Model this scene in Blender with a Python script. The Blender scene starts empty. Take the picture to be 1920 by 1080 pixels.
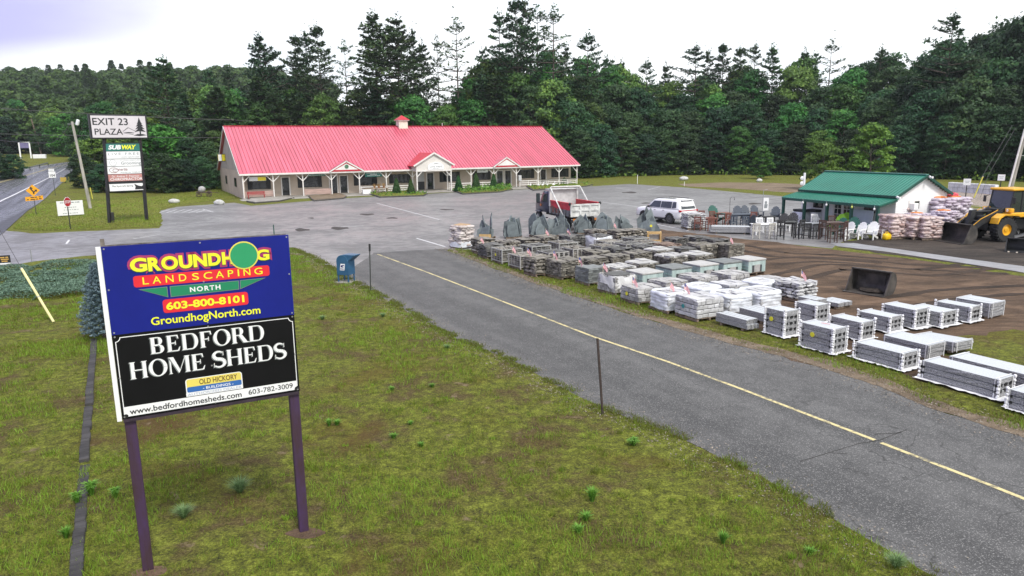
import bpy, math, random
import numpy as np
from mathutils import Matrix, Vector, Euler
R = math.radians
scene = bpy.context.scene
# ---------------------------------------------------------------- camera
CF, CP, CR, CH = 1346.0, 0.197, -0.012, 6.126
_f = np.array([0, math.cos(CP), -math.sin(CP)]); _u0 = np.array([0, math.sin(CP), math.cos(CP)]); _x0 = np.array([1.0, 0, 0])
_x = math.cos(CR) * _x0 + math.sin(CR) * _u0; _u = -math.sin(CR) * _x0 + math.cos(CR) * _u0
cam = bpy.data.cameras.new('camera'); cam_o = bpy.data.objects.new('camera', cam); scene.collection.objects.link(cam_o)
cam.sensor_width = 36; cam.lens = CF / 1920 * 36; cam.clip_start = 0.1; cam.clip_end = 6000
cam_o.matrix_world = Matrix(((_x[0], _u[0], -_f[0], 0), (_x[1], _u[1], -_f[1], 0), (_x[2], _u[2], -_f[2], CH), (0, 0, 0, 1)))
scene.camera = cam_o
scene.render.resolution_x, scene.render.resolution_y = 1024, 576
# ---------------------------------------------------------------- sky and sun (overcast)
SUN_AZ, SUN_EL = R(150), R(52)      # behind the camera, to its right
sun_dir = Vector((math.sin(SUN_AZ) * math.cos(SUN_EL), math.cos(SUN_AZ) * math.cos(SUN_EL), math.sin(SUN_EL)))
world = bpy.data.worlds.new('World'); scene.world = world; world.use_nodes = True
wt = world.node_tree; wt.nodes.clear()
def wn(t, **k):
    n = wt.nodes.new(t)
    for a, b in k.items(): setattr(n, a, b)
    return n
sky = wn('ShaderNodeTexSky', sky_type='NISHITA', sun_disc=False, sun_elevation=SUN_EL, sun_rotation=SUN_AZ)
bg1 = wn('ShaderNodeBackground'); bg1.inputs[1].default_value = 0.08
wt.links.new(sky.outputs[0], bg1.inputs[0])
tc = wn('ShaderNodeTexCoord'); sp = wn('ShaderNodeSeparateXYZ'); wt.links.new(tc.outputs['Generated'], sp.inputs[0])
def wmath(op, a, b=None, c=None):
    n = wn('ShaderNodeMath', operation=op)
    for i, v in enumerate((a, b, c)):
        if v is None: continue
        if isinstance(v, (int, float)): n.inputs[i].default_value = v
        else: wt.links.new(v, n.inputs[i])
    return n.outputs[0]
def wstep(v, lo, hi):
    n = wn('ShaderNodeMapRange', interpolation_type='SMOOTHSTEP'); wt.links.new(v, n.inputs[0])
    n.inputs[1].default_value = lo; n.inputs[2].default_value = hi; return n.outputs[0]
mp = wn('ShaderNodeMapping'); mp.inputs['Scale'].default_value = (1.0, 1.0, 3.2); wt.links.new(tc.outputs['Generated'], mp.inputs[0])
no = wn('ShaderNodeTexNoise'); no.inputs['Scale'].default_value = 2.6; no.inputs['Detail'].default_value = 6; wt.links.new(mp.outputs[0], no.inputs[0])
nz = wmath('SUBTRACT', no.outputs[0], 0.5)
m_az = wstep(wmath('ADD', sp.outputs[0], wmath('MULTIPLY', nz, 0.3)), -0.30, -0.60)
m_el = wstep(wmath('ADD', wmath('MULTIPLY_ADD', sp.outputs[0], -0.19, sp.outputs[2]), wmath('MULTIPLY', nz, 0.05)), 0.186, 0.224)
dark = wmath('MULTIPLY', m_az, m_el)
soft = wstep(no.outputs[0], 0.42, 0.66)                 # faint grey mottling of the overcast
mx = wn('ShaderNodeMix', data_type='RGBA'); wt.links.new(dark, mx.inputs['Factor'])
mx0 = wn('ShaderNodeMix', data_type='RGBA'); wt.links.new(soft, mx0.inputs['Factor'])
mx0.inputs['A'].default_value = (0.98, 1.0, 1.02, 1); mx0.inputs['B'].default_value = (0.88, 0.93, 0.99, 1)
wt.links.new(mx0.outputs['Result'], mx.inputs['A']); mx.inputs['B'].default_value = (0.46, 0.44, 0.74, 1)
bg2 = wn('ShaderNodeBackground'); bg2.inputs[1].default_value = 1.0; wt.links.new(mx.outputs['Result'], bg2.inputs[0])
ms = wn('ShaderNodeMixShader'); ms.inputs[0].default_value = 0.88
wt.links.new(bg1.outputs[0], ms.inputs[1]); wt.links.new(bg2.outputs[0], ms.inputs[2])
wo = wn('ShaderNodeOutputWorld'); wt.links.new(ms.outputs[0], wo.inputs[0])
sl = bpy.data.lights.new('sun', 'SUN'); sl.energy = 2.1; sl.angle = R(11); sl.color = (1.0, 0.96, 0.9)
so = bpy.data.objects.new('sun', sl); scene.collection.objects.link(so); so.rotation_euler = sun_dir.to_track_quat('Z', 'Y').to_euler()
scene.view_settings.view_transform = 'Standard'; scene.view_settings.look = 'None'; scene.view_settings.gamma = 1
scene.view_settings.exposure = 0.56
scene.render.engine = 'CYCLES'
scene.cycles.max_bounces = 6; scene.cycles.diffuse_bounces = 3; scene.cycles.glossy_bounces = 3; scene.cycles.transmission_bounces = 3
scene.cycles.sample_clamp_indirect = 6
try: scene.cycles.use_denoising = True; scene.cycles.denoiser = 'OPENIMAGEDENOISE'
except Exception: pass
# ---------------------------------------------------------------- helpers
C = scene.collection
def smooth01(a, b, v):
    t = np.clip((v - a) / (b - a), 0, 1); return t * t * (3 - 2 * t)
def terrain(x, y):
    """gentle rise of the side road at far left; level everywhere else"""
    x = np.asarray(x, float); y = np.asarray(y, float)
    w = smooth01(-44, -64, x)
    d = np.maximum(y - 78, 0)
    ramp = 0.035 * np.where(d < 20, d * d / 40, d - 10)
    hill = 35 * smooth01(185, 470, y - np.maximum(x + 120, 0) * 0.9) * smooth01(60, -170, x)
    hill2 = 7 * smooth01(-70, -150, x) * smooth01(150, 190, y + 0.1 * (x + 100))
    return w * np.minimum(ramp, 3.4) + hill + hill2 * 0.2
def at(px, py, z=0.0):
    """point of the plane at height z seen at photograph pixel (px, py): a surveying aid"""
    d = _x * (px - 960) / CF - _u * (py - 540) / CF + _f
    return Vector((0, 0, CH)) + Vector(d * ((z - CH) / d[2]))
def at_t(px, py):
    d = _x * (px - 960) / CF - _u * (py - 540) / CF + _f
    t = 5.0
    for i in range(4000):
        p = np.array([0, 0, CH]) + d * t
        if p[2] <= float(terrain(p[0], p[1])): break
        t += 0.4
    return Vector(p)
MATS = {}
def mat(name, col, rough=0.8, var=0.25, scale=3.0, bump=0.0, bscale=None, col2=None, metal=0.0, spec=0.5, tone=None, rnd=0.0, coat=0.0, detail=6.0, coords='Object', mapscale=None, emit=None, alpha_t=0.0):
    """procedural material: two colours mixed by noise (or by the mesh attribute 'tone'), optional bump"""
    if name in MATS: return MATS[name]
    m = bpy.data.materials.new(name); m.use_nodes = True; MATS[name] = m
    nt = m.node_tree; b = nt.nodes['Principled BSDF']; L = nt.links.new
    b.inputs['Roughness'].default_value = rough; b.inputs['Metallic'].default_value = metal
    b.inputs['Specular IOR Level'].default_value = spec; b.inputs['Coat Weight'].default_value = coat
    t = nt.nodes.new('ShaderNodeTexCoord'); vec = t.outputs[coords]
    if mapscale:
        mpn = nt.nodes.new('ShaderNodeMapping'); mpn.inputs['Scale'].default_value = mapscale; L(vec, mpn.inputs[0]); vec = mpn.outputs[0]
    n = nt.nodes.new('ShaderNodeTexNoise'); n.inputs['Scale'].default_value = scale; n.inputs['Detail'].default_value = detail; n.inputs['Roughness'].default_value = 0.62
    L(vec, n.inputs[0])
    if col2 is None: col2 = tuple(c * (1 - var) for c in col); col = tuple(min(1, c * (1 + var * 0.6)) for c in col)
    mixn = nt.nodes.new('ShaderNodeMix'); mixn.data_type = 'RGBA'
    mixn.inputs['A'].default_value = (*col2, 1); mixn.inputs['B'].default_value = (*col, 1)
    mr = nt.nodes.new('ShaderNodeMapRange'); mr.inputs[1].default_value = 0.36; mr.inputs[2].default_value = 0.64; L(n.outputs[0], mr.inputs[0])
    fac = mr.outputs[0]
    if tone is not None:
        a = nt.nodes.new('ShaderNodeAttribute'); a.attribute_name = 'tone'
        mm = nt.nodes.new('ShaderNodeMath'); mm.operation = 'MULTIPLY_ADD'; L(a.outputs['Fac'], mm.inputs[0]); mm.inputs[1].default_value = tone
        m2 = nt.nodes.new('ShaderNodeMath'); m2.operation = 'MULTIPLY'; L(fac, m2.inputs[0]); m2.inputs[1].default_value = 1 - tone; L(m2.outputs[0], mm.inputs[2]); fac = mm.outputs[0]
    L(fac, mixn.inputs['Factor']); colout = mixn.outputs['Result']
    if rnd > 0:
        oi = nt.nodes.new('ShaderNodeObjectInfo'); hs = nt.nodes.new('ShaderNodeHueSaturation')
        r1 = nt.nodes.new('ShaderNodeMapRange'); L(oi.outputs['Random'], r1.inputs[0]); r1.inputs[3].default_value = 1 - rnd; r1.inputs[4].default_value = 1 + rnd
        L(r1.outputs[0], hs.inputs['Value']); L(colout, hs.inputs['Color'])
        r2 = nt.nodes.new('ShaderNodeMath'); r2.operation = 'MULTIPLY'; L(oi.outputs['Random'], r2.inputs[0]); r2.inputs[1].default_value = 7.31
        r3 = nt.nodes.new('ShaderNodeMath'); r3.operation = 'FRACT'; L(r2.outputs[0], r3.inputs[0])
        r4 = nt.nodes.new('ShaderNodeMapRange'); L(r3.outputs[0], r4.inputs[0]); r4.inputs[3].default_value = 0.5 - rnd * 0.09; r4.inputs[4].default_value = 0.5 + rnd * 0.09
        L(r4.outputs[0], hs.inputs['Hue']); colout = hs.outputs[0]
    L(colout, b.inputs['Base Color'])
    if bump > 0:
        n2 = nt.nodes.new('ShaderNodeTexNoise'); n2.inputs['Scale'].default_value = bscale or scale * 4; n2.inputs['Detail'].default_value = 5; L(vec, n2.inputs[0])
        bp = nt.nodes.new('ShaderNodeBump'); bp.inputs['Strength'].default_value = bump; bp.inputs['Distance'].default_value = 0.03
        L(n2.outputs[0], bp.inputs['Height']); L(bp.outputs[0], b.inputs['Normal'])
    if emit: b.inputs['Emission Color'].default_value = (*emit[:3], 1); b.inputs['Emission Strength'].default_value = emit[3]
    return m
class MB:
    """collects geometry in metres, links it as ONE mesh object"""
    def __init__(s): s.v = []; s.f = []; s.m = []; s.t = []; s.M = Matrix.Identity(4); s.mi = 0; s.tone = 0.5
    def add(s, vs, fs, mi=None, tone=None):
        o = len(s.v); M = s.M
        s.v.extend([tuple(M @ Vector(p)) for p in vs]); s.f.extend([tuple(i + o for i in f) for f in fs])
        s.m.extend([s.mi if mi is None else mi] * len(fs)); s.t.extend([s.tone if tone is None else tone] * len(fs)); return s
    def box(s, c, d, rot=None, b=0.0, mi=None, tone=None, jit=0.0, rg=random):
        hx, hy, hz = d[0] / 2, d[1] / 2, d[2] / 2
        M = Matrix.Translation(c) @ (Euler(rot).to_matrix().to_4x4() if rot else Matrix.Identity(4))
        b = min(b, hx * .9, hy * .9, hz * .9)
        if b <= 0:
            vs = [(x, y, z) for z in (-hz, hz) for y in (-hy, hy) for x in (-hx, hx)]
            if jit: vs = [(x + rg.uniform(-jit, jit) * hx * 2, y + rg.uniform(-jit, jit) * hy * 2, z + rg.uniform(-jit, jit) * hz * 2) for x, y, z in vs]
            fs = [(0, 2, 3, 1), (4, 5, 7, 6), (0, 1, 5, 4), (2, 6, 7, 3), (0, 4, 6, 2), (1, 3, 7, 5)]
        else:
            vs = []; idx = {}
            for sx in (-1, 1):
                for sy in (-1, 1):
                    for sz in (-1, 1):
                        for ax in range(3):
                            p = [sx * (hx - b), sy * (hy - b), sz * (hz - b)]; p[ax] += (sx, sy, sz)[ax] * b
                            idx[(sx, sy, sz, ax)] = len(vs); vs.append(tuple(p))
            if jit: vs = [(x + rg.uniform(-jit, jit) * hx * 2, y + rg.uniform(-jit, jit) * hy * 2, z + rg.uniform(-jit, jit) * hz * 2) for x, y, z in vs]
            fs = []
            for ax in range(3):
                o1, o2 = (ax + 1) % 3, (ax + 2) % 3
                for sg in (-1, 1):
                    q = []
                    for a1, a2 in ((-1, -1), (1, -1), (1, 1), (-1, 1)):
                        k = [0, 0, 0]; k[ax] = sg; k[o1] = a1; k[o2] = a2; q.append(idx[(*k, ax)])
                    fs.append(tuple(q) if sg > 0 else tuple(q[::-1]))
                for a1 in (-1, 1):
                    for a2 in (-1, 1):
                        k0 = [0, 0, 0]; k0[ax] = -1; k0[o1] = a1; k0[o2] = a2; k1 = list(k0); k1[ax] = 1
                        q = (idx[(*k0, o1)], idx[(*k1, o1)], idx[(*k1, o2)], idx[(*k0, o2)])
                        fs.append(q if a1 * a2 < 0 else q[::-1])
            for sx in (-1, 1):
                for sy in (-1, 1):
                    for sz in (-1, 1):
                        q = tuple(idx[(sx, sy, sz, a)] for a in range(3)); fs.append(q if sx * sy * sz > 0 else q[::-1])
        return s.add([M @ Vector(p) for p in vs], fs, mi, tone)
    def tube(s, pts, r, n=8, mi=None, caps=True, tone=None):
        pts = [Vector(p) for p in pts]; rs = r if isinstance(r, (list, tuple)) else [r] * len(pts); vs = []; fs = []
        ref = Vector((0, 0, 1)) if abs((pts[-1] - pts[0]).normalized().z) < 0.9 else Vector((1, 0, 0))
        for i, p in enumerate(pts):
            d = (pts[min(i + 1, len(pts) - 1)] - pts[max(i - 1, 0)]).normalized(); a = d.cross(ref).normalized(); b = d.cross(a)
            for k in range(n): w = 2 * math.pi * k / n; vs.append(p + (a * math.cos(w) + b * math.sin(w)) * rs[i])
        for i in range(len(pts) - 1):
            for k in range(n): fs.append((i * n + k, i * n + (k + 1) % n, (i + 1) * n + (k + 1) % n, (i + 1) * n + k))
        if caps: fs.append(tuple(range(n))[::-1]); fs.append(tuple(range((len(pts) - 1) * n, len(pts) * n)))
        return s.add(vs, fs, mi, tone)
    def prism(s, poly, axis, a0, a1, mi=None, tone=None):
        """extrude a 2-D polygon along axis ('x','y','z') from a0 to a1"""
        def P(u, v, w): return {'x': (w, u, v), 'y': (u, w, v), 'z': (u, v, w)}[axis]
        n = len(poly); vs = [P(u, v, a0) for u, v in poly] + [P(u, v, a1) for u, v in poly]
        fs = [tuple(range(n))[::-1], tuple(range(n, 2 * n))] + [(i, (i + 1) % n, n + (i + 1) % n, n + i) for i in range(n)]
        return s.add(vs, fs, mi, tone)
    def quad(s, a, b, c, d, mi=None, tone=None): return s.add([a, b, c, d], [(0, 1, 2, 3)], mi, tone)
    def slab(s, a, b, c, d, t, mi=None):
        """a sloping rectangular panel a-b-c-d given by its top face, thickness t straight down"""
        vs = [Vector(p) for p in (a, b, c, d)]; vs += [p - Vector((0, 0, t)) for p in vs]
        return s.add(vs, [(0, 1, 2, 3), (7, 6, 5, 4), (0, 4, 5, 1), (1, 5, 6, 2), (2, 6, 7, 3), (3, 7, 4, 0)], mi)
    def lathe(s, prof, n=20, axis='z', c=(0, 0, 0), mi=None, cap=True):
        vs = []; fs = []
        for r, h in prof:
            for k in range(n):
                w = 2 * math.pi * k / n; x, y = r * math.cos(w), r * math.sin(w)
                p = {'z': (x, y, h), 'y': (x, h, y), 'x': (h, x, y)}[axis]; vs.append((p[0] + c[0], p[1] + c[1], p[2] + c[2]))
        for i in range(len(prof) - 1):
            for k in range(n): fs.append((i * n + k, i * n + (k + 1) % n, (i + 1) * n + (k + 1) % n, (i + 1) * n + k))
        if cap and prof[0][0] > 1e-6: fs.append(tuple(range(n))[::-1])
        if cap and prof[-1][0] > 1e-6: fs.append(tuple(range((len(prof) - 1) * n, len(prof) * n)))
        return s.add(vs, fs, mi)
    def ball(s, c, r, n=10, m=7, jit=0.0, rg=random, mi=None, tone=None, p=1.0):
        vs = []; fs = []
        for i in range(m + 1):
            th = math.pi * i / m
            for k in range(n):
                w = 2 * math.pi * k / n; q = 1 + rg.uniform(-jit, jit)
                def sp_(v): return math.copysign(abs(v) ** p, v)
                vs.append((c[0] + r[0] * q * sp_(math.sin(th)) * sp_(math.cos(w)), c[1] + r[1] * q * sp_(math.sin(th)) * sp_(math.sin(w)), c[2] + r[2] * q * sp_(math.cos(th))))
        for i in range(m):
            for k in range(n): fs.append((i * n + k, (i + 1) * n + k, (i + 1) * n + (k + 1) % n, i * n + (k + 1) % n))
        return s.add(vs, fs, mi, tone)
    def pieces(s, name, mats, parent=None, n=8):
        """every box added becomes an object of its own"""
        for i in range(0, len(s.v), n):
            k = MB(); k.v = s.v[i:i + n]; fs = [(f, m) for f, m in zip(s.f, s.m) if i <= f[0] < i + n]; k.f = [tuple(q - i for q in f) for f, m in fs]; k.m = [m for f, m in fs]; k.t = [.5] * len(fs); k.build(name, mats, parent)
    def mesh(s, name, mats, smooth=False):
        me = bpy.data.meshes.new(name); me.from_pydata(s.v, [], s.f)
        for m in (mats if isinstance(mats, (list, tuple)) else [mats]): me.materials.append(m)
        me.polygons.foreach_set('material_index', s.m)
        a = me.attributes.new('tone', 'FLOAT', 'FACE'); a.data.foreach_set('value', s.t)
        if smooth: me.polygons.foreach_set('use_smooth', [True] * len(me.polygons))
        me.update(); return me
    def build(s, name, mats, parent=None, smooth=False, loc=None, rot=None): return link(name, s.mesh(name, mats, smooth), parent, loc, rot)
def link(name, me, parent=None, loc=None, rot=None):
    o = bpy.data.objects.new(name, me); C.objects.link(o)
    if parent is not None: o.parent = parent
    if loc is not None: o.location = loc
    if rot is not None: o.rotation_euler = rot
    return o
def tag(o, label, cat, group=None, kind=None):
    if label: o['label'] = label
    if cat: o['category'] = cat
    if group: o['group'] = group
    if kind: o['kind'] = kind
    return o
def thing(name, label, cat, loc=(0, 0, 0), rz=0.0, group=None, scale=None):
    o = bpy.data.objects.new(name, None); C.objects.link(o); o.location = loc; o.rotation_euler = (0, 0, rz); o.empty_display_size = 0.2
    if scale is not None: o.scale = scale if not isinstance(scale, (int, float)) else (scale,) * 3
    return tag(o, label, cat, group)
def struct(o, kind='structure'): o['kind'] = kind; return o
def kids(o): return [c for c in bpy.data.objects if c.parent is o]
def dup(root, loc, rz=0.0, label=None, group=None, scale=None):
    """a copy of a thing with copies of its parts and sub-parts"""
    r = root.copy(); C.objects.link(r); r.location = loc; r.rotation_euler = (0, 0, rz)
    if label: r['label'] = label
    if group: r['group'] = group
    if scale is not None: r.scale = scale if not isinstance(scale, (int, float)) else (scale,) * 3
    def rec(a, b):
        for ch in a.children:
            c = ch.copy(); C.objects.link(c); c.parent = b; rec(ch, c)
    rec(root, r); return r
USED = set()
def place(proto, loc, rz=0.0, label=None, group=None, scale=None):
    """first use moves the prototype itself, later uses copy it"""
    if proto.name not in USED:
        USED.add(proto.name); proto.location = loc; proto.rotation_euler = (0, 0, rz)
        if label: proto['label'] = label
        if group: proto['group'] = group
        if scale is not None: proto.scale = scale if not isinstance(scale, (int, float)) else (scale,) * 3
        return proto
    return dup(proto, loc, rz, label, group, scale)
def text_mesh(name, s, w, h, m, parent=None, loc=(0, 0, 0), rot=(math.pi / 2, 0, 0), bold=0.0, space=1.0, shear=0.0, depth=0.004, shape=None):
    """lettering as a thin mesh: lower left corner of its bounding box at loc, fitted to w x h"""
    cu = bpy.data.curves.new(name, 'FONT'); cu.body = s; cu.size = 1; cu.offset = bold; cu.space_character = space; cu.shear = shear; cu.extrude = 0.0; cu.resolution_u = 4
    o = bpy.data.objects.new(name, cu); C.objects.link(o)
    dg = bpy.context.evaluated_depsgraph_get(); me = bpy.data.meshes.new_from_object(o.evaluated_get(dg), depsgraph=dg)
    bpy.data.objects.remove(o); bpy.data.curves.remove(cu)
    n = len(me.vertices); co = np.empty(n * 3); me.vertices.foreach_get('co', co); co = co.reshape(-1, 3)
    lo, hi = co.min(0), co.max(0)
    co[:, 0] = (co[:, 0] - lo[0]) / max(hi[0] - lo[0], 1e-6) * w; co[:, 1] = (co[:, 1] - lo[1]) / max(hi[1] - lo[1], 1e-6) * h; co[:, 2] = 0
    me.vertices.foreach_set('co', co.ravel()); me.materials.clear(); me.materials.append(m); me.update()
    return link(name, me, parent, loc, rot)
def poly_mesh(name, polys, m, parent=None, loc=(0, 0, 0), rot=(math.pi / 2, 0, 0), lift=0.0003):
    """flat shapes (list of polygons) as one mesh, each a hair in front of the last"""
    b = MB()
    for i, p in enumerate(polys): b.add([(x, y, i * lift) for x, y in p], [tuple(range(len(p)))])
    return b.build(name, m, parent, loc=loc, rot=rot)
def rrect(x0, y0, x1, y1, r, n=5):
    out = []
    for cx, cy, a0 in ((x1 - r, y1 - r, 0), (x0 + r, y1 - r, 90), (x0 + r, y0 + r, 180), (x1 - r, y0 + r, 270)):
        for k in range(n + 1): w = R(a0 + 90 * k / n); out.append((cx + r * math.cos(w), cy + r * math.sin(w)))
    return out
def circ(cx, cy, rx, ry=None, n=28, a0=0, a1=360):
    ry = rx if ry is None else ry
    return [(cx + rx * math.cos(R(a0 + (a1 - a0) * k / n)), cy + ry * math.sin(R(a0 + (a1 - a0) * k / n))) for k in range(n + (a1 - a0 != 360))]
def ring(cx, cy, ro, ri, n=28, a0=0, a1=360, roy=None, riy=None, dx=0):
    """quads of a ring sector"""
    roy = ro if roy is None else roy; riy = ri if riy is None else riy; out = []
    for k in range(n):
        w0, w1 = R(a0 + (a1 - a0) * k / n), R(a0 + (a1 - a0) * (k + 1) / n)
        out.append([(cx + ro * math.cos(w0), cy + roy * math.sin(w0)), (cx + ro * math.cos(w1), cy + roy * math.sin(w1)), (cx + dx + ri * math.cos(w1), cy + riy * math.sin(w1)), (cx + dx + ri * math.cos(w0), cy + riy * math.sin(w0))])
    return out
# ---------------------------------------------------------------- ground, roads, lawn
_vg = np.random.RandomState(7).rand(256, 256)
def vnoise(x, y, s):
    x = np.asarray(x, float) / s; y = np.asarray(y, float) / s
    xi = np.floor(x).astype(int); yi = np.floor(y).astype(int); fx = x - xi; fy = y - yi
    fx = fx * fx * (3 - 2 * fx); fy = fy * fy * (3 - 2 * fy)
    g = lambda a, b: _vg[a % 256, b % 256]
    return (g(xi, yi) * (1 - fx) + g(xi + 1, yi) * fx) * (1 - fy) + (g(xi, yi + 1) * (1 - fx) + g(xi + 1, yi + 1) * fx) * fy
def fbm(x, y, s, o=4):
    t = 0; a = 0.5
    for k in range(o): t = t + a * vnoise(np.asarray(x) + 37.1 * k, np.asarray(y) - 11.7 * k, s / 2 ** k); a *= 0.5
    return t / (1 - 0.5 ** o)
def nodes_of(m): return m.node_tree.nodes, m.node_tree.links.new
def ramp(nt, fac, stops):
    r = nt.nodes.new('ShaderNodeValToRGB'); nt.links.new(fac, r.inputs[0]); e = r.color_ramp.elements
    e[0].position, e[0].color = stops[0][0], (*stops[0][1], 1); e[1].position, e[1].color = stops[-1][0], (*stops[-1][1], 1)
    for p, c in stops[1:-1]: k = e.new(p); k.color = (*c, 1)
    return r.outputs[0]
def noise(nt, vec, scale, detail=6, rough=0.6, dist=0.0):
    n = nt.nodes.new('ShaderNodeTexNoise'); nt.links.new(vec, n.inputs[0]); n.inputs['Scale'].default_value = scale
    n.inputs['Detail'].default_value = detail; n.inputs['Roughness'].default_value = rough; n.inputs['Distortion'].default_value = dist; return n.outputs[0]
def math_(nt, op, a, b=None, clamp=False):
    n = nt.nodes.new('ShaderNodeMath'); n.operation = op; n.use_clamp = clamp
    for i, v in enumerate((a, b)):
        if v is None: continue
        if isinstance(v, (int, float)): n.inputs[i].default_value = v
        else: nt.links.new(v, n.inputs[i])
    return n.outputs[0]
def mr(nt, v, a, b, c=0.0, d=1.0):
    n = nt.nodes.new('ShaderNodeMapRange'); n.interpolation_type = 'SMOOTHSTEP'; nt.links.new(v, n.inputs[0])
    for i, q in enumerate((a, b, c, d)): n.inputs[i + 1].default_value = q
    return n.outputs[0]
def mixc(nt, f, a, b):
    n = nt.nodes.new('ShaderNodeMix'); n.data_type = 'RGBA'
    for v, k in ((f, 'Factor'), (a, 'A'), (b, 'B')):
        if isinstance(v, tuple): n.inputs[k].default_value = (*v, 1)
        elif isinstance(v, float): n.inputs[k].default_value = v
        else: nt.links.new(v, n.inputs[k])
    return n.outputs['Result']
def bumpn(nt, h, strength, dist):
    n = nt.nodes.new('ShaderNodeBump'); n.inputs['Strength'].default_value = strength; n.inputs['Distance'].default_value = dist; nt.links.new(h, n.inputs['Height']); return n.outputs[0]
def new_mat(name, rough=0.9, spec=0.3):
    m = bpy.data.materials.new(name); m.use_nodes = True; MATS[name] = m; b = m.node_tree.nodes['Principled BSDF']
    b.inputs['Roughness'].default_value = rough; b.inputs['Specular IOR Level'].default_value = spec
    t = m.node_tree.nodes.new('ShaderNodeTexCoord'); return m, m.node_tree, b, t.outputs['Object']
def m_lawn(name, bright=1.0, soil=1.0):
    m, nt, b, P = new_mat(name, 0.95, 0.2)
    n1 = noise(nt, P, 0.55, 5, 0.6, 0.4); n2 = noise(nt, P, 4.5, 6, 0.65); n3 = noise(nt, P, 26, 4, 0.7); n4 = noise(nt, P, 0.21, 4, 0.55, 0.6); n5 = noise(nt, P, 1.7, 5, 0.65, 0.5)
    k = bright
    g = ramp(nt, math_(nt, 'ADD', math_(nt, 'MULTIPLY', n2, 0.45), math_(nt, 'MULTIPLY', n3, 0.55)),
             [(0.34, (0.015 * k, 0.017 * k, 0.006 * k)), (0.45, (0.07 * k, 0.076 * k, 0.013 * k)), (0.54, (0.138 * k, 0.155 * k, 0.02 * k)), (0.66, (0.265 * k, 0.30 * k, 0.045 * k))])
    brown = ramp(nt, n3, [(0.3, (0.035, 0.022, 0.01)), (0.55, (0.10, 0.065, 0.03)), (0.75, (0.20, 0.14, 0.08))])
    f1 = mr(nt, math_(nt, 'ADD', math_(nt, 'MULTIPLY', n1, 0.6), math_(nt, 'MULTIPLY', n5, 0.4)), 0.46, 0.62, 0.0, 0.85 * soil)
    c = mixc(nt, f1, g, brown)
    rust = mr(nt, n4, 0.52, 0.66, 0.0, 0.5 * soil); c = mixc(nt, rust, c, (0.10, 0.055, 0.014))
    sand = math_(nt, 'MULTIPLY', mr(nt, n5, 0.61, 0.69), mr(nt, n2, 0.4, 0.6, 0.2, 1.0)); c = mixc(nt, math_(nt, 'MULTIPLY', sand, 0.75 * soil), c, (0.25, 0.19, 0.12))
    nt.links.new(c, b.inputs['Base Color'])
    nt.links.new(bumpn(nt, math_(nt, 'ADD', n2, n3), 0.9, 0.06), b.inputs['Normal']); return m
def m_asphalt(name, dark, light, wet=0.0, speck=0.35, crack=0.6, patch=0.5, along=None):
    m, nt, b, P = new_mat(name, 0.6, 0.5); Q = P; qs = 0.16
    if along:   # wear, wet tracks and wet reflections put into the colour run along the road
        cb = nt.nodes.new('ShaderNodeCombineXYZ'); qs = 1.0
        for i, (vx, vy, k) in enumerate(((along[0], along[1], 0.022), (-along[1], along[0], 0.75))):
            dn = nt.nodes.new('ShaderNodeVectorMath'); dn.operation = 'DOT_PRODUCT'; nt.links.new(P, dn.inputs[0]); dn.inputs[1].default_value = (vx * k, vy * k, 0); nt.links.new(dn.outputs['Value'], cb.inputs[i])
        Q = cb.outputs[0]
    n1 = noise(nt, Q, qs, 5, 0.6, 0.5); n2 = noise(nt, P, 1.3, 6, 0.6); n3 = noise(nt, P, 42, 3, 0.6)
    v = nt.nodes.new('ShaderNodeTexVoronoi'); nt.links.new(P, v.inputs[0]); v.inputs['Scale'].default_value = 64
    base = mixc(nt, mr(nt, math_(nt, 'ADD', math_(nt, 'MULTIPLY', n1, patch), math_(nt, 'MULTIPLY', n2, 1 - patch)), 0.36, 0.64), dark, light)
    vs = nt.nodes.new('ShaderNodeSeparateColor'); nt.links.new(v.outputs['Color'], vs.inputs[0])
    chip = math_(nt, 'MULTIPLY', mr(nt, vs.outputs[0], 0.78, 0.97), speck)
    c = mixc(nt, chip, base, (0.36, 0.35, 0.335))
    c = mixc(nt, math_(nt, 'MULTIPLY', mr(nt, n3, 0.5, 0.3), 0.5), c, tuple(q * 0.35 for q in dark))
    w = nt.nodes.new('ShaderNodeTexVoronoi'); w.feature = 'DISTANCE_TO_EDGE'; w.inputs['Scale'].default_value = 0.62
    mp_ = nt.nodes.new('ShaderNodeVectorMath'); mp_.operation = 'ADD'; nt.links.new(P, mp_.inputs[0])
    nn = nt.nodes.new('ShaderNodeTexNoise'); nt.links.new(P, nn.inputs[0]); nn.inputs['Scale'].default_value = 1.2; nn.inputs['Detail'].default_value = 5
    sc = nt.nodes.new('ShaderNodeVectorMath'); sc.operation = 'SCALE'; nt.links.new(nn.outputs['Color'], sc.inputs[0]); sc.inputs['Scale'].default_value = 1.3
    nt.links.new(sc.outputs[0], mp_.inputs[1]); nt.links.new(mp_.outputs[0], w.inputs[0])
    ck = math_(nt, 'MULTIPLY', mr(nt, w.outputs['Distance'], 0.016, 0.0), mr(nt, n1, 0.44, 0.58)); ck = math_(nt, 'MULTIPLY', ck, crack)
    c = mixc(nt, ck, c, (0.018, 0.017, 0.016))
    nt.links.new(c, b.inputs['Base Color'])
    if wet > 0:
        nt.links.new(mr(nt, math_(nt, 'ADD', math_(nt, 'MULTIPLY', n1, 0.6), math_(nt, 'MULTIPLY', n2, 0.4)), 0.4, 0.6, 0.62 - 0.1 * wet, 0.62 - 0.45 * wet), b.inputs['Roughness'])
    nt.links.new(bumpn(nt, n3, 0.5 * (1 - 0.7 * wet), 0.012), b.inputs['Normal']); return m
M_lawn = m_lawn('lawn_turf', 1.14, 1.0); M_verge = m_lawn('verge_turf', 1.15, 0.45)
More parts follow.
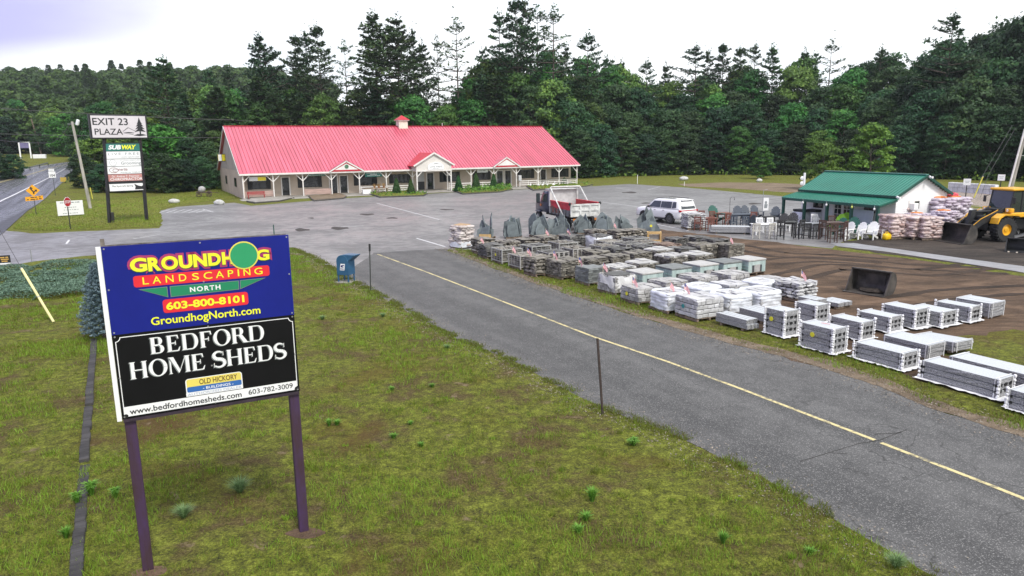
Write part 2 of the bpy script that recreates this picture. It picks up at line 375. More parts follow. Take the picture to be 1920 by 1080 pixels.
M_drive = m_asphalt('driveway_asphalt', (0.040, 0.039, 0.039), (0.094, 0.091, 0.089), 0.1, 0.5, 0.9, 0.6, (.486, -.874))
M_lot = m_asphalt('parking_asphalt', (0.125, 0.12, 0.12), (0.245, 0.236, 0.236), 0.6, 0.25, 0.9, 0.65)
M_road = m_asphalt('wet_road_asphalt', (0.035, 0.036, 0.04), (0.17, 0.172, 0.18), 1.0, 0.2, 0.3, 0.8, (-.46, .89))
def m_dirt(name, a, b_, c_, sc=1.0):
    m, nt, b, P = new_mat(name, 0.92, 0.3)
    mpn = nt.nodes.new('ShaderNodeMapping'); mpn.inputs['Rotation'].default_value = (0, 0, R(-32)); mpn.inputs['Scale'].default_value = (0.55, 1.5, 1); nt.links.new(P, mpn.inputs[0]); Q = mpn.outputs[0]
    n1 = noise(nt, Q, 0.35 * sc, 6, 0.62, 1.2); n2 = noise(nt, Q, 2.2, 6, 0.65, 0.6); n3 = noise(nt, P, 18, 4, 0.7)
    f = math_(nt, 'ADD', math_(nt, 'MULTIPLY', n1, 0.5), math_(nt, 'ADD', math_(nt, 'MULTIPLY', n2, 0.3), math_(nt, 'MULTIPLY', n3, 0.2)))
    nt.links.new(ramp(nt, f, [(0.36, a), (0.5, b_), (0.64, c_)]), b.inputs['Base Color'])
    nt.links.new(bumpn(nt, math_(nt, 'ADD', n2, n3), 0.9, 0.08), b.inputs['Normal']); return m
M_dirt = m_dirt('brown_dirt', (0.036, 0.023, 0.015), (0.115, 0.073, 0.046), (0.225, 0.146, 0.094))
M_mud = m_dirt('dark_wet_dirt', (0.02, 0.017, 0.015), (0.05, 0.04, 0.033), (0.10, 0.08, 0.065))
M_sand = m_dirt('sandy_edge', (0.10, 0.075, 0.05), (0.2, 0.15, 0.1), (0.30, 0.235, 0.17), 2)
M_gravel = mat('crushed_gravel', (0.30, 0.25, 0.21), 0.9, 0.7, 9, 0.9, 14)
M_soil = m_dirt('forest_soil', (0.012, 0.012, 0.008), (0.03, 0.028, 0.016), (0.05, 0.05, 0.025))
def m_paint(name, col, under, wear=0.5):
    m, nt, b, P = new_mat(name, 0.6, 0.4); n = noise(nt, P, 9, 6, 0.7)
    n2 = noise(nt, P, 0.9, 3, 0.6)
    f = mr(nt, math_(nt, 'ADD', math_(nt, 'MULTIPLY', n, 0.6), math_(nt, 'MULTIPLY', n2, 0.4)), 0.62 - wear * 0.3, 0.5 - wear * 0.3); f = math_(nt, 'MULTIPLY', f, 0.85)
    nt.links.new(mixc(nt, f, col, under), b.inputs['Base Color']); return m
M_yline = m_paint('worn_yellow_paint', (0.60, 0.51, 0.25), (0.09, 0.088, 0.086), 0.3)
M_wline = m_paint('worn_white_paint', (0.62, 0.62, 0.63), (0.2, 0.2, 0.2), 0.5)

def wobble(P, step=0.5, amp=0.12, seed=1):
    out = []; n = len(P)
    for i in range(n):
        a, b = np.array(P[i][:2], float), np.array(P[(i + 1) % n][:2], float); d = np.hypot(*(b - a)); k = max(1, min(160, int(d / step))); nr = np.array([-(b - a)[1], (b - a)[0]]) / max(d, 1e-6)
        for j in range(k):
            p = a + (b - a) * j / k; w = (fbm(p[0] + seed * 17, p[1], 1.6, 3) - 0.5) * 2 * amp * 1.6 + (vnoise(p[0], p[1] + seed * 5, 0.35) - 0.5) * amp
            if j > 0: p = p + nr * w
            out.append((p[0], p[1]))
    return out
def sheet(name, P, z, m, amp=0.12, step=0.5, seed=1, kind='structure', poly=None):
    W = poly or wobble(P, step, amp, seed)
    b = MB(); b.add([(x, y, z) for x, y in W], [tuple(range(len(W)))])
    o = b.build(name, m)
    if o.data.polygons[0].normal.z < 0: o.data.flip_normals()
    return struct(o, kind), W
PX = lambda pts: [tuple(at(*p)[:2]) for p in pts]
# one sheet of land to the horizon
def axis(lo, hi, a, b, fine, coarse):
    return np.unique(np.concatenate([np.arange(lo, a, coarse), np.arange(a, b, fine), np.arange(b, hi + 1, coarse)]))
gx = axis(-900, 900, -330, 150, 5, 30); gy = axis(-90, 1500, -20, 520, 5, 40)
X, Y = np.meshgrid(gx, gy); Z = terrain(X, Y)
nx, ny = len(gx), len(gy); idx = np.arange(nx * ny).reshape(ny, nx)
gf = np.stack([idx[:-1, :-1], idx[:-1, 1:], idx[1:, 1:], idx[1:, :-1]], -1).reshape(-1, 4)
gme = bpy.data.meshes.new('ground'); gme.from_pydata(np.stack([X, Y, Z], -1).reshape(-1, 3).tolist(), [], gf.tolist()); gme.materials.append(M_verge); gme.polygons.foreach_set('use_smooth', [True] * len(gf)); gme.update()
struct(link('ground', gme))
# front lawn
drive_left = [(545, 466), (575, 478), (610, 497), (640, 518), (700, 549), (740, 571), (800, 605), (860, 638), (940, 668), (1040, 722), (1130, 768), (1260, 815), (1350, 860), (1440, 902), (1560, 972), (1720, 1066), (1850, 1150)]
lawn_top = [(-260, 545), (0, 502), (60, 491), (150, 481), (230, 474), (330, 468), (470, 462)]
lp = PX(lawn_top + drive_left); lp += [(8.6, 3.0), (8.6, -40), (-70, -40)]
lawn_o, LAWN = sheet('lawn', lp, 0.014, M_lawn, 0.07, 0.22, 2)
# driveway along the lawn
drive_right = [(1990, 850), (1920, 815), (1830, 790), (1734, 761), (1645, 722), (1561, 694), (1461, 666), (1380, 648), (1300, 624), (1200, 595), (1100, 563), (1000, 531), (940, 508), (880, 486), (838, 466)]
dl = PX(drive_left[3:]); dr = PX(drive_right)
drive_o, DRIVE = sheet('driveway', dl + [(10.5, 2), (14, -30), (26, -30), (17, 6)] + dr + PX([(700, 474)]), 0.008, M_drive, 0.10, 0.4, 3)
# parking lot with its side entrance
lotp = PX([(-300, 470), (10, 432), (60, 438), (180, 433), (298, 428), (306, 412), (300, 396), (330, 388), (440, 380), (470, 386), (640, 372), (900, 358), (1115, 349), (1180, 345), (1290, 352), (1400, 362), (1500, 371), (1640, 380), (1720, 390), (1560, 466), (1420, 452), (1300, 441), (1232, 432), (1100, 452), (905, 476), (838, 470), (700, 478), (640, 522), (600, 510), (540, 480), (440, 475), (230, 486), (0, 515), (-260, 560)])
lot_o, LOT = sheet('parking_lot', lotp, 0.004, M_lot, 0.18, 0.8, 4)
# yard
dirtp = PX([(1225, 428), (1300, 437), (1410, 450), (1560, 468), (1660, 480), (1780, 497), (1990, 530), (2200, 760), (2050, 848), (1835, 788), (1737, 758), (1563, 692), (1464, 665), (1303, 622), (1105, 561), (1005, 529), (945, 507), (885, 485), (905, 474)])
dirt_o, DIRT = sheet('dirt_yard', dirtp, 0.010, M_dirt, 0.3, 0.5, 5)
mudp = PX([(1580, 452), (1700, 440), (1800, 425), (1990, 418), (2150, 470), (2150, 560), (1920, 512), (1780, 492), (1640, 474), (1570, 464)])
sheet('dark_dirt', mudp, 0.012, M_mud, 0.3, 0.5, 6)
pathp = PX([(1556, 456), (1600, 456), (1700, 470), (1800, 484), (1990, 509), (1990, 527), (1900, 508), (1780, 490), (1660, 472), (1570, 462)])
M_path = m_asphalt('wet_path_asphalt', (0.22, 0.22, 0.23), (0.32, 0.32, 0.34), 0.7, 0.15, 0.2, 0.5)
sheet('path', pathp, 0.016, M_path, 0.05, 0.5, 7)
grp = PX([(1600, 760), (1700, 765), (1830, 800), (2050, 860), (2050, 640), (1850, 600), (1780, 640), (1600, 690)])
# grassy strip between the pallets and the driveway, and bare sand at its edge
strip = PX([(842, 468), (885, 486), (945, 508), (1005, 530), (1105, 562), (1205, 594), (1303, 622), (1383, 645), (1464, 663), (1563, 690), (1648, 717), (1737, 756), (1835, 786), (1930, 815), (2030, 850), (2100, 830), (1900, 760), (1760, 722), (1600, 668), (1500, 636), (1400, 610), (1300, 583), (1150, 540), (1000, 500), (905, 470)])
strip_o, STRIP = sheet('grass_strip', strip, 0.0125, m_lawn('strip_turf', 1.1, 0.75), 0.25, 0.4, 8)
def even(P, n=40):
    P = np.array(P); d = np.r_[0, np.cumsum(np.hypot(*np.diff(P, axis=0).T))]; s = np.linspace(0, d[-1], n); return [tuple(q) for q in np.stack([np.interp(s, d, P[:, 0]), np.interp(s, d, P[:, 1])], 1)]
def band(name, lo, up, z, m, amp, n=420):
    """a strip of ground between two ragged edges, laid as quads"""
    A, B = np.array(even(lo if amp < 0 else PX(lo), n)), np.array(even(up if amp < 0 else PX(up), n)); amp = abs(amp); W = B - A; b = MB(); k = 4
    wa = (fbm(A[:, 0], A[:, 1], .9, 4) - .5) * amp * 2; wb = (fbm(B[:, 0] + 9, B[:, 1], .7, 4) - .5) * amp * 2; L = np.hypot(W[:, 0], W[:, 1])[:, None]; A2 = A + W / L * wa[:, None]; B2 = B + W / L * wb[:, None]
    b.v = [(*(A2[i] * (1 - j / k) + B2[i] * j / k), z) for i in range(n) for j in range(k + 1)]; q = k + 1
    b.f = [(i * q + j, (i + 1) * q + j, (i + 1) * q + j + 1, i * q + j + 1) for i in range(n - 1) for j in range(k)]; b.m = [0] * len(b.f); b.t = [.5] * len(b.f); o = b.build(name, m)
    if o.data.polygons[0].normal.z < 0: o.data.flip_normals()
    return struct(o)
band('sand_edge', [(850, 472), (940, 507), (1005, 532), (1105, 564), (1205, 596), (1303, 625), (1383, 649), (1464, 668), (1563, 696), (1648, 724), (1737, 765), (1835, 795), (1920, 822), (2000, 856)], [(850, 467), (940, 500), (1005, 524), (1105, 556), (1205, 587), (1303, 614), (1383, 636), (1464, 654), (1563, 679), (1648, 707), (1737, 745), (1835, 776), (1930, 803), (2010, 838)], 0.0145, M_sand, .22)
grs = PX([(1690, 648), (1750, 664), (1840, 668), (1920, 690), (2050, 740), (2050, 640), (1900, 618), (1850, 630), (1760, 640)])
sheet('yard_grass', grs, 0.014, MATS['strip_turf'], 0.3, 0.4, 10)
# far edge of the lot: bare earth band, then the wood floor
sheet('far_dirt', PX([(1270, 345), (1360, 342), (1450, 343), (1600, 350), (1600, 362), (1480, 361), (1380, 354), (1290, 350)]), 0.012, M_sand, 0.5, 1.5, 11)
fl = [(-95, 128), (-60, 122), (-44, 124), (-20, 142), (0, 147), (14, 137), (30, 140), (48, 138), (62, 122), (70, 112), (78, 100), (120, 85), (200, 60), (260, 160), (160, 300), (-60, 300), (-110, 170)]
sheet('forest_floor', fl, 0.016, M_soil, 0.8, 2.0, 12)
# gravel bank at the right, concrete blocks stand on it
gb = MB(); B0 = [(38.5, 62), (74, 50), (84, 78), (48, 90)]
def bil(u, v):
    a, b_, c_, d_ = [np.array(p) for p in B0]; return (a * (1 - u) + b_ * u) * (1 - v) + (d_ * (1 - u) + c_ * u) * v
n1, n2 = 60, 44; vs = []
for j in range(n2 + 1):
    for i in range(n1 + 1):
        u, v = i / n1, j / n2; p = bil(u, v); h = 0.2 * float(smooth01(0.18, 0.52, v)) * float(smooth01(0, 0.12, u)) * float(smooth01(1.0, 0.94, v)) + 0.12 * (float(fbm(p[0], p[1], 1.2, 3)) - 0.5) + 0.01
        vs.append((p[0], p[1], max(h, -0.05) if 0 < i < n1 and 0 < j < n2 else -0.1))
gb.add(vs, [(j * (n1 + 1) + i, j * (n1 + 1) + i + 1, (j + 1) * (n1 + 1) + i + 1, (j + 1) * (n1 + 1) + i) for j in range(n2) for i in range(n1)])
struct(gb.build('gravel_bank', M_gravel, smooth=True))
def bank_z(x, y):
    from_v = ((x - 43) * 0.36 + (y - 76) * 0.93); return 1.25
# main road, wet, climbing away at the far left
def ribbon(name, L_, R_, m, dz, n=90):
    def res(P):
        P = np.array(P); d = np.r_[0, np.cumsum(np.hypot(*np.diff(P, axis=0).T))]; s = np.linspace(0, d[-1], n); return np.stack([np.interp(s, d, P[:, 0]), np.interp(s, d, P[:, 1])], 1)
    A, B = res(L_), res(R_); b = MB(); k = 8
    for i in range(n):
        for j in range(k + 1):
            p = A[i] * (1 - j / k) + B[i] * j / k; b.v.append((p[0], p[1], float(terrain(p[0], p[1])) + dz))
    for i in range(n - 1):
        for j in range(k): q = i * (k + 1) + j; b.f.append((q, q + 1, q + k + 2, q + k + 1)); b.m.append(0); b.t.append(.5)
    o = b.build(name, m, smooth=True)
    if o.data.polygons[0].normal.z < 0: o.data.flip_normals()
    return struct(o)
XT = lambda pts: [tuple(at_t(*p)[:2]) for p in pts]
rr = XT([(-300, 640), (-100, 515), (8, 436), (52, 396), (100, 358), (118, 342), (140, 316), (152, 307), (166, 303.5)])
rl = XT([(-900, 480), (-500, 410), (-250, 365), (0, 325), (55, 315), (90, 309), (125, 304.5), (140, 302.8), (156, 301.5)])
ribbon('main_road', rl, rr, M_road, 0.05)
def lerp_rows(a, b, t): return [tuple(np.array(p) * (1 - t) + np.array(q) * t) for p, q in zip(a, b)]
def line_strip(name, p, q, w, m, z, n=1):
    a, b = np.array(p[:2], float), np.array(q[:2], float); d = (b - a) / np.hypot(*(b - a)); nr = np.array([-d[1], d[0]]) * w / 2
    mb = MB()
    for i in range(n):
        s, e = a + (b - a) * i / n, a + (b - a) * (i + 1) / n
        c4 = [(*(s + nr), z), (*(s - nr), z), (*(e - nr), z), (*(e + nr), z)]; mb.add(c4, [(0, 1, 2, 3)])
    return mb
def ribbon_line(name, L_, R_, t0, t1, m, dz): return ribbon(name, lerp_rows(L_, R_, t0), lerp_rows(L_, R_, t1), m, dz)
rle, rre = even(rl), even(rr)
ribbon_line('road_edge_marking', rle, rre, 0.10, 0.112, M_wline, 0.07)
ribbon_line('road_edge_marking', rle, rre, 0.80, 0.812, M_wline, 0.07)
ribbon_line('road_centre_marking', rle, rre, 0.455, 0.465, M_yline, 0.07)
ribbon_line('road_centre_marking', rle, rre, 0.48, 0.49, M_yline, 0.07)
# painted lines
def paint(name, segs, m, w, z):
    b = MB()
    for p, q in segs:
        k = line_strip('', at(*p), at(*q), w, m, z); b.add(k.v, k.f)
    o = b.build(name, m)
    for pl in o.data.polygons:
        pass
    return struct(o)
yl = [(708, 477), (800, 510.5), (900, 549), (1000, 588), (1113, 632), (1250, 678), (1390, 730), (1520, 780), (1640, 826)]
yl2 = [(1652, 831), (1760, 873), (1850, 908), (1960, 952), (2060, 992)]
paint('yellow_line', list(zip(yl, yl[1:])) + list(zip(yl2, yl2[1:])), M_yline, 0.105, 0.0125)
paint('white_marking', [((781, 447), (835, 463)), ((706, 381), (824, 412)), ((828, 404), (866, 403)), ((640, 425), (682, 424)), ((721, 417), (748, 416)), ((856, 406), (880, 404)), ((1232, 421), (1292, 433)), ((1130, 379), (1210, 390)), ((1150, 372), (1290, 372)), ((1155, 352), (1182, 356)), ((1215, 356), (1238, 350)), ((330, 420), (300, 421)), ((200, 441), (300, 434)), ((250, 448), (300, 440)), ((120, 441), (132, 441)), ((124, 458), (130, 450)),
      ((298, 399), (318, 393)), ((312, 399), (332, 393)), ((326, 399), (346, 393)), ((340, 399), (360, 393)), ((354, 399), (374, 393)), ((368, 399), (388, 393)), ((296, 400), (400, 397)), ((380, 392), (400, 398)), ((860, 371), (880, 370)), ((980, 371), (1000, 370))], M_wline, 0.13, 0.0125)
pb = MB()
for cx, cy, rx, ry in ((567, 431, 14, 2.6), (637, 428, 17, 2.6), (735, 409, 11, 1.2), (688, 402, 14, 1.6), (583, 409, 6, 1), (838, 393, 14, 1.0), (1180, 361, 14, 1.4), (1213, 381, 11, 1.0), (1415, 382, 12, 1.4)):
    c = at(cx, cy)
    pb.add([(*tuple(at(cx + rx * math.cos(w), cy + ry * math.sin(w) * (1 + 0.35 * math.sin(3 * w + cx)))[:2]), 0.0085) for w in [2 * math.pi * k / 22 for k in range(22)]], [tuple(range(22))])
struct(pb.build('potholes', mat('broken_asphalt', (0.05, 0.042, 0.038), 0.9, 0.5, 3, 0.8, 12)))
pc = MB(); cr = random.Random(4)
for pts in ([(1500, 866), (1560, 848), (1612, 832), (1650, 826), (1700, 806)], [(1560, 850), (1590, 852)], [(1640, 815), (1690, 812)], [(700, 476), (770, 473), (838, 470)], [(590, 431), (640, 437), (700, 436), (780, 430)]):
    for a, b in zip(pts, pts[1:]):
        k = line_strip('', at(*a), at(*b), cr.uniform(0.012, 0.035), None, 0.0135); pc.add(k.v, k.f)
struct(pc.build('asphalt_cracks', mat('crack_dark', (0.04, 0.038, 0.037), 0.9, 0.4, 5)))
# tyre tracks in the yard
def track(pts, w, k):
    c = np.array(even(PX(pts), 40)); d = np.gradient(c, axis=0); d /= np.hypot(d[:, 0], d[:, 1])[:, None]; nr = np.stack([-d[:, 1], d[:, 0]], 1)
    for s in (-.75, .75):
        a, b = c + nr * (s - w), c + nr * (s + w); band('tyre_track', [tuple(p) for p in a], [tuple(p) for p in b], .0150 + .0016 * k + .0007 * (s > 0), M_track, -.13, 160)
M_track = m_dirt('rutted_dirt', (0.022, 0.015, 0.01), (0.055, 0.036, 0.025), (0.10, 0.068, 0.047), 2)
for k, p_ in enumerate(([(1430, 492), (1520, 486), (1600, 490), (1700, 500), (1800, 505), (1880, 508)], [(1480, 520), (1560, 500), (1640, 505), (1740, 512), (1830, 500)], [(1690, 566), (1780, 552), (1880, 545), (1990, 541)], [(1380, 462), (1460, 478), (1560, 482), (1660, 490)])): track(p_, .22, k)
# grass blades on the lawn: far too many to count
def in_poly(px, py, P):
    P = np.array(P); r = np.zeros(len(px), bool); j = len(P) - 1
    for i in range(len(P)):
        xi, yi = P[i]; xj, yj = P[j]
        c = ((yi > py) != (yj > py)) & (px < (xj - xi) * (py - yi) / (yj - yi + 1e-12) + xi); r ^= c; j = i
    return r
def blade_mesh(name, pts, h, w, tone, rs, m, lean=0.6):
    n = len(pts); th = rs.rand(n) * 2 * np.pi; ln = (rs.rand(n) * lean)[:, None] * h[:, None]
    d = np.stack([np.cos(th), np.sin(th), np.zeros(n)], 1); th2 = rs.rand(n) * 2 * np.pi; e = np.stack([np.cos(th2), np.sin(th2), np.zeros(n)], 1) * w[:, None] / 2
    V = np.empty((n, 3, 3)); V[:, 0] = pts - e; V[:, 1] = pts + e; V[:, 2] = pts + d * ln + np.array([0, 0, 1]) * h[:, None]
    me = bpy.data.meshes.new(name); me.vertices.add(n * 3); me.vertices.foreach_set('co', V.ravel()); me.loops.add(n * 3); me.loops.foreach_set('vertex_index', np.arange(n * 3, dtype=np.int32))
    me.polygons.add(n); me.polygons.foreach_set('loop_start', np.arange(0, n * 3, 3, dtype=np.int32)); me.polygons.foreach_set('loop_total', np.full(n, 3, np.int32))
    a = me.attributes.new('tone', 'FLOAT', 'FACE'); a.data.foreach_set('value', tone.astype(np.float32)); me.materials.append(m); me.update(); me.validate()
    return me
def m_blade(name, lo, mid, hi, trans=0.3):
    m = bpy.data.materials.new(name); m.use_nodes = True; MATS[name] = m; nt = m.node_tree; b = nt.nodes['Principled BSDF']
    a = nt.nodes.new('ShaderNodeAttribute'); a.attribute_name = 'tone'; c = ramp(nt, a.outputs['Fac'], [(0.0, lo), (0.5, mid), (1.0, hi)])
    nt.links.new(c, b.inputs['Base Color']); b.inputs['Roughness'].default_value = 0.6; b.inputs['Specular IOR Level'].default_value = 0.3
    t = nt.nodes.new('ShaderNodeBsdfTranslucent'); nt.links.new(c, t.inputs[0]); s = nt.nodes.new('ShaderNodeMixShader'); s.inputs[0].default_value = trans
    nt.links.new(b.outputs[0], s.inputs[1]); nt.links.new(t.outputs[0], s.inputs[2]); nt.links.new(s.outputs[0], nt.nodes['Material Output'].inputs[0]); return m
M_blade = m_blade('grass_blade', (0.12, 0.10, 0.03), (0.135, 0.175, 0.02), (0.23, 0.38, 0.035))
rs = np.random.RandomState(11)
def lawn_blades(name, poly, n, box, zz, dens, hs, m=None, seed=0):
    r = np.random.RandomState(20 + seed); x = r.uniform(box[0], box[2], n); y = box[1] + (box[3] - box[1]) * r.rand(n) ** 1.7
    k = in_poly(x, y, poly); x, y = x[k], y[k]
    q = fbm(x, y, 2.4, 4); q2 = fbm(x + 50, y, 0.34, 3); dd = q * 0.5 + q2 * 0.5; k = r.rand(len(x)) < np.clip((dd - dens[0]) / dens[1], 0.06, 1); x, y, dd = x[k], y[k], dd[k]
    dist = np.sqrt(x * x + y * y); h = hs * (0.5 + r.rand(len(x))) * (0.6 + 1.3 * np.clip((dd - 0.4) * 3, 0, 1)); w = np.clip(0.0042 + dist * 0.00062, 0.006, 0.035) * (0.7 + 0.6 * r.rand(len(x)))
    tone = np.clip(0.05 + 0.75 * np.clip((dd - 0.35) * 3.2, 0, 1) + r.randn(len(x)) * 0.17, 0, 1)
    return struct(link(name, blade_mesh(name, np.stack([x, y, np.full(len(x), zz)], 1), h, w, tone, r, m or M_blade, 0.9)), 'stuff')
g1_ = lawn_blades('lawn_grass', LAWN, 620000, (-24, 5.2, 9, 47), 0.014, (0.43, 0.16), 0.062); tag(g1_, 'thin mossy grass growing on the front lawn', 'grass')
# clumps of taller grass, ragged lawn edge and loose grit along the driveway
crs = np.random.RandomState(31); K = 1500; cx = crs.uniform(-20, 8, K); cy = 5.5 + 36 * crs.rand(K) ** 1.6; k = in_poly(cx, cy, LAWN) & (fbm(cx, cy, 3.0, 3) > .42); cx, cy = cx[k], cy[k]; n_ = crs.randint(14, 60, len(cx)); ci = np.repeat(np.arange(len(cx)), n_); sr = (crs.rand(len(cx)) * .12 + .035)[ci]
gx_, gy_ = cx[ci] + crs.randn(len(ci)) * sr, cy[ci] + crs.randn(len(ci)) * sr * .8; ht = (crs.rand(len(cx)) * .09 + .05)[ci] * (.5 + .6 * crs.rand(len(ci))); di = np.hypot(gx_, gy_)
o = link('grass_clumps', blade_mesh('grass_clumps', np.stack([gx_, gy_, np.full(len(ci), .014)], 1), ht, np.clip(.005 + di * .0006, .006, .03), np.clip((.35 + .6 * crs.rand(len(cx)))[ci] + crs.randn(len(ci)) * .1, 0, 1), crs, M_blade, .8)); struct(o, 'stuff'); tag(o, 'scattered clumps of taller green grass on the front lawn', 'grass')
def along_edge(P, n, off, sd):
    P = np.array(even(P, 400)); i = crs.randint(0, 399, n); t = crs.rand(n)[:, None]; p = P[i] * (1 - t) + P[i + 1] * t; d = P[i + 1] - P[i]; d /= np.hypot(d[:, 0], d[:, 1])[:, None] + 1e-9
    return p + np.stack([-d[:, 1], d[:, 0]], 1) * (off + crs.randn(n) * sd)[:, None]
e_ = along_edge(PX(drive_left), 30000, .02, .14); di = np.hypot(e_[:, 0], e_[:, 1]); kk = fbm(e_[:, 0], e_[:, 1], .5, 3) > .44; e_, di = e_[kk], di[kk]
o = link('edge_grass', blade_mesh('edge_grass', np.c_[e_, np.full(len(e_), .012)], .03 + .06 * crs.rand(len(e_)), np.clip(.005 + di * .0006, .006, .03), crs.rand(len(e_)) * .7, crs, M_blade, 1.0)); struct(o, 'stuff'); tag(o, 'ragged grass growing over the driveway edge', 'grass')
g_ = np.concatenate([along_edge(PX(drive_left), 9000, -.15, .35), along_edge(PX(drive_right), 9000, .0, .4)]); n = len(g_); V = crs.randn(n, 3, 3) * .011 * (1 + .03 * np.hypot(g_[:, 0], g_[:, 1]))[:, None, None]; V[..., 2] = np.abs(V[..., 2]) * .8; V += np.c_[g_, np.full(n, .014)][:, None, :]
me = bpy.data.meshes.new('grit'); me.from_pydata(V.reshape(-1, 3).tolist(), [], np.arange(n * 3).reshape(-1, 3).tolist()); me.materials.append(mat('loose_grit', (0.30, 0.26, 0.21), .95, .7, 30)); o = link('grit', me); struct(o, 'stuff'); tag(o, 'loose sand and grit along both edges of the driveway', 'grit')
g2_ = lawn_blades('strip_grass', STRIP, 260000, (-4, 12, 22, 46), 0.0125, (0.36, 0.2), 0.07, seed=2); tag(g2_, 'short grass on the strip between pallets and driveway', 'grass')
isl = PX([(24, 429), (60, 396), (104, 362), (190, 356), (330, 350), (440, 345), (440, 372), (330, 384), (300, 394), (302, 424), (180, 430), (75, 433)])
ISL = wobble(isl, 1, 0.15, 3)
sheet('verge_island', None, 0.02, m_lawn('island_turf', 1.5, 0.2), poly=ISL)
g3_ = lawn_blades('verge_grass', ISL, 90000, (-62, 54, -24, 112), 0.02, (0.2, 0.2), 0.10, seed=3); tag(g3_, 'mown green grass on the verge under the plaza pylon', 'grass')
# ---------------------------------------------------------------- trees
def m_leaf(name, lo, mid, hi, rnd=0.22, trans=0.25):
    m = bpy.data.materials.new(name); m.use_nodes = True; MATS[name] = m; nt = m.node_tree; b = nt.nodes['Principled BSDF']
    a = nt.nodes.new('ShaderNodeAttribute'); a.attribute_name = 'tone'; c = ramp(nt, a.outputs['Fac'], [(0.0, lo), (0.5, mid), (1.0, hi)])
    oi = nt.nodes.new('ShaderNodeObjectInfo'); hs = nt.nodes.new('ShaderNodeHueSaturation')
    nt.links.new(mr(nt, oi.outputs['Random'], 0, 1, 1 - rnd, 1 + rnd), hs.inputs['Value'])
    fr = math_(nt, 'FRACT', math_(nt, 'MULTIPLY', oi.outputs['Random'], 9.7)); nt.links.new(mr(nt, fr, 0, 1, 0.462, 0.53), hs.inputs['Hue']); nt.links.new(c, hs.inputs['Color']); c = hs.outputs[0]
    nt.links.new(c, b.inputs['Base Color']); b.inputs['Roughness'].default_value = 0.55; b.inputs['Specular IOR Level'].default_value = 0.3
    t = nt.nodes.new('ShaderNodeBsdfTranslucent'); nt.links.new(c, t.inputs[0]); s = nt.nodes.new('ShaderNodeMixShader'); s.inputs[0].default_value = trans
    nt.links.new(b.outputs[0], s.inputs[1]); nt.links.new(t.outputs[0], s.inputs[2]); nt.links.new(s.outputs[0], nt.nodes['Material Output'].inputs[0]); return m
M_dec = m_leaf('broad_leaf', (0.026, 0.076, 0.018), (0.062, 0.17, 0.032), (0.15, 0.30, 0.048), 0.4)
M_decd = m_leaf('dark_broad_leaf', (0.011, 0.036, 0.015), (0.026, 0.078, 0.026), (0.066, 0.145, 0.036), 0.42)
M_bright = m_leaf('bright_leaf', (0.03, 0.085, 0.014), (0.08, 0.19, 0.025), (0.18, 0.31, 0.04), 0.2)
M_pine = m_leaf('pine_needle', (0.016, 0.044, 0.021), (0.036, 0.09, 0.034), (0.085, 0.15, 0.045), 0.25, 0.15)
M_spruce = m_leaf('blue_spruce_needle', (0.03, 0.06, 0.065), (0.09, 0.15, 0.165), (0.22, 0.31, 0.34), 0.05, 0.1)
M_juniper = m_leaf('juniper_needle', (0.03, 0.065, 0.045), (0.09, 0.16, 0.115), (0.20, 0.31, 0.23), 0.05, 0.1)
M_shrub = m_leaf('shrub_leaf', (0.01, 0.035, 0.01), (0.025, 0.085, 0.018), (0.06, 0.15, 0.03), 0.1, 0.2)
M_bark = mat('bark', (0.11, 0.09, 0.075), 0.95, 0.5, 8, 0.6, 14, mapscale=(1, 1, 0.25))
M_bark2 = mat('grey_bark', (0.22, 0.20, 0.18), 0.95, 0.5, 8, 0.6, 14, mapscale=(1, 1, 0.25))
def quads(name, cen, nrm, size, asp, tone, rs, m):
    """leaf-sized quads: centres, normals, half sizes"""
    n = len(cen); nrm = nrm / (np.linalg.norm(nrm, axis=1, keepdims=True) + 1e-9)
    r = rs.randn(n, 3); a = np.cross(nrm, r); a /= (np.linalg.norm(a, axis=1, keepdims=True) + 1e-9); b = np.cross(nrm, a)
    a = a * size[:, None]; b = b * (size * asp)[:, None]
    V = np.stack([cen - a, cen - b * 0.9, cen + a, cen + b * 0.9], 1)
    return V, tone
def qmesh(name, V, tone, m):
    n = len(V); me = bpy.data.meshes.new(name); me.vertices.add(n * 4); me.vertices.foreach_set('co', V.ravel()); me.loops.add(n * 4); me.loops.foreach_set('vertex_index', np.arange(n * 4, dtype=np.int32))
    me.polygons.add(n); me.polygons.foreach_set('loop_start', np.arange(0, n * 4, 4, dtype=np.int32)); me.polygons.foreach_set('loop_total', np.full(n, 4, np.int32))
    a = me.attributes.new('tone', 'FLOAT', 'FACE'); a.data.foreach_set('value', np.clip(tone, 0, 1).astype(np.float32)); me.materials.append(m); me.update(); me.validate(); return me
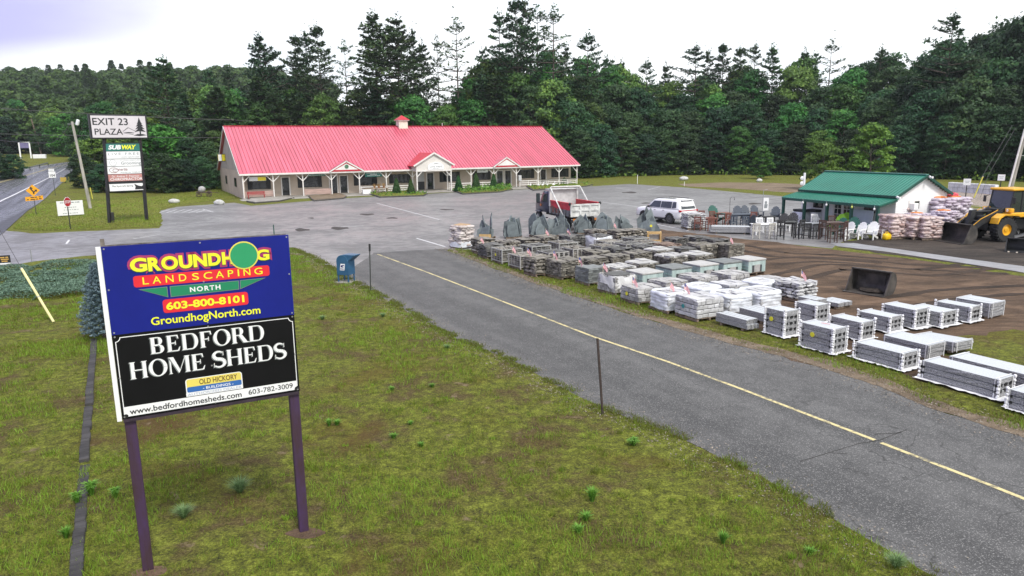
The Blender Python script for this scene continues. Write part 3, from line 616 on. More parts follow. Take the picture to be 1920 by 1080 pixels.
def dec_crown(seed, H=16., W=9., low=0.1, nl=55, per=200, leaf=0.26):
    """broad crown: leaf clumps through an uneven egg-shaped volume"""
    rs = np.random.RandomState(seed); Vs = []; Ts = []; lobes = []
    for i in range(nl):
        t = low + (1 - low) * (i + rs.rand()) / nl; prof = (math.sin(math.pi * min(1, (t - low) / (1 - low) * 0.86 + 0.14)) ** 0.6) if t < 0.97 else 0.25
        rad = W / 2 * prof * (0.55 + 0.5 * rs.rand()); w = i * 2.4 + rs.rand() * 1.5
        c = np.array([rad * math.cos(w), rad * math.sin(w), t * H]); lr = (0.75 + 0.75 * rs.rand()) * W / 9; lobes.append((c, lr))
        n = int(per * (0.6 + 0.8 * rs.rand())); d = rs.randn(n, 3); d /= np.linalg.norm(d, axis=1, keepdims=True); d[:, 2] = np.where(d[:, 2] < -0.25, -d[:, 2] * 0.6, d[:, 2])
        q = 0.55 + 0.5 * rs.rand(n) ** 0.5; stray = rs.rand(n) < 0.12; q = np.where(stray, q * 1.35, q)
        cen = c + d * q[:, None] * lr * np.array([1.25, 1.25, 0.8]); nr = d + rs.randn(n, 3) * 0.55 + np.array([0, 0, 0.35])
        V, T = quads('', cen, nr, leaf * (0.6 + 0.7 * rs.rand(n)), 0.62, 0.4 + rs.randn(n) * 0.16 + (rs.rand() - 0.5) * 0.35, rs, None); Vs.append(V); Ts.append(T)
    return np.concatenate(Vs), np.concatenate(Ts), lobes
def dec_tree(seed, H, W, m, low=0.1, nl=55, per=200, leaf=0.26, bark=None):
    V, T, lobes = dec_crown(seed, H, W, low, nl, per, leaf); t = MB(); rg = random.Random(seed)
    top = Vector((rg.uniform(-.3, .3), rg.uniform(-.3, .3), H * 0.8)); t.tube([(0, 0, -0.4), (0.05, 0.03, H * 0.2), (top.x * .6, top.y * .6, H * 0.5), top], [0.018 * H, 0.014 * H, 0.009 * H, 0.003 * H], 7)
    for c, lr in lobes[::4]:
        z0 = max(H * 0.12, c[2] * 0.72); p0 = Vector((top.x * z0 / H, top.y * z0 / H, z0)); t.tube([p0, (p0 + Vector(c)) / 2 + Vector((0, 0, -.2)), c], [0.006 * H, 0.004 * H, 0.0015 * H], 5)
    r = thing('leafy_tree', '', 'tree'); t.build('trunk', bark or M_bark, r, True); link('crown', qmesh('crown', V, T, m), r); r['H'] = H; del r['H']; return r, H
def pine_tree(seed, H=28., W=8., start=0.35, dens=1.0, m=None, whorl=0.9, per=46, droop=0.0, size=0.34, bark=None, up=0.25):
    """tall pine: whorls of flat needle sprays on a bare lower trunk"""
    rs = np.random.RandomState(seed); Vs = []; Ts = []; t = MB(); lean = rs.randn(2) * 0.012 * H
    ax = lambda z: np.array([lean[0] * (z / H) ** 2, lean[1] * (z / H) ** 2, z])
    t.tube([tuple(ax(z) - (0, 0, 0.4 if z == 0 else 0)) for z in np.linspace(0, H, 7)], [0.011 * H * (1 - 0.93 * k / 6) for k in range(7)], 7)
    z = start * H; asym = rs.rand() * 6.28
    while z < H * 0.985:
        u = (z - start * H) / (H * (1 - start)); L0 = W / 2 * (min(1, 0.45 + u * 2.2) if u < 0.3 else 1) * (1 - max(0, u - 0.25) / 0.75) ** 0.75 * 1.0 + 0.3
        nb = rs.randint(4, 7); w0 = rs.rand() * 6.28
        for k in range(nb):
            if rs.rand() > 0.55 + 0.4 * dens: continue
            w = w0 + k * 6.28 / nb + rs.randn() * 0.25; L = L0 * (0.55 + 0.6 * rs.rand()) * (1 + 0.28 * math.cos(w - asym)); el = up * (0.2 + 1.4 * u) - droop * (1 - u) + rs.randn() * 0.1
            d = np.array([math.cos(w) * math.cos(el), math.sin(w) * math.cos(el), math.sin(el)]); p0 = ax(z); p1 = p0 + d * L + np.array([0, 0, 0.06 * L])
            t.tube([tuple(p0), tuple((p0 + p1) / 2 - np.array([0, 0, 0.03 * L])), tuple(p1)], [0.05 + 0.012 * L, 0.03 + 0.006 * L, 0.012], 4, caps=False)
            n = int(per * dens * (0.5 + L / 4)); s = 0.25 + 0.8 * rs.rand(n) ** 0.7; side = np.array([-math.sin(w), math.cos(w), 0]); sw = rs.randn(n) * 0.24 * L * np.clip(1.25 - s * 0.7, 0.25, 1)
            cen = p0 + d * (s * L)[:, None] + side * sw[:, None] + np.stack([np.zeros(n), np.zeros(n), 0.10 + np.abs(rs.randn(n)) * 0.16 + 0.06 * L * s], 1)
            nr = np.array([0, 0, 1.0]) + rs.randn(n, 3) * 0.55
            V, T = quads('', cen, nr, size * (0.6 + 0.8 * rs.rand(n)), 0.42, 0.42 + rs.randn(n) * 0.17 + (rs.rand() - 0.5) * 0.3, rs, None); Vs.append(V); Ts.append(T)
        z += whorl * (0.6 + 0.8 * rs.rand()) * (1.15 - 0.5 * u)
    n = 60; cen = ax(H * 0.98) + rs.randn(n, 3) * np.array([0.35, 0.35, 0.8]); V, T = quads('', cen, rs.randn(n, 3), size * (0.5 + 0.6 * rs.rand(n)), 0.4, 0.4 + rs.randn(n) * 0.15, rs, None); Vs.append(V); Ts.append(T)
    r = thing('pine_tree', '', 'tree'); t.build('trunk', bark or M_bark, r, True); link('crown', qmesh('crown', np.concatenate(Vs), np.concatenate(Ts), m or M_pine), r); return r, H
DEC = [dec_tree(100 + i, H, W, M_dec, lo, 66, 190, 0.27) for i, (H, W, lo) in enumerate(((16, 9, .06), (15, 10, .04), (18, 9.5, .1), (14, 8.5, .05)))]
DARK = [dec_tree(120 + i, H, W, M_decd, lo, 78, 190, 0.27) for i, (H, W, lo) in enumerate(((17, 10, .02), (15, 10.5, .02), (19, 10, .05), (13, 9.5, .01)))]
BRI = [dec_tree(140 + i, H, W, M_bright, lo, 40, 170, 0.22) for i, (H, W, lo) in enumerate(((8, 6.5, .03), (9, 6, .05)))]
PINE = [pine_tree(200, 28, 11, .34, .95, whorl=1.25, per=40), pine_tree(201, 28, 10.5, .40, .8, whorl=1.5, per=42), pine_tree(202, 27, 12, .3, 1.05, whorl=1.15, per=44), pine_tree(203, 29, 11, .5, .55, whorl=1.6, per=40), pine_tree(204, 26, 9.5, .28, .85, whorl=1.35, per=40), pine_tree(205, 24, 10, .2, 1.0, whorl=1.2, per=42)]
HEM = [pine_tree(220, 18, 7.5, .06, 1.1, whorl=.75, per=52, droop=.25, up=.1), pine_tree(221, 16, 7, .04, 1.2, whorl=.7, per=50, droop=.3, up=.05)]
trg = random.Random(5)
def ray_at(px, py, depth):
    d = _x * (px - 960) / CF - _u * (py - 540) / CF + _f; return Vector((0, 0, CH)) + Vector(d * depth)
def plant(pr, px, py, depth, label, group, wide=1.0, name=None):
    """a tree whose top shows at (px, py) and whose trunk stands at that depth"""
    proto, H = pr; top = ray_at(px, py, depth); gz = float(terrain(top.x, top.y)); s = max(0.25, (top.z - gz) / H); sw = s ** 0.5 * wide if s > 1 else s * wide
    return place(proto, (top.x, top.y, gz - 0.05), trg.uniform(0, 6.28), label, group, (sw, sw, s))
G_P = 'pines along the skyline behind the plaza'
pines = [
 (305, 110, 118, 2, 1.15, 'broad twin-topped pine with a bare grey trunk behind the plaza pylon sign'),
 (390, 132, 150, 5, 1, 'short dense pine just left of the red-roofed plaza, beyond the shrubs'),
 (424, 128, 150, 4, 1, 'narrow pine rising over the left end of the red roof'),
 (488, 70, 140, 2, 1.05, 'layered pine standing apart, first tall one over the left end of the red roof'),
 (547, 68, 142, 0, .9, 'leftmost tall pine of the clump over the first porch gable'),
 (570, 60, 146, 4, .9, 'middle pine of the clump over the first porch gable'),
 (597, 50, 141, 0, 1, 'tallest and darkest pine of the clump over the first porch gable'),
 (645, 80, 148, 3, .9, 'thin ragged pine at the left edge of the big pine pair by the cupola'),
 (702, 30, 140, 2, 1.3, 'massive bushy pine left of the cupola, left one of the big pair'),
 (743, 36, 141, 2, 1.3, 'massive bushy pine right behind the cupola, right one of the big pair'),
 (772, 56, 147, 4, .8, 'slim pine leaning out right of the big pair by the cupola'),
 (791, 82, 150, 5, .8, 'small pine top between the big pair and the sparse pines'),
 (819, 72, 148, 3, .8, 'feathery thin pine in the gap right of the cupola'),
 (856, 39, 141, 3, 1.1, 'sparse see-through pine with long bare limbs right of the cupola'),
 (903, 94, 150, 4, .9, 'short dark spruce-like pine between the sparse pine and the tallest pines'),
 (937, 27, 142, 1, 1.1, 'open-crowned tall pine with tiered plates left of the tallest clump'),
 (972, 1, 141, 0, 1.05, 'tallest pine of all, reaching the top of the picture, left of its clump'),
 (987, 0, 145, 4, .9, 'tallest clump, second pine, its tip touching the top of the picture'),
 (1008, 16, 143, 3, 1, 'pine with a thin forked top inside the tallest clump'),
 (1038, 17, 140, 3, 1.25, 'bare sided pine with long limbs reaching right, right end of the tallest clump'),
 (1060, 88, 150, 4, .9, 'dark low pine tucked right under the long-limbed pine'),
 (1101, 66, 142, 1, 1.1, 'neat tiered pine standing alone over the right end of the red roof'),
 (1135, 110, 158, 5, .8, 'first of three small pines right of the lone tiered pine'),
 (1150, 111, 160, 4, .8, 'second of three small pines right of the lone tiered pine'),
 (1165, 117, 162, 5, .8, 'third and lowest of three small pines right of the lone tiered pine'),
 (1212, 116, 150, 1, 1, 'small wide-armed pine alone in the low gap of the skyline'),
 (1248, 123, 162, 5, .8, 'pine tip barely above the leaves left of the dark flat-topped pine'),
 (1306, 89, 150, 1, 1.25, 'dark flat-armed pine, first on the skyline above the white car'),
 (1330, 95, 160, 4, .9, 'slender pine between the dark flat-armed pine and the paired pines'),
 (1360, 85, 158, 0, 1, 'left pine of the paired tops above the dining sets'),
 (1394, 90, 158, 0, 1, 'right pine of the paired tops above the dining sets'),
 (1417, 86, 160, 1, .9, 'narrow pine at the right end of the row above the white car'),
 (1452, 90, 150, 5, 1, 'pointed pine over the left end of the green shed roof'),
 (1509, 97, 155, 5, .9, 'bushy pine tip above the green shed, left of the forked one'),
 (1529, 99, 160, 4, .8, 'slim pine tip above the green shed, beside the bushy tip'),
 (1559, 78, 150, 3, 1, 'fork-topped sparse pine standing highest above the green shed'),
 (1652, 92, 140, 1, .9, 'lone pine poking from the leaves above the right end of the green shed'),
 (1787, 29, 118, 1, 1.15, 'tall dark layered pine over the yellow loader'),
]
for px, py, dp, k, wd, lab in pines: plant(PINE[k], px, py, dp, lab, G_P, wd)
# understory behind the plaza
for i in range(46):
    px = 395 + i * 15.6 + trg.uniform(-9, 9); k = trg.random(); dp = trg.uniform(136, 150) if px > 520 else trg.uniform(128, 140)
    if k < .5: plant(HEM[i % 2], px, trg.uniform(140, 205), dp, 'dark layered hemlock in the unbroken thicket behind the red plaza roof', 'thicket behind the red roof', 1.25)
    else: plant(DEC[i % 4], px, trg.uniform(150, 215), dp, 'leafy green tree in the unbroken thicket behind the red plaza roof', 'thicket behind the red roof', 1.0)
# the wood along the right side of the lot
edge = [(12, 133), (20, 140), (30, 143), (40, 143), (50, 140), (58, 131), (65, 121), (72, 113), (80, 105), (92, 100), (108, 94)]
prof_x = [1040, 1100, 1160, 1200, 1300, 1400, 1450, 1500, 1600, 1700, 1780, 1850, 1920, 2100]; prof_y = [112, 118, 134, 146, 150, 138, 134, 130, 132, 114, 84, 66, 42, 10]
E_ = even(edge, 24)
for row, (off, hf) in enumerate(((0, .46), (5, .68), (11, .86), (18, .97), (26, 1.04))):
    n = 24
    for i, (ex, ey) in enumerate(E_):
        t = np.array(E_[min(i + 1, n - 1)]) - np.array(E_[max(i - 1, 0)]); t = t / np.hypot(*t); nr = np.array([-t[1], t[0]]); p = np.array([ex, ey]) + nr * (off + trg.uniform(-1.5, 1.5)) + t * (trg.uniform(-1.5, 1.5) + (row % 2) * 2.2)
        dp = float(np.dot(_f, np.array([p[0], p[1], 0]) - np.array([0, 0, CH]))); px = 960 + CF * float(np.dot(_x, np.array([p[0], p[1], 0]) - np.array([0, 0, CH]))) / dp
        if px > 2050: continue
        py = float(np.interp(px, prof_x, prof_y)) + 6; hz = 266 - (px - 960) * 0.011; full = CH + (hz - py) / CF * dp
        h = full * hf * trg.uniform(.88, 1.06); pr = DARK[(i * 3 + row) % 4] if (row < 3 and trg.random() < .8) or px > 1600 else DEC[(i + row) % 4]; proto, H = pr; s = h / H; sw = max(0.75, min(1.25, s ** 0.6)) * (1.0 if row else .9)
        where = 'behind the green-roofed shed and the loader' if px > 1460 else 'across the lot from the white car'
        place(proto, (p[0], p[1], -0.1), trg.uniform(0, 6.28), ('low leafy edge tree' if row == 0 else 'tall leafy tree') + ' of the dense dark wood ' + where, 'dense wood ' + where, (sw, sw, s))
for px, py, dp, k in ((1545, 270, 92, 0), (1430, 275, 120, 1), (1640, 235, 90, 1)):
    plant(BRI[k], px, py, dp, {1545: 'yellow-green sapling against the dark wood above the left end of the green shed roof', 1430: 'pale green low tree at the wood edge left of the green shed', 1640: 'yellow-green tree leaning from the dark wood over the green shed ridge'}[px], 'light saplings at the wood edge', 1.0)
# left side: thicket behind the pylon sign and along the road
left = [(150, 290, 105, 'D', 0), (176, 262, 118, 'B', 0), (205, 225, 122, 'E', 1), (232, 205, 128, 'E', 2), (262, 215, 118, 'B', 1), (292, 240, 112, 'B', 0), (322, 246, 114, 'B', 1), (350, 262, 112, 'D', 2), (385, 268, 116, 'D', 0), (405, 250, 124, 'E', 3), (300, 290, 100, 'D', 1), (340, 300, 103, 'D', 3), (378, 305, 106, 'D', 2), (262, 288, 102, 'D', 0), (225, 300, 100, 'D', 3), (190, 312, 99, 'D', 1), (410, 318, 110, 'D', 1), (188, 195, 165, 'E', 0), (225, 180, 160, 'H', 0), (262, 172, 150, 'H', 1), (300, 168, 146, 'E', 2), (345, 175, 146, 'H', 0), (375, 170, 150, 'E', 1), (408, 180, 148, 'H', 1), (440, 176, 146, 'E', 3), (150, 215, 172, 'E', 3), (120, 218, 190, 'B', 0), (95, 205, 205, 'E', 1), (60, 195, 215, 'H', 0), (30, 190, 222, 'E', 2), (-10, 185, 225, 'D', 0), (5, 222, 200, 'D', 3), (40, 232, 205, 'D', 2), (80, 240, 200, 'D', 1), (110, 246, 196, 'E', 0), (140, 255, 180, 'D', 2), (-30, 215, 205, 'D', 1), (165, 262, 150, 'D', 0), (-14, 284, 122, 'D', 3), (20, 291, 124, 'D', 1)]
for px, py, dp, k, v in left:
    pr = {'D': DARK, 'B': BRI, 'E': DEC, 'H': HEM}[k][v % {'D': 4, 'B': 2, 'E': 4, 'H': 2}[k]]
    where = 'far up the wet road, left of the plaza pylon sign' if px < 160 else ('behind the tall plaza pylon sign' if px < 285 else 'between the pylon sign and the red-roofed plaza')
    what = {'D': 'dark leafy bush-like tree', 'B': 'bright green leafy tree', 'E': 'mid green leafy tree', 'H': 'dark layered hemlock'}[k]
    plant(pr, px, py, dp, f'{what} {where}', 'trees ' + where, 1.3 if k in 'DB' else 1.1)
# far-off wooded hill: reads as one mass
hrs = np.random.RandomState(3); Vs = []; Ts = []
hv = [dec_crown(300 + i, 13, 9.5, .3, 24, 40, 0.68)[:2] for i in range(3)]
cone = []
for i in range(2):
    rs_ = np.random.RandomState(330 + i); n = 620; z = 4 + 12.5 * rs_.rand(n); rad = (18.5 - z) / 14 * 4.6 * np.sqrt(rs_.rand(n)); w = rs_.rand(n) * 6.28
    cone.append(quads('', np.stack([rad * np.cos(w), rad * np.sin(w), z], 1), np.array([0, 0, 1.]) + rs_.randn(n, 3) * .5, 0.7 * (0.6 + .7 * rs_.rand(n)), .5, 0.25 + rs_.randn(n) * .13, rs_, None))
cnt = 0
for k in range(9000):
    x, y = hrs.uniform(-420, 60), hrs.uniform(205, 560)
    z = float(terrain(x, y)); d = y; px = 960 + CF * x / d
    if px < -60 or px > 640 or hrs.rand() > 0.42: continue
    V, T = hv[k % 3] if hrs.rand() < .9 else cone[k % 2]; s = hrs.uniform(.75, 1.25); a = hrs.rand() * 6.28; ca, sa = math.cos(a) * s, math.sin(a) * s
    q = V.copy(); q[..., 0] = V[..., 0] * ca - V[..., 1] * sa + x; q[..., 1] = V[..., 0] * sa + V[..., 1] * ca + y; q[..., 2] = V[..., 2] * s + z - 1.5; Vs.append(q); Ts.append(T + (hrs.rand() - .5) * .35); cnt += 1
    if cnt > 950: break
wood = link('far_wood', qmesh('far_wood', np.concatenate(Vs), np.concatenate(Ts), M_dec)); struct(wood, 'stuff'); tag(wood, 'distant mixed wood covering the hill at far left', 'wood')
# ground-hugging undergrowth under the wood edge
urs = np.random.RandomState(9); P_ = []
for (ex, ey) in even(edge, 300):
    for q in range(9): P_.append((ex + urs.randn() * 1.6, ey - 1.5 + urs.randn() * 1.4, abs(urs.randn()) * .45 + .1))
for (ex, ey) in even([(-70, 118), (-56, 108), (-46, 112), (-38, 128), (-10, 143), (10, 138)], 240):
    for q in range(9): P_.append((ex + urs.randn() * 1.6, ey + urs.randn() * 1.4, abs(urs.randn()) * .5 + .1))
P_ = np.array(P_); V, T = quads('', P_, urs.randn(len(P_), 3) + np.array([0, 0, .6]), 0.3 * (.5 + urs.rand(len(P_))), .6, .5 + urs.randn(len(P_)) * .25, urs, None)
ug = link('undergrowth', qmesh('undergrowth', V, T, M_bright)); struct(ug, 'stuff'); tag(ug, 'bright green weeds along the foot of the wood', 'undergrowth')
# ---------------------------------------------------------------- red-roofed plaza
M_red = mat('red_roof_metal', (0.58, 0.088, 0.145), 0.3, 0.24, 2.2, 0.03, 3, spec=0.75, mapscale=(1, .06, .06))
M_redd = mat('deep_red_metal', (0.50, 0.012, 0.03), 0.4, 0.15, 0.8, spec=0.5)
M_siding = mat('beige_siding', (0.52, 0.43, 0.35), 0.75, 0.12, 0.5, 0.15, 6)
M_sidingg = mat('grey_clapboard', (0.40, 0.36, 0.31), 0.75, 0.15, 0.7, 0.15, 6)
M_trim = mat('white_trim', (0.74, 0.71, 0.68), 0.6, 0.1, 2)
M_black = mat('black_paint', (0.018, 0.018, 0.02), 0.45, 0.3, 3)
M_glass = mat('dark_glass', (0.02, 0.024, 0.028), 0.08, 0.4, 0.8, spec=0.8)
M_rail = mat('faded_pink_boards', (0.44, 0.31, 0.27), 0.85, 0.3, 1.5, 0.3, 9, mapscale=(.3, 1, 3))
M_conc = mat('porch_concrete', (0.30, 0.28, 0.25), 0.85, 0.35, 1.2, 0.3, 12)
M_white = mat('white_board', (0.80, 0.80, 0.80), 0.55, 0.05, 2)
M_ink = mat('black_ink', (0.015, 0.015, 0.017), 0.5, 0.1, 5)
PO, PA = (-32.53, 87.95), 0.488
pl = thing('plaza_building', 'long beige shopping plaza with pink-red metal roof, cupola and post porch', 'building', (PO[0], PO[1], 0), PA)
LEN = 48.3; YR, ZR, ZE = 11.15, 8.92, 2.97
def zroof(y): return ZE + (ZR - ZE) * (y + 0.3) / (YR + 0.3)
w = MB()
gab = [(0, 0), (22.3, 0), (22.3, ZE - .1), (YR, ZR - .22), (0, ZE - .1)]
w.prism(gab, 'x', 0.0, 0.2, 0)
w.prism([(1.8, 0), (22.3, 0), (22.3, ZE - .1), (YR, ZR - .22), (1.8, zroof(1.8) - .2)], 'x', LEN - .2, LEN, 0)
w.box((LEN / 2, 1.9, 1.5), (LEN - .41, .2, 3.0)); w.box((LEN / 2, 22.2, 1.5), (LEN - .41, .19, 3.0))
w.build('wall', M_siding, pl)
cb = MB()   # clapboards on the upper gable
for i in range(40):
    z = 3.35 + i * .135
    if z > 8.4: break
    hw = (ZR - .3 - z) / (ZR - ZE) * 11.0; cb.add([(-.001, YR - hw, z), (-.001, YR + hw, z), (-.02, YR + hw, z), (-.02, YR - hw, z), (-.003, YR - hw + .14, z + .13), (-.003, YR + hw - .14, z + .13)], [(0, 1, 2, 3), (2, 3, 4, 5)])
cb.build('clapboard', M_sidingg, pl)
r = MB(); x0, x1 = -.35, LEN + .35
r.slab((x0, -.3, ZE + .08), (x1, -.3, ZE + .08), (x1, YR, ZR + .08), (x0, YR, ZR + .08), .1); r.slab((x1, 2 * YR + .3, ZE + .08), (x0, 2 * YR + .3, ZE + .08), (x0, YR + .002, ZR + .08), (x1, YR + .002, ZR + .08), .1)
n = 108; sl_ = math.hypot(YR + .3, ZR - ZE); ang = math.atan2(ZR - ZE, YR + .3)
for i in range(n + 1):
    x = x0 + .03 + (x1 - x0 - .06) * i / n; r.box((x, (YR - .3) / 2, (ZE + ZR) / 2 + .105), (.035, sl_ - .02, .05), (ang, 0, 0), mi=1)
rf = r.build('roof', [M_red, mat('roof_seam', (0.22, 0.015, 0.035), 0.5, 0.2, 1)], pl)
rc = MB(); rc.box(((x0 + x1) / 2, YR, ZR + .12), (x1 - x0, .3, .06)); rc.build('ridge_cap', M_redd, rf)
tr = MB(); tr.box(((x0 + x1) / 2, -.33, ZE - .03), (x1 - x0, .06, .2)); tr.box((LEN / 2, .8, ZE - .155), (LEN - .5, 1.9, .04))
for xs in (x0 - .02, x1 + .02):
    for s_ in (1, -1):
        yc = YR + s_ * (YR + .3) / 2 * -1; tr.box((xs, yc, (ZE + ZR) / 2 - .02), (.05, sl_, .2), (ang * s_, 0, 0))
tr.build('fascia', M_trim, pl)
fl_ = MB(); fl_.box((LEN / 2, .55, .05), (LEN + .3, 2.3, .12)); fl_.build('porch_floor', M_conc, pl)
POSTS = [0.05, 3.6, 7.2, 10.8, 14.45, 18.1, 21.8, 26.9, 30.5, 34.1, 37.75, 41.4, 45.05, LEN - .05]
for i, x in enumerate(POSTS):
    b = MB(); b.box((x, 0, 1.46), (.13, .13, 2.7), b=.008)
    for s_ in (-1, 1):
        if (i == 0 and s_ < 0) or (i == len(POSTS) - 1 and s_ > 0): continue
        b.box((x + s_ * .42, 0, 2.38), (.09, .09, 1.08), (0, s_ * R(45), 0))
    b.build('porch_post', M_trim, pl)
W_ = 1.8
def door(x0, x1, z0=.14, z1=2.32, glass=True):
    f = MB(); f.box((x0 - .08, W_ - .03, (z0 + z1) / 2 + .05), (.14, .12, z1 - z0 + .1)); f.box((x1 + .08, W_ - .03, (z0 + z1) / 2 + .05), (.14, .12, z1 - z0 + .1)); f.box(((x0 + x1) / 2, W_ - .03, z1 + .13), (x1 - x0 + .3, .13, .1))
    d = MB(); d.box(((x0 + x1) / 2, W_ - .02, (z0 + z1) / 2 + .03), (x1 - x0, .05, z1 - z0)); o = d.build('door', M_black, pl); f.build('door_frame', M_trim, o)
    if glass: g = MB(); g.box(((x0 + x1) / 2, W_ - .05, (z0 + z1) / 2 + .12), (x1 - x0 - .24, .02, z1 - z0 - .5)); g.build('glass', M_glass, o)
    h = MB(); h.box((x0 + .1, W_ - .075, 1.1), (.03, .04, .3)); h.build('handle', mat('steel', (0.5, 0.5, 0.5), 0.35, 0.2, 4, metal=0.8), o); return o
for a in ((4.98, 5.82), (11.05, 11.95), (12.4, 13.3), (24.6, 25.5), (35.5, 36.4), (36.85, 37.75), (42.9, 43.75)): door(*a)
pn = MB(); pn.box((23.7, W_ - .03, .7), (.95, .05, 1.1)); pn.build('dark_panel', M_black, pl)
pn = MB(); pn.box((23.7, W_ - .02, 1.9), (.95, .05, 1.25)); pn.build('pale_panel', mat('pale_window_film', (0.5, 0.5, 0.5), 0.5, 0.15, 1), pl)
def window(x0, x1, z0, z1, n=2, sh=.5):
    f = MB(); f.box(((x0 + x1) / 2, W_ - .02, (z0 + z1) / 2), (x1 - x0 - 2 * sh, .06, z1 - z0)); o = f.build('window', M_black, pl)
    g = MB(); wv = (x1 - x0 - 2 * sh - .1) / n
    for i in range(n): g.box((x0 + sh + .05 + wv * (i + .5), W_ - .055, (z0 + z1) / 2), (wv - .07, .02, z1 - z0 - .14))
    g.build('pane', M_glass, o)
    for xx in (x0 + sh / 2, x1 - sh / 2):
        s_ = MB(); s_.box((xx, W_ - .02, (z0 + z1) / 2), (sh - .03, .05, z1 - z0 + .06))
        for k in range(9): s_.box((xx, W_ - .05, z0 + .1 + k * (z1 - z0 - .2) / 8), (sh - .12, .015, .05), (R(25), 0, 0))
        s_.build('shutter', M_black, o)
    return o
for a in ((.8, 3.6, 1.05, 2.5, 2), (6.9, 10.0, 1.06, 2.4, 2), (14.2, 17.4, 1.06, 2.4, 3), (19.1, 22.2, 1.16, 2.35, 2), (26.45, 29.6, 1.1, 2.45, 3), (31.6, 34.5, 1.2, 2.4, 2), (38.9, 41.8, 1.2, 2.45, 3), (44.8, 47.9, 1.2, 2.45, 3)): window(*a)
for ya, yb in ((14.6, 16.1), (5.2, 7.0)):
    f = MB(); f.box((-.03, (ya + yb) / 2, 1.8), (.06, yb - ya, 1.15)); o = f.build('window', mat('brown_frame', (0.08, 0.06, 0.05), .6, .3, 3), pl); g = MB(); g.box((-.066, (ya + yb) / 2, 1.8), (.02, yb - ya - .2, .95)); g.build('pane', M_glass, o)
def rails(x0, x1, kind):
    b = MB()
    if kind == 'board':
        for k in range(4): b.box(((x0 + x1) / 2, .03 + .003 * k, .32 + k * .17), (x1 - x0, .035, .155))
        for x in (x0 + .1, x1 - .1): b.box((x, -.03, .5), (.08, .05, .85))
    else:
        for z in (.35, .62, .9): b.box(((x0 + x1) / 2, 0, z), (x1 - x0, .04, .12))
        n_ = max(2, int((x1 - x0) / 1.2))
        for k in range(n_ + 1): b.box((x0 + .05 + (x1 - x0 - .1) * k / n_, .05, .52), (.09, .06, .95))
    o = b.build('porch_railing', M_rail if kind == 'board' else M_trim, pl)
    if kind == 'dark': t = MB(); t.box(((x0 + x1) / 2, 0, 1.0), (x1 - x0, .2, .05)); t.build('rail_cap', mat('dark_brown_wood', (0.05, 0.035, 0.03), .7, .3, 3), o)
for a in ((.2, 3.5, 'board'), (7.3, 10.7, 'board'), (14.6, 18.0, 'open'), (18.2, 21.6, 'open'), (27.1, 30.4, 'open'), (30.7, 34.0, 'open'), (38.3, 41.3, 'open'), (41.5, 45.0, 'dark'), (45.1, LEN - .15, 'dark')): rails(*a)
def porch_gable(xc, hw, z0, z1, red):
    """low decorative gable on the eave"""
    b = MB(); yb = -.3 + (z1 - z0 - .05) / math.tan(ang) + .35
    b.prism([(xc - hw, z0), (xc + hw, z0), (xc, z1)], 'y', -.42, -.34); o = b.build('porch_gable', red, pl)
    t = MB(); L = math.hypot(hw, z1 - z0); a_ = math.atan2(z1 - z0, hw)
    for s_ in (-1, 1): t.box((xc + s_ * hw / 2, -.45, (z0 + z1) / 2 + .04), (L + .15, .1, .16), (0, s_ * a_, 0))
    t.build('gable_trim', M_trim, o)
    q = MB()
    for s_ in (-1, 1): q.add([(xc + s_ * (hw + .1), -.46, z0 + .13), (xc, -.46, z1 + .16), (xc, yb, z1 + .16), (xc + s_ * (hw + .1), -.2, z0 + .13)], [(0, 1, 2, 3) if s_ < 0 else (3, 2, 1, 0)])
    q.build('gable_roof', M_red, o); p_ = MB(); p_.prism([(xc - hw * .72, z0 + .2), (xc + hw * .72, z0 + .2), (xc, z1 - .24)], 'y', -.44, -.42); p_.build('gable_panel', M_trim, o); return o
pg1 = porch_gable(12.75, 2.15, ZE + .05, 4.25, M_redd); pg2 = porch_gable(36.0, 2.1, ZE + .05, 4.3, M_redd)
cw = MB(); cw.lathe([(.22, -.47), (.27, -.47), (.27, -.45)], 18, 'y', (12.75, 0, 3.62)); cw.build('round_wreath', mat('wreath_green', (0.09, 0.2, 0.12), .9, .5, 9), pg1)
po = MB(); px0, px1 = 21.7, 26.8; pc_ = 24.25
po.prism([(px0, 2.78), (px1, 2.78), (px1, 3.75), (pc_, 5.1), (px0, 3.75)], 'y', -1.75, -1.65)
for xx in (px0 + .05, px1 - .05): po.box((xx, -.7, 3.26), (.1, 1.88, .96))
pw = po.build('portico', mat('cream_clapboard', (0.72, 0.68, 0.63), .7, .1, 1), pl)
cl_ = MB()
for k in range(16):
    z = 2.86 + k * .135; hw = 2.52 if z < 3.7 else 2.52 * (5.1 - z) / 1.38
    if hw > .1: cl_.add([(pc_ - hw, -1.752, z), (pc_ + hw, -1.752, z), (pc_ + hw, -1.772, z), (pc_ - hw, -1.772, z), (pc_ - hw + .05, -1.754, z + .13), (pc_ + hw - .05, -1.754, z + .13)], [(0, 3, 2, 1), (3, 4, 5, 2)])
cl_.build('clapboard', MATS['cream_clapboard'], pw)
q = MB(); yb = 3.4
for s_ in (-1, 1): q.slab((pc_ + s_ * 2.95, -1.95, 3.52), (pc_, -1.95, 5.2), (pc_, yb, 5.2), (pc_ + s_ * 2.95, .9, 3.52), .09)
q.build('portico_roof', M_redd, pw); t = MB(); a_ = math.atan2(1.68, 2.95); L = math.hypot(1.68, 2.95)
for s_ in (-1, 1): t.box((pc_ + s_ * 1.475, -1.98, 4.33), (L, .06, .2), (0, s_ * a_, 0))
t.box((pc_, -1.78, 2.82), (5.15, .06, .14)); t.build('portico_trim', M_trim, pw)
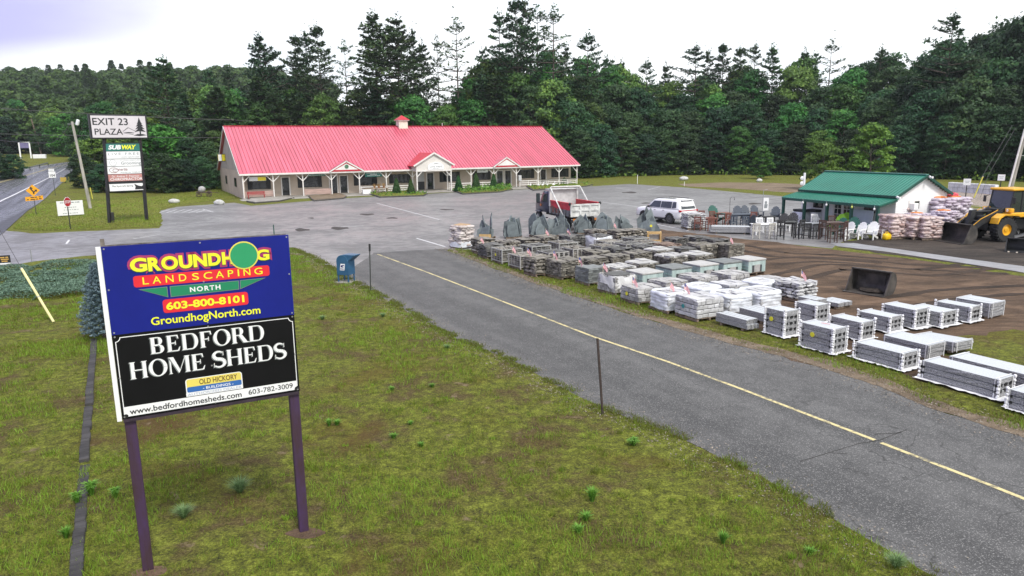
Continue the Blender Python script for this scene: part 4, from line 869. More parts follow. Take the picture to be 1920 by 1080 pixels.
for xx in (px0 + .08, px1 - .08):
    b = MB(); b.box((xx, -1.7, 1.42), (.15, .15, 2.75)); b.box((xx + (.4 if xx < pc_ else -.4), -1.7, 2.4), (.09, .09, 1.05), (0, R(45) if xx < pc_ else R(-45), 0)); b.build('portico_post', M_trim, pw)
cu_ = MB(); cu_.box((24.56, YR, 9.15), (1.35, 1.35, 1.5)); cup = cu_.build('cupola', mat('cream_paint', (0.74, 0.69, 0.58), .7, .1, 2), pl)
cr_ = MB(); s_ = .95; cr_.add([(24.56 - s_, YR - s_, 9.9), (24.56 + s_, YR - s_, 9.9), (24.56 + s_, YR + s_, 9.9), (24.56 - s_, YR + s_, 9.9), (24.56, YR, 10.6)], [(3, 2, 1, 0), (0, 1, 4), (1, 2, 4), (2, 3, 4), (3, 0, 4)]); cr_.build('cupola_roof', M_redd, cup)
ct = MB(); ct.box((24.56, YR, 9.84), (1.75, 1.75, .1)); ct.build('cupola_trim', M_trim, cup)
vp = MB(); vp.tube([(31.2, YR + .4, 8.7), (31.2, YR + .4, 9.5)], .05); vp.build('vent_pipe', M_trim, rf)
def PL(x, y, z=0.0):
    ca, sa = math.cos(PA), math.sin(PA); return (PO[0] + x * ca - y * sa, PO[1] + x * sa + y * ca, z)
# signs hung along the porch
def hung(name, label, x0, x1, z0, z1, y, m, extra=None):
    t_ = thing(name, label, 'sign', PL((x0 + x1) / 2, y, z0), PA); b = MB(); b.box((0, 0, (z1 - z0) / 2), (x1 - x0, .08, z1 - z0), b=.01); b.build('board', m, t_)
    if extra: extra(t_, x1 - x0, z1 - z0)
    h = MB(); [h.tube([(s_ * (x1 - x0) * .4, .03, z1 - z0 - .01), (s_ * (x1 - x0) * .4, .03, max(z1 - z0 + .02, 2.81 - z0))], .012, 5) for s_ in (-1, 1)]; h.build('hanger', M_black, t_); return t_
M_yel = mat('sign_yellow', (0.85, 0.72, 0.02), .45, .05, 2); M_gsign = mat('sign_green', (0.02, 0.16, 0.13), .5, .1, 2)
def half(t_, w, h):
    b = MB(); b.box((w * .25, -.045, h / 2), (w * .5 - .04, .01, h - .06)); b.build('yellow_half', M_yel, t_)
hung('sandwich_shop_sign', 'white and yellow lightbox sign under the porch at the far left shop', .85, 2.85, 2.12, 2.62, .5, M_white, half)
def lines(rows, m):
    def f(t_, w, h):
        b = MB(); rg = random.Random(int(w * 100))
        for (a, e, z, hh) in rows:
            x = a * w - w / 2
            while x < e * w - w / 2: l = rg.uniform(.05, .1); b.box((x + l / 2, -.043, z * h), (l, .006, hh * h)); x += l + rg.choice((.025, .025, .07))
        b.build('lettering', m, t_)
    return f
hung('shop_banner', 'dark green shop banner with three lines of white lettering under the porch', 15.3, 17.6, 2.2, 2.82, .16, M_gsign, lines([(.08, .92, .78, .16), (.3, .7, .5, .14), (.12, .88, .24, .12)], M_white))
hung('green_strip_sign', 'narrow dark green shop sign above the window left of the first double doors', 7.9, 10.3, 2.5, 2.75, .5, M_gsign, lines([(.1, .9, .5, .35)], M_white))
hung('white_shop_sign', 'plain white shop sign hanging right of the portico', 31.7, 33.4, 2.3, 2.78, .5, M_white, lines([(.15, .8, .5, .18)], M_ink))
hung('small_red_sign', 'small pink and white shop sign over the last single door', 42.6, 44.3, 2.55, 2.78, .5, mat('sign_pink', (0.55, 0.2, 0.2), .6, .1, 2), lines([(.5, .95, .5, .5)], M_white))
t_ = thing('gable_lightbox', 'yellow and white lightbox sign on the left gable end of the plaza', 'sign', PL(-.62, 14.3, 4.35), PA); b = MB(); b.box((.12, 0, .5), (.9, .3, 1.0), b=.02); b.build('case', M_black, t_); b = MB(); b.box((.35, -.16, .5), (.4, .03, .86)); b.build('yellow_face', M_yel, t_); b = MB(); b.box((-.12, -.16, .5), (.42, .03, .86)); b.build('white_face', M_white, t_); b = MB(); b.box((-.345, 0, .5), (.02, .24, .9)); b.build('side_face', M_yel, t_); b = MB(); b.tube([(.57, 0, .5), (.64, 0, .5)], .05); b.build('bracket', M_black, t_)
t_ = thing('portico_sign', 'arched white shop sign reading LIVE FREE on the portico gable', 'sign', PL(pc_ + .25, -1.78, 2.95), PA); pts = [(-1.15, 0), (1.15, 0)] + [(1.15 * math.cos(w), .45 + .55 * math.sin(w)) for w in [math.pi * k / 14 for k in range(15)]]; b = MB(); b.prism(pts, 'y', -.05, -.008); b.build('board', M_white, t_); text_mesh('lettering', 'LIVE FREE', 1.7, .2, M_ink, t_, (-.85, -.053, .3), space=1.3); poly_mesh('logo', [[(-.5, .72), (-.1, .84), (.2, .82), (.6, .72), (.2, .77), (-.1, .78)]], M_ink, t_, (0, -.053, 0)); text_mesh('tagline', 'family', .8, .09, M_ink, t_, (-.4, -.053, .12))
# beds, kerbs and shrubs in front of the porch
def pbed(name, pts, m, z=.07):
    P = PX(pts); W2 = wobble(P, .8, .06, len(pts)); b = MB(); b.prism(W2, 'z', 0.0, z); o = b.build(name, m); return struct(o)
M_kerb = mat('dark_kerb', (0.07, 0.065, 0.06), .9, .4, 3, .4, 12); M_bed = m_lawn('bed_turf', 1.35, .3)
BEDS = [([(462, 379), (470, 373), (540, 368), (552, 372), (525, 378), (478, 382)], M_conc), ([(578, 369), (636, 363), (650, 369), (645, 373), (588, 378)], M_sand), ([(690, 364), (762, 358), (802, 364), (795, 368), (712, 371)], M_bed), ([(848, 358), (950, 349), (962, 356), (938, 361), (868, 365)], M_bed), ([(985, 350), (1088, 343), (1112, 347), (1100, 350), (1000, 358)], M_bed)]
for i, (p_, m_) in enumerate(BEDS):
    pbed('bed_edging', p_, M_kerb, .13); cx = sum(q[0] for q in p_) / len(p_); cy = sum(q[1] for q in p_) / len(p_)
    pbed('planting_bed', [(cx + (a - cx) * .965, cy + (b_ - cy) * .88) for a, b_ in p_], m_, .16)
wk = [tuple(PL(x, y)[:2]) for x, y in ((-.6, -.55), (LEN + .4, -.55), (LEN + .4, -3.6), (-.6, -3.6))]; sheet('walkway', wk, .02, mat('walk_concrete', (0.33, 0.31, 0.28), .8, .3, .9, .2, 9), .1, .8, 21)
brs = np.random.RandomState(5); pts = []
for p_, n_, hh in ((BEDS[3][0], 1500, .55), (BEDS[2][0], 260, .3), (BEDS[4][0], 260, .25)):
    P = np.array(PX(p_)); lo, hi = P.min(0), P.max(0); q = lo + (hi - lo) * brs.rand(n_ * 4, 2); k = in_poly(q[:, 0], q[:, 1], P); q = q[k][:n_]
    for a in q: pts.append((a[0], a[1], .16 + brs.rand() * hh))
pts = np.array(pts); V, T = quads('', pts, brs.randn(len(pts), 3) + np.array([0, 0, .8]), .13 * (.6 + brs.rand(len(pts))), .5, .55 + brs.randn(len(pts)) * .25, brs, None)
bp_ = link('bed_plants', qmesh('bed_plants', V, T, M_bright)); struct(bp_, 'stuff'); tag(bp_, 'bright green leafy perennials filling the beds before the porch', 'plants')
def cone_shrub():
    rs = np.random.RandomState(44); n = 2600; h = rs.rand(n) ** 1.3; rad = .62 * (1 - h) ** .75 * np.sqrt(.55 + .45 * rs.rand(n)) + .03; w = rs.rand(n) * 6.28
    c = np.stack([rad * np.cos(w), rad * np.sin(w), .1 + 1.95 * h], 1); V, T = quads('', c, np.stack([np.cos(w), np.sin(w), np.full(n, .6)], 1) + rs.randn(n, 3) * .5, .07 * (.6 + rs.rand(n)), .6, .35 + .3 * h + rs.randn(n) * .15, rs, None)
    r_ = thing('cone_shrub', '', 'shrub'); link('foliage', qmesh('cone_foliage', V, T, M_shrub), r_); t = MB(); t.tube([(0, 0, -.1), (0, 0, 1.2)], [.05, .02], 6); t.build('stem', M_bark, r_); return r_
cs = cone_shrub()
for px, py, s_, lab in ((744, 364, .95, 'small cone shaped evergreen left of the portico, farther from the door'), (771, 365, .9, 'small cone shaped evergreen just left of the portico post'), (860, 360, 1.0, 'cone shaped evergreen just right of the portico'), (893, 358, 1.1, 'cone shaped evergreen in the middle of the bed right of the portico'), (926, 355, 1.0, 'cone shaped evergreen before the right-hand double doors')):
    p = at(px, py); place(cs, (p.x, p.y, .1), px, lab, 'cone evergreens before the porch', (s_, s_, s_))
p = at(1058, 347); place(cs, (p.x, p.y, .1), 1, 'low round dark shrub by the dark topped railing', None, (1.05, 1.05, .5))
# bench, table and pots along the porch
M_redw = mat('red_painted_wood', (0.33, 0.04, 0.04), .6, .2, 3)
def bench(m, L=1.9):
    r_ = thing('bench', '', 'bench'); b = MB(); [b.box((0, -.15 + k * .15, .44), (L, .12, .04)) for k in range(3)]; b.build('seat', m, r_); b = MB(); [b.box((0, .27, .58 + k * .16), (L, .03, .12)) for k in range(2)]; b.build('backrest', m, r_)
    for s_ in (-1, 1): b = MB(); b.box((s_ * (L / 2 - .12), -.17, .21), (.07, .07, .42)); b.box((s_ * (L / 2 - .12), .24, .38), (.07, .06, .76)); b.box((s_ * (L / 2 - .12), 0, .39), (.06, .4, .06)); b.build('leg_frame', m, r_)
    return r_
bn = bench(M_redw, 2.1); q_ = PL(1.35, -.9); place(bn, (q_[0], q_[1], .11), PA, 'red wooden bench against the boarded railing at the left porch end')
t_ = thing('potting_bench', 'long weathered bench with pots behind the railing left of the portico', 'bench', PL(16.4, -.75, .11), PA); b = MB(); b.box((0, 0, .6), (3.2, .6, .06)); b.build('top', mat('weathered_wood', (0.33, 0.25, 0.18), .9, .35, 3, .3, 12), t_)
for x in (-1.5, 0, 1.5): b = MB(); b.box((x, 0, .29), (.08, .5, .57)); b.build('leg', MATS['weathered_wood'], t_)
for i, x in enumerate((-.2, .4, 1.1)):
    p_ = thing('flower_pot', ('brown planted pot at the left of the weathered bench', 'brown planted pot in the middle of the weathered bench', 'brown planted pot at the right of the weathered bench')[i], 'pot', PL(16.4 + x, -.75, .74), 0, 'pots on the weathered bench'); b = MB(); b.lathe([(.1, 0), (.16, .25), (.17, .25), (.14, .22)], 12); b.build('pot', mat('terracotta', (0.4, 0.2, 0.1), .8, .2, 5), p_)
    rs_ = np.random.RandomState(60 + i); c = rs_.randn(90, 3) * np.array([.12, .12, .1]) + np.array([0, 0, .38]); V, T = quads('', c, rs_.randn(90, 3), np.full(90, .06), .6, rs_.rand(90), rs_, None); link('leaves', qmesh('pot_leaves', V, T, mat('autumn_leaf', (0.35, 0.2, 0.06), .8, .4, 9)), p_)
t_ = thing('white_planter', 'white square planter box at the left end of the weathered bench', 'planter', PL(15.0, -1.2, .02), PA); b = MB(); b.box((0, 0, .35), (1.1, .4, .6), b=.02); b.build('box', M_white, t_); b = MB(); b.box((0, 0, .66), (1.0, .3, .03)); b.build('soil', M_mud, t_)
frg = random.Random(8)
for i, (x, y) in enumerate(((39.2, -1.6), (40.4, -1.9), (40.9, -2.2), (41.7, -2.1), (42.6, -2.4), (43.1, -1.9))):
    t_ = thing('garden_goose', 'white goose shaped ornament on the grass bed near the right end of the porch', 'ornament', PL(x, y, .13), frg.uniform(0, 6), 'white lawn ornaments'); b = MB(); b.ball((0, 0, .22), (.22, .13, .15)); b.tube([(.15, 0, .28), (.24, 0, .45), (.24, 0, .58)], [.06, .045, .05], 7); b.ball((.27, 0, .6), (.08, .055, .055)); b.build('body', M_white, t_, True); b = MB(); [b.tube([(0, s_ * .05, .12), (0, s_ * .05, -.02)], .015, 5) for s_ in (-1, 1)]; b.build('feet', mat('orange_paint', (0.7, 0.25, 0.03), .6, .1, 3), t_)
t_ = thing('mail_locker', 'grey wall-high mailbox on a post beside the right-hand double doors', 'mailbox', PL(38.05, -.5, .1), PA); b = MB(); b.box((0, 0, 1.25), (.45, .4, .8), b=.04); b.build('box', mat('light_grey_metal', (0.5, 0.5, 0.5), .5, .1, 3), t_); b = MB(); b.box((0, 0, .43), (.1, .1, .86)); b.build('post', M_trim, t_)
# ---------------------------------------------------------------- green-roofed shed
M_green = mat('green_roof_metal', (0.020, 0.185, 0.13), 0.4, 0.12, 0.7, spec=0.6); M_greend = mat('dark_green_paint', (0.012, 0.07, 0.052), 0.6, .2, 3)
M_wsid = mat('white_siding', (0.82, 0.82, 0.82), .6, .06, .8)
SO, SA, SL, PD, HD = (20.65, 54.66), -1.18, 8.68, 1.47, 2.58
sh = thing('shop_shed', 'small white shed with green metal roof and lean-to porch', 'building', (*SO, 0), SA)
ZP, Z1, Z2 = 1.98, 2.49, 3.8; y1 = PD; y2 = PD + HD; y3 = PD + 2 * HD
def SH(x, y, z=0.0): ca, sa = math.cos(SA), math.sin(SA); return (SO[0] + x * ca - y * sa, SO[1] + x * sa + y * ca, z)
w = MB(); w.prism([(y1 + .2, 0), (y3 - .2, 0), (y3 - .2, Z1 - .05), (y2, Z2 - .14), (y1 + .2, Z1 - .05)], 'x', .3, SL - .25); w.build('wall', M_wsid, sh)
cb = MB()
for i in range(30):
    z = .1 + i * .125
    a, e = (y1 + .2, y3 - .2) if z < Z1 - .08 else (y2 - (Z2 - .14 - z) / (Z2 - Z1) * HD, y2 + (Z2 - .14 - z) / (Z2 - Z1) * HD)
    if e - a > .2: X_ = SL - .25; cb.add([(X_ + .001, a, z), (X_ + .001, e, z), (X_ + .016, e, z), (X_ + .016, a, z), (X_ + .002, a, z + .12), (X_ + .002, e, z + .12)], [(0, 1, 2, 3), (3, 2, 5, 4)])
    if z < Z1 - .1: Y_ = y1 + .2; cb.add([(.3, Y_ - .001, z), (SL - .25, Y_ - .001, z), (SL - .25, Y_ - .016, z), (.3, Y_ - .016, z), (.3, Y_ - .002, z + .12), (SL - .25, Y_ - .002, z + .12)], [(0, 1, 2, 3), (3, 2, 5, 4)])
cb.build('clapboard', M_wsid, sh)
r = MB(); r.slab((0, y1 - .05, Z1 + .03), (SL, y1 - .05, Z1 + .03), (SL, y2, Z2 + .03), (0, y2, Z2 + .03), .06); r.slab((SL, y3 + .05, Z1 + .03), (0, y3 + .05, Z1 + .03), (0, y2 + .002, Z2 + .03), (SL, y2 + .002, Z2 + .03), .06)
a_ = math.atan2(Z2 - Z1, HD + .05); L_ = math.hypot(Z2 - Z1, HD + .05)
for i in range(34): x = .03 + (SL - .06) * i / 33; r.box((x, (y1 - .05 + y2) / 2, (Z1 + Z2) / 2 + .045), (.03, L_ - .04, .035), (a_, 0, 0))
rf2 = r.build('roof', M_green, sh); b = MB(); b.box((SL / 2, y2, Z2 + .065), (SL, .26, .05)); b.build('ridge_cap', mat('pale_green_metal', (0.12, 0.30, 0.25), .4, .1, 1), rf2)
b = MB()
for s_ in (1, -1): b.box((SL + .03, y2 - s_ * HD / 2, (Z1 + Z2) / 2 - .03), (.05, L_, .16), (a_ * s_, 0, 0))
b.box((SL / 2, y1 - .07, Z1 - .03), (SL, .04, .14)); b.build('fascia', M_greend, rf2)
r = MB(); r.slab((-.05, -.12, ZP + .02), (SL + .02, -.12, ZP + .02), (SL + .02, y1 + .15, Z1 - .12), (-.05, y1 + .15, Z1 - .12), .05); pr_a = math.atan2(Z1 - .14 - ZP, y1 + .27)
for i in range(34): x = 0 + SL * i / 33; r.box((x, (y1 + .03) / 2, (ZP + Z1) / 2 - .03), (.03, y1 + .2, .03), (pr_a, 0, 0))
pr = r.build('porch_roof', M_green, sh); b = MB(); b.box((SL / 2, -.1, ZP - .1), (SL, .08, .16)); b.box((SL - .02, y1 / 2, (ZP + Z1) / 2 - .17), (.06, y1 + .1, .12), (pr_a, 0, 0)); b.build('porch_beam', M_greend, pr)
for i in range(5): b = MB(); b.box((.12 + (SL - .24) * i / 4, -.05, .98), (.17, .17, 1.9)); b.build('porch_post', M_greend, sh)
b = MB(); b.box((SL / 2, .7, .02), (SL, 1.7, .06)); b.build('porch_floor', M_conc, sh)
def sdoor(x0, x1, nm, m, z0, z1):
    b = MB(); b.box(((x0 + x1) / 2, y1 + .16, (z0 + z1) / 2), (x1 - x0, .06, z1 - z0)); o = b.build(nm, m, sh); return o
d = sdoor(3.3, 5.0, 'door', M_trim, .06, 2.05)
for k in range(2):
    g = MB(); g.box((3.75 + .82 * k, y1 + .125, 1.15), (.58, .02, 1.6)); g.build('pane', M_glass, d); q = MB(); [q.box((3.75 + .82 * k, y1 + .11, .55 + .4 * j), (.58, .015, .04)) for j in range(4)]; q.box((3.75 + .82 * k, y1 + .108, 1.15), (.04, .015, 1.6)); q.build('muntin', M_trim, d)
for x0, x1 in ((1.4, 2.3), (6.0, 6.9)): o = sdoor(x0, x1, 'window', M_black, 1.25, 1.95); g = MB(); g.box(((x0 + x1) / 2, y1 + .125, 1.6), (x1 - x0 - .15, .02, .55)); g.build('pane', M_glass, o)
b = MB(); b.box((SL - .22, y2 - .75, 1.85), (.06, .95, .62)); o = b.build('window', M_trim, sh); b = MB(); b.box((SL - .18, y2 - .5, 1.85), (.03, .42, .5)); b.build('pane', M_glass, o); b = MB(); b.box((SL - .02, y2 - .98, 1.78), (.4, .42, .45), b=.02); o2 = b.build('air_conditioner', M_white, o)
for yy in (y1 - .15, y2 + .1): b = MB(); b.box((SL + .12, yy, Z1 - .02 if yy < y2 else Z2 - .1), (.16, .12, .1), (0, R(30), 0)); b.lathe([(.03, 0), (.08, .14)], 10, 'x', (SL + .18, yy, Z1 - .05 if yy < y2 else Z2 - .12)); b.build('floodlight', M_white, sh)
for i, x in enumerate((2.2, 4.4, 6.6, 8.4)): b = MB(); b.ball((x, -.2, ZP - .25), (.07, .07, .09)); b.tube([(x, -.2, ZP - .16), (x, -.2, ZP - .02)], .01, 4); b.build('lantern', mat('lantern_yellow', (0.6, 0.65, 0.15), .5, .1, 3) if i == 2 else M_white, sh)
# ---------------------------------------------------------------- the big roadside sign
M_blue = mat('sign_blue', (0.009, 0.016, 0.205), 0.5, .08, 1.5, spec=.2); M_blk = mat('sign_black', (0.005, 0.005, 0.006), 0.5, .2, 1.5, spec=.2)
M_ylw = mat('letter_yellow', (0.80, 0.80, 0.03), .45, .04, 2); M_redp = mat('sign_red', (0.72, 0.02, 0.035), .45, .05, 2); M_grn = mat('sign_green_shape', (0.01, 0.22, 0.10), .45, .05, 2); M_mag = mat('letter_outline', (0.36, 0.03, 0.13), .5, .05, 2)
M_wlet = mat('letter_white', (0.80, 0.80, 0.80), .45, .03, 2); M_grey = mat('shape_outline_grey', (0.18, 0.2, 0.2), .5, .05, 2); M_purple = mat('purple_post_paint', (0.055, 0.026, 0.085), .55, .5, 4, .25, 18, col2=(0.045, 0.022, 0.028), mapscale=(1, 1, .3))
M_old = mat('weathered_plywood', (0.16, 0.14, 0.12), .9, .5, 6, .4, 16)
BS, BA = (-5.481, 9.515), 0.478
bs = thing('roadside_sign', 'large blue and black double-panel billboard on two purple posts on the front lawn', 'billboard', (*BS, 0), BA); ZB = 2.408
for x in (.09, 2.36):
    b = MB(); b.box((x, .12, 1.65), (.145, .13, 4.1), b=.008); b.build('post', M_purple, bs)
b = MB(); b.box((1.22, .035, ZB + 1.83), (2.44, .03, 1.22)); up = b.build('upper_panel', M_blue, bs)
b = MB(); b.box((1.22, .035, ZB + .608), (2.44, .03, 1.216)); lo = b.build('lower_panel', M_blk, bs)
b = MB(); b.box((-.035, .04, ZB + 1.21), (.06, .06, 2.46)); b.build('edge_board', M_white, bs)
b = MB(); b.box((1.2, .075, ZB + 1.22), (2.4, .045, 2.47), jit=.004, rg=random.Random(2)); b.box((.02, .09, ZB + 2.48), (.05, .05, .12)); b.build('backing_board', M_old, bs)
b = MB(); b.box((1.22, .03, ZB - .025), (2.42, .05, .04)); b.build('bottom_rail', mat('dark_purple_wood', (0.035, 0.022, 0.035), .8, .4, 5), bs)
for x in (.03, 1.22, 2.41):
    for z in (.03, .6, 1.19, 1.25, 1.85, 2.41): bb = MB(); bb.lathe([(.011, .012), (.013, .02)], 8, 'y', (x, 0, ZB + z)); bb.build('screw', mat('bolt_steel', (0.45, 0.45, 0.47), .4, .1, 3, metal=.7), bs)
Y0 = .018
def sgn(nm, polys, m, par, d): return poly_mesh(nm, [[(x, z + ZB) for x, z in p] for p in polys], m, par, (0, Y0 - d, 0))
def stx(nm, s, x, z, w, h, m, par, d, **k): return text_mesh(nm, s, w, h, m, par, (x, Y0 - d, z + ZB), **k)
for x in (.09, 2.36):
    c_ = (BS[0] + x * math.cos(BA), BS[1] + x * math.sin(BA)); sheet('soil_patch', wobble([(c_[0] + .24 * math.cos(k) * (1 + .5 * math.sin(2 * k + x)), c_[1] + .17 * math.sin(k)) for k in (0, 1.05, 2.1, 3.14, 4.2, 5.25)], .06, .05, x), .0165, M_dirt, poly=wobble([(c_[0] + .24 * math.cos(k) * (1 + .5 * math.sin(2 * k + x)), c_[1] + .17 * math.sin(k)) for k in (0, 1.05, 2.1, 3.14, 4.2, 5.25)], .03, .05, x))
# GROUNDH + green disc + G, each with its magenta halo
def arc_letters(items, par):
    for nm, ch, x, z, w, h, bold in items:
        stx('letter_halo', ch, x - .035, z - .035, w + .07, h + .07, M_mag, par, .002 + .0001 * (ord(nm[0]) % 7), bold=bold + .09)
        stx('letter_shadow', ch, x - .004, z - .012, w + .012, h + .006, mat('letter_shadow_green', (0.04, 0.10, 0.03), .5, .1, 2), par, .0035, bold=bold); stx('letter', ch, x, z, w, h, M_ylw, par, .005, bold=bold)
arc_letters([('g', 'G', .315, 2.065, .21, .195, .045), ('r', 'R', .535, 2.062, .165, .19, .05), ('o', 'O', .70, 2.06, .215, .195, .045), ('u', 'U', .925, 2.062, .175, .19, .05), ('n', 'N', 1.11, 2.068, .18, .185, .05), ('d', 'D', 1.305, 2.07, .17, .183, .05), ('h', 'H', 1.49, 2.072, .155, .182, .05), ('g2', 'G', 1.955, 2.09, .19, .16, .045)], up)
sgn('logo_disc', [circ(1.79, 2.185, .205), circ(1.79, 2.185, .19)][0:1], mat('disc_yellow', (0.72, 0.62, 0.10), .5, .05, 2), up, .007); sgn('logo_disc', [circ(1.79, 2.185, .186)], mat('disc_green', (0.02, 0.30, 0.12), .5, .05, 2), up, .009)
sgn('banner', [rrect(.335, 1.853, 2.13, 2.012, .035)], M_redp, up, .0025)
for i, ch in enumerate('LANDSCAPING'): stx('letter', ch, (.447, .57, .735, .905, 1.075, 1.225, 1.385, 1.55, 1.685, 1.765, 1.915)[i], 1.885, (.075, .105, .1, .095, .09, .115, .11, .075, .02, .095, .115)[i], .1, M_ylw, up, .005, bold=.005)
sgn('green_shape_border', [[(.38, 1.823), (.745, 1.827), (.745, 1.672)], [(.775, 1.829), (1.692, 1.822), (1.688, 1.688), (.775, 1.673)], [(1.705, 1.824), (2.075, 1.828), (1.70, 1.69)]], M_grey, up, .0025)
sgn('green_shape', [[(.41, 1.816), (.737, 1.819), (.737, 1.683)], [(.785, 1.821), (1.683, 1.814), (1.679, 1.697), (.785, 1.682)], [(1.713, 1.817), (2.04, 1.821), (1.71, 1.702)]], M_grn, up, .004)
stx('letter', 'NORTH', 1.03, 1.717, .405, .073, M_wlet, up, .006, bold=.03, space=1.25)
sgn('phone_banner', [rrect(.665, 1.452, 1.80, 1.645, .04)], M_redp, up, .0025); stx('lettering', '603-800-8101', .705, 1.492, 1.04, .112, M_ylw, up, .005, bold=.035)
stx('lettering', 'GroundhogNorth.com', .495, 1.262, 1.46, .15, M_ylw, up, .005, bold=.018)
# lower panel: border with notched corners
def border(ins, wdt):
    x0, x1, z0, z1 = ins, 2.44 - ins, ins, 1.21 - ins; out = [[(x0 + .07, z1), (x1 - .07, z1), (x1 - .07, z1 - wdt), (x0 + .07, z1 - wdt)], [(x0, z0), (x0 + wdt, z0), (x0 + wdt, z1 - .07), (x0, z1 - .07)], [(x1 - wdt, z0 + .06), (x1, z0 + .06), (x1, z1 - .07), (x1 - wdt, z1 - .07)]]
    out += ring(x0, z1, .07, .07 - wdt, 8, -90, 0) + ring(x1, z1, .07, .07 - wdt, 8, 180, 270); return out
sgn('border_line', border(.028, .011), M_wlet, lo, .002)
sgn('web_strip', [[(.03, .03), (2.36, .03), (2.40, .07), (2.40, .175), (.03, .175)]], M_wlet, lo, .0025)
sgn('corner_disc', [circ(2.40, .045, .035)], M_ink, lo, .0035); sgn('corner_disc', [circ(.05, .04, .03)], M_ink, lo, .0035)
stx('lettering', 'www.bedfordhomesheds.com', .10, .055, 1.49, .085, M_ink, lo, .005, bold=.012); stx('lettering', '603-782-3009', 1.69, .068, .65, .078, M_ink, lo, .005, bold=.006)
# serif capitals drawn from stems, bowls and slab serifs (cap height 1)
def serif(ch):
    S, T, F = .17, .055, .06
    def stem(x, s=S, z0=0, z1=1): return [[(x, z0), (x + s, z0), (x + s, z1), (x, z1)], [(x - F, z0), (x + s + F, z0), (x + s, z0 + T), (x, z0 + T)], [(x, z1 - T), (x + s, z1 - T), (x + s + F, z1), (x - F, z1)]]
    def bowl(x, z0, z1, w, s=S): zc, rz = (z0 + z1) / 2, (z1 - z0) / 2; return [[(x, z0), (x + w * .45, z0), (x + w * .45, z0 + T), (x, z0 + T)], [(x, z1 - T), (x + w * .45, z1 - T), (x + w * .45, z1), (x, z1)]] + ring(x + w * .45, zc, w * .55, w * .55 - s, 14, -90, 90, rz, rz - T)
    if ch == 'B': return stem(F) + bowl(F + S, .5, 1, .36) + bowl(F + S, 0, .53, .42), .72
    if ch == 'D': return stem(F) + bowl(F + S, 0, 1, .58), .84
    if ch == 'R': return stem(F) + bowl(F + S, .47, 1, .38) + [[(F + S + .12, .5), (F + S + .32, .5), (F + S + .58, 0), (F + S + .36, 0)], [(F + S + .36, 0), (F + S + .66, 0), (F + S + .6, T), (F + S + .36, T)]], .82
    if ch in 'EF':
        o = stem(F) + [[(F + S, 1 - T), (.56, 1 - T), (.56, 1), (F + S, 1)], [(.56, 1), (.50, 1 - T), (.56, .76), (.59, .76)], [(F + S, .49), (.44, .49), (.44, .49 + T), (F + S, .49 + T)], [(.42, .38), (.45, .38), (.45, .65), (.42, .65)]]
        if ch == 'E': o += [[(F + S, 0), (.58, 0), (.58, T), (F + S, T)], [(.52, T), (.58, 0), (.64, .26), (.61, .26)]]
        return o, .66 if ch == 'E' else .62
    if ch == 'H': return stem(F) + stem(.6) + [[(F + S, .48), (.6, .48), (.6, .48 + T), (F + S, .48 + T)]], .83
    if ch == 'O': return ring(.43, .5, .43, .43 - S, 34, 0, 360, .525, .525 - T), .86
    if ch == 'M': return stem(F, .07) + stem(.82, S) + [[(F, 1), (F + S + .03, 1), (.55, .16), (.47, 0)], [(.47, 0), (.53, .1), (.82, .92), (.82, 1)]], 1.05
    if ch == 'S':
        o = []; P = []
        for k in range(29):
            t = k / 28; a = R(35 + (270 - 35) * min(1, t * 2)) if t <= .5 else R(90 - 235 * (t - .5) * 2)
            P.append((.29 + .24 * math.cos(a), .745 + .23 * math.sin(a)) if t <= .5 else (.30 + .27 * math.cos(a), .265 + .245 * math.sin(a)))
        for k in range(28):
            w0 = lambda q: .035 + .062 * math.sin(math.pi * min(1, max(0, q))) ** 1.2
            (xa, za), (xb, zb) = P[k], P[k + 1]; d = math.hypot(xb - xa, zb - za) or 1; nx_, nz_ = -(zb - za) / d, (xb - xa) / d; a_, b_ = w0(k / 28), w0((k + 1) / 28)
            o.append([(xa + nx_ * a_, za + nz_ * a_), (xa - nx_ * a_, za - nz_ * a_), (xb - nx_ * b_, zb - nz_ * b_), (xb + nx_ * b_, zb + nz_ * b_)])
        return o + [[(.50, .72), (.53, .72), (.53, 1.0), (.50, .96)], [(.03, 0), (.06, .04), (.06, .30), (.03, .30)]], .62
def serif_line(word, x, z, w, h):
    tot = sum(serif(c)[1] + .05 if c != ' ' else .34 for c in word) - .05; k = w / tot; xx = x
    for c in word:
        if c == ' ': xx += .34 * k; continue
        P, a = serif(c); 
        for dx, dz, m_, d_ in ((-.012, -.010, M_grey, .003), (0, 0, M_wlet, .0045)):
            sgn('letter', [[(xx + dx + u * k, z + dz + v * h) for u, v in p] for p in P], m_, lo, d_)
        xx += (a + .05) * k
serif_line('BEDFORD', .445, .888, 1.545, .236); serif_line('HOME SHEDS', .16, .562, 2.12, .243)
sgn('dealer_badge', [rrect(.845, .20, 1.62, .45, .045)], M_wlet, lo, .002); sgn('dealer_badge_top', [rrect(.86, .30, 1.605, .44, .03)], mat('badge_yellow', (0.75, 0.62, 0.12), .5, .05, 2), lo, .0035); sgn('dealer_badge_band', [rrect(.86, .245, 1.605, .325, .02)], mat('badge_blue', (0.03, 0.13, 0.40), .5, .05, 2), lo, .005)
stx('lettering', 'OLD HICKORY', 1.03, .345, .52, .078, mat('badge_brown', (0.12, 0.06, 0.03), .5, .1, 3), lo, .0065, bold=.012); stx('lettering', '- BUILDINGS -', 1.07, .262, .42, .04, M_wlet, lo, .0065, bold=.015)
sgn('dealer_strip', [rrect(.84, .185, 1.62, .24, .01)], M_wlet, lo, .007); stx('lettering', 'AUTHORIZED DEALER', .86, .195, .74, .036, mat('badge_lilac', (0.35, 0.40, 0.55), .5, .05, 2), lo, .0085)
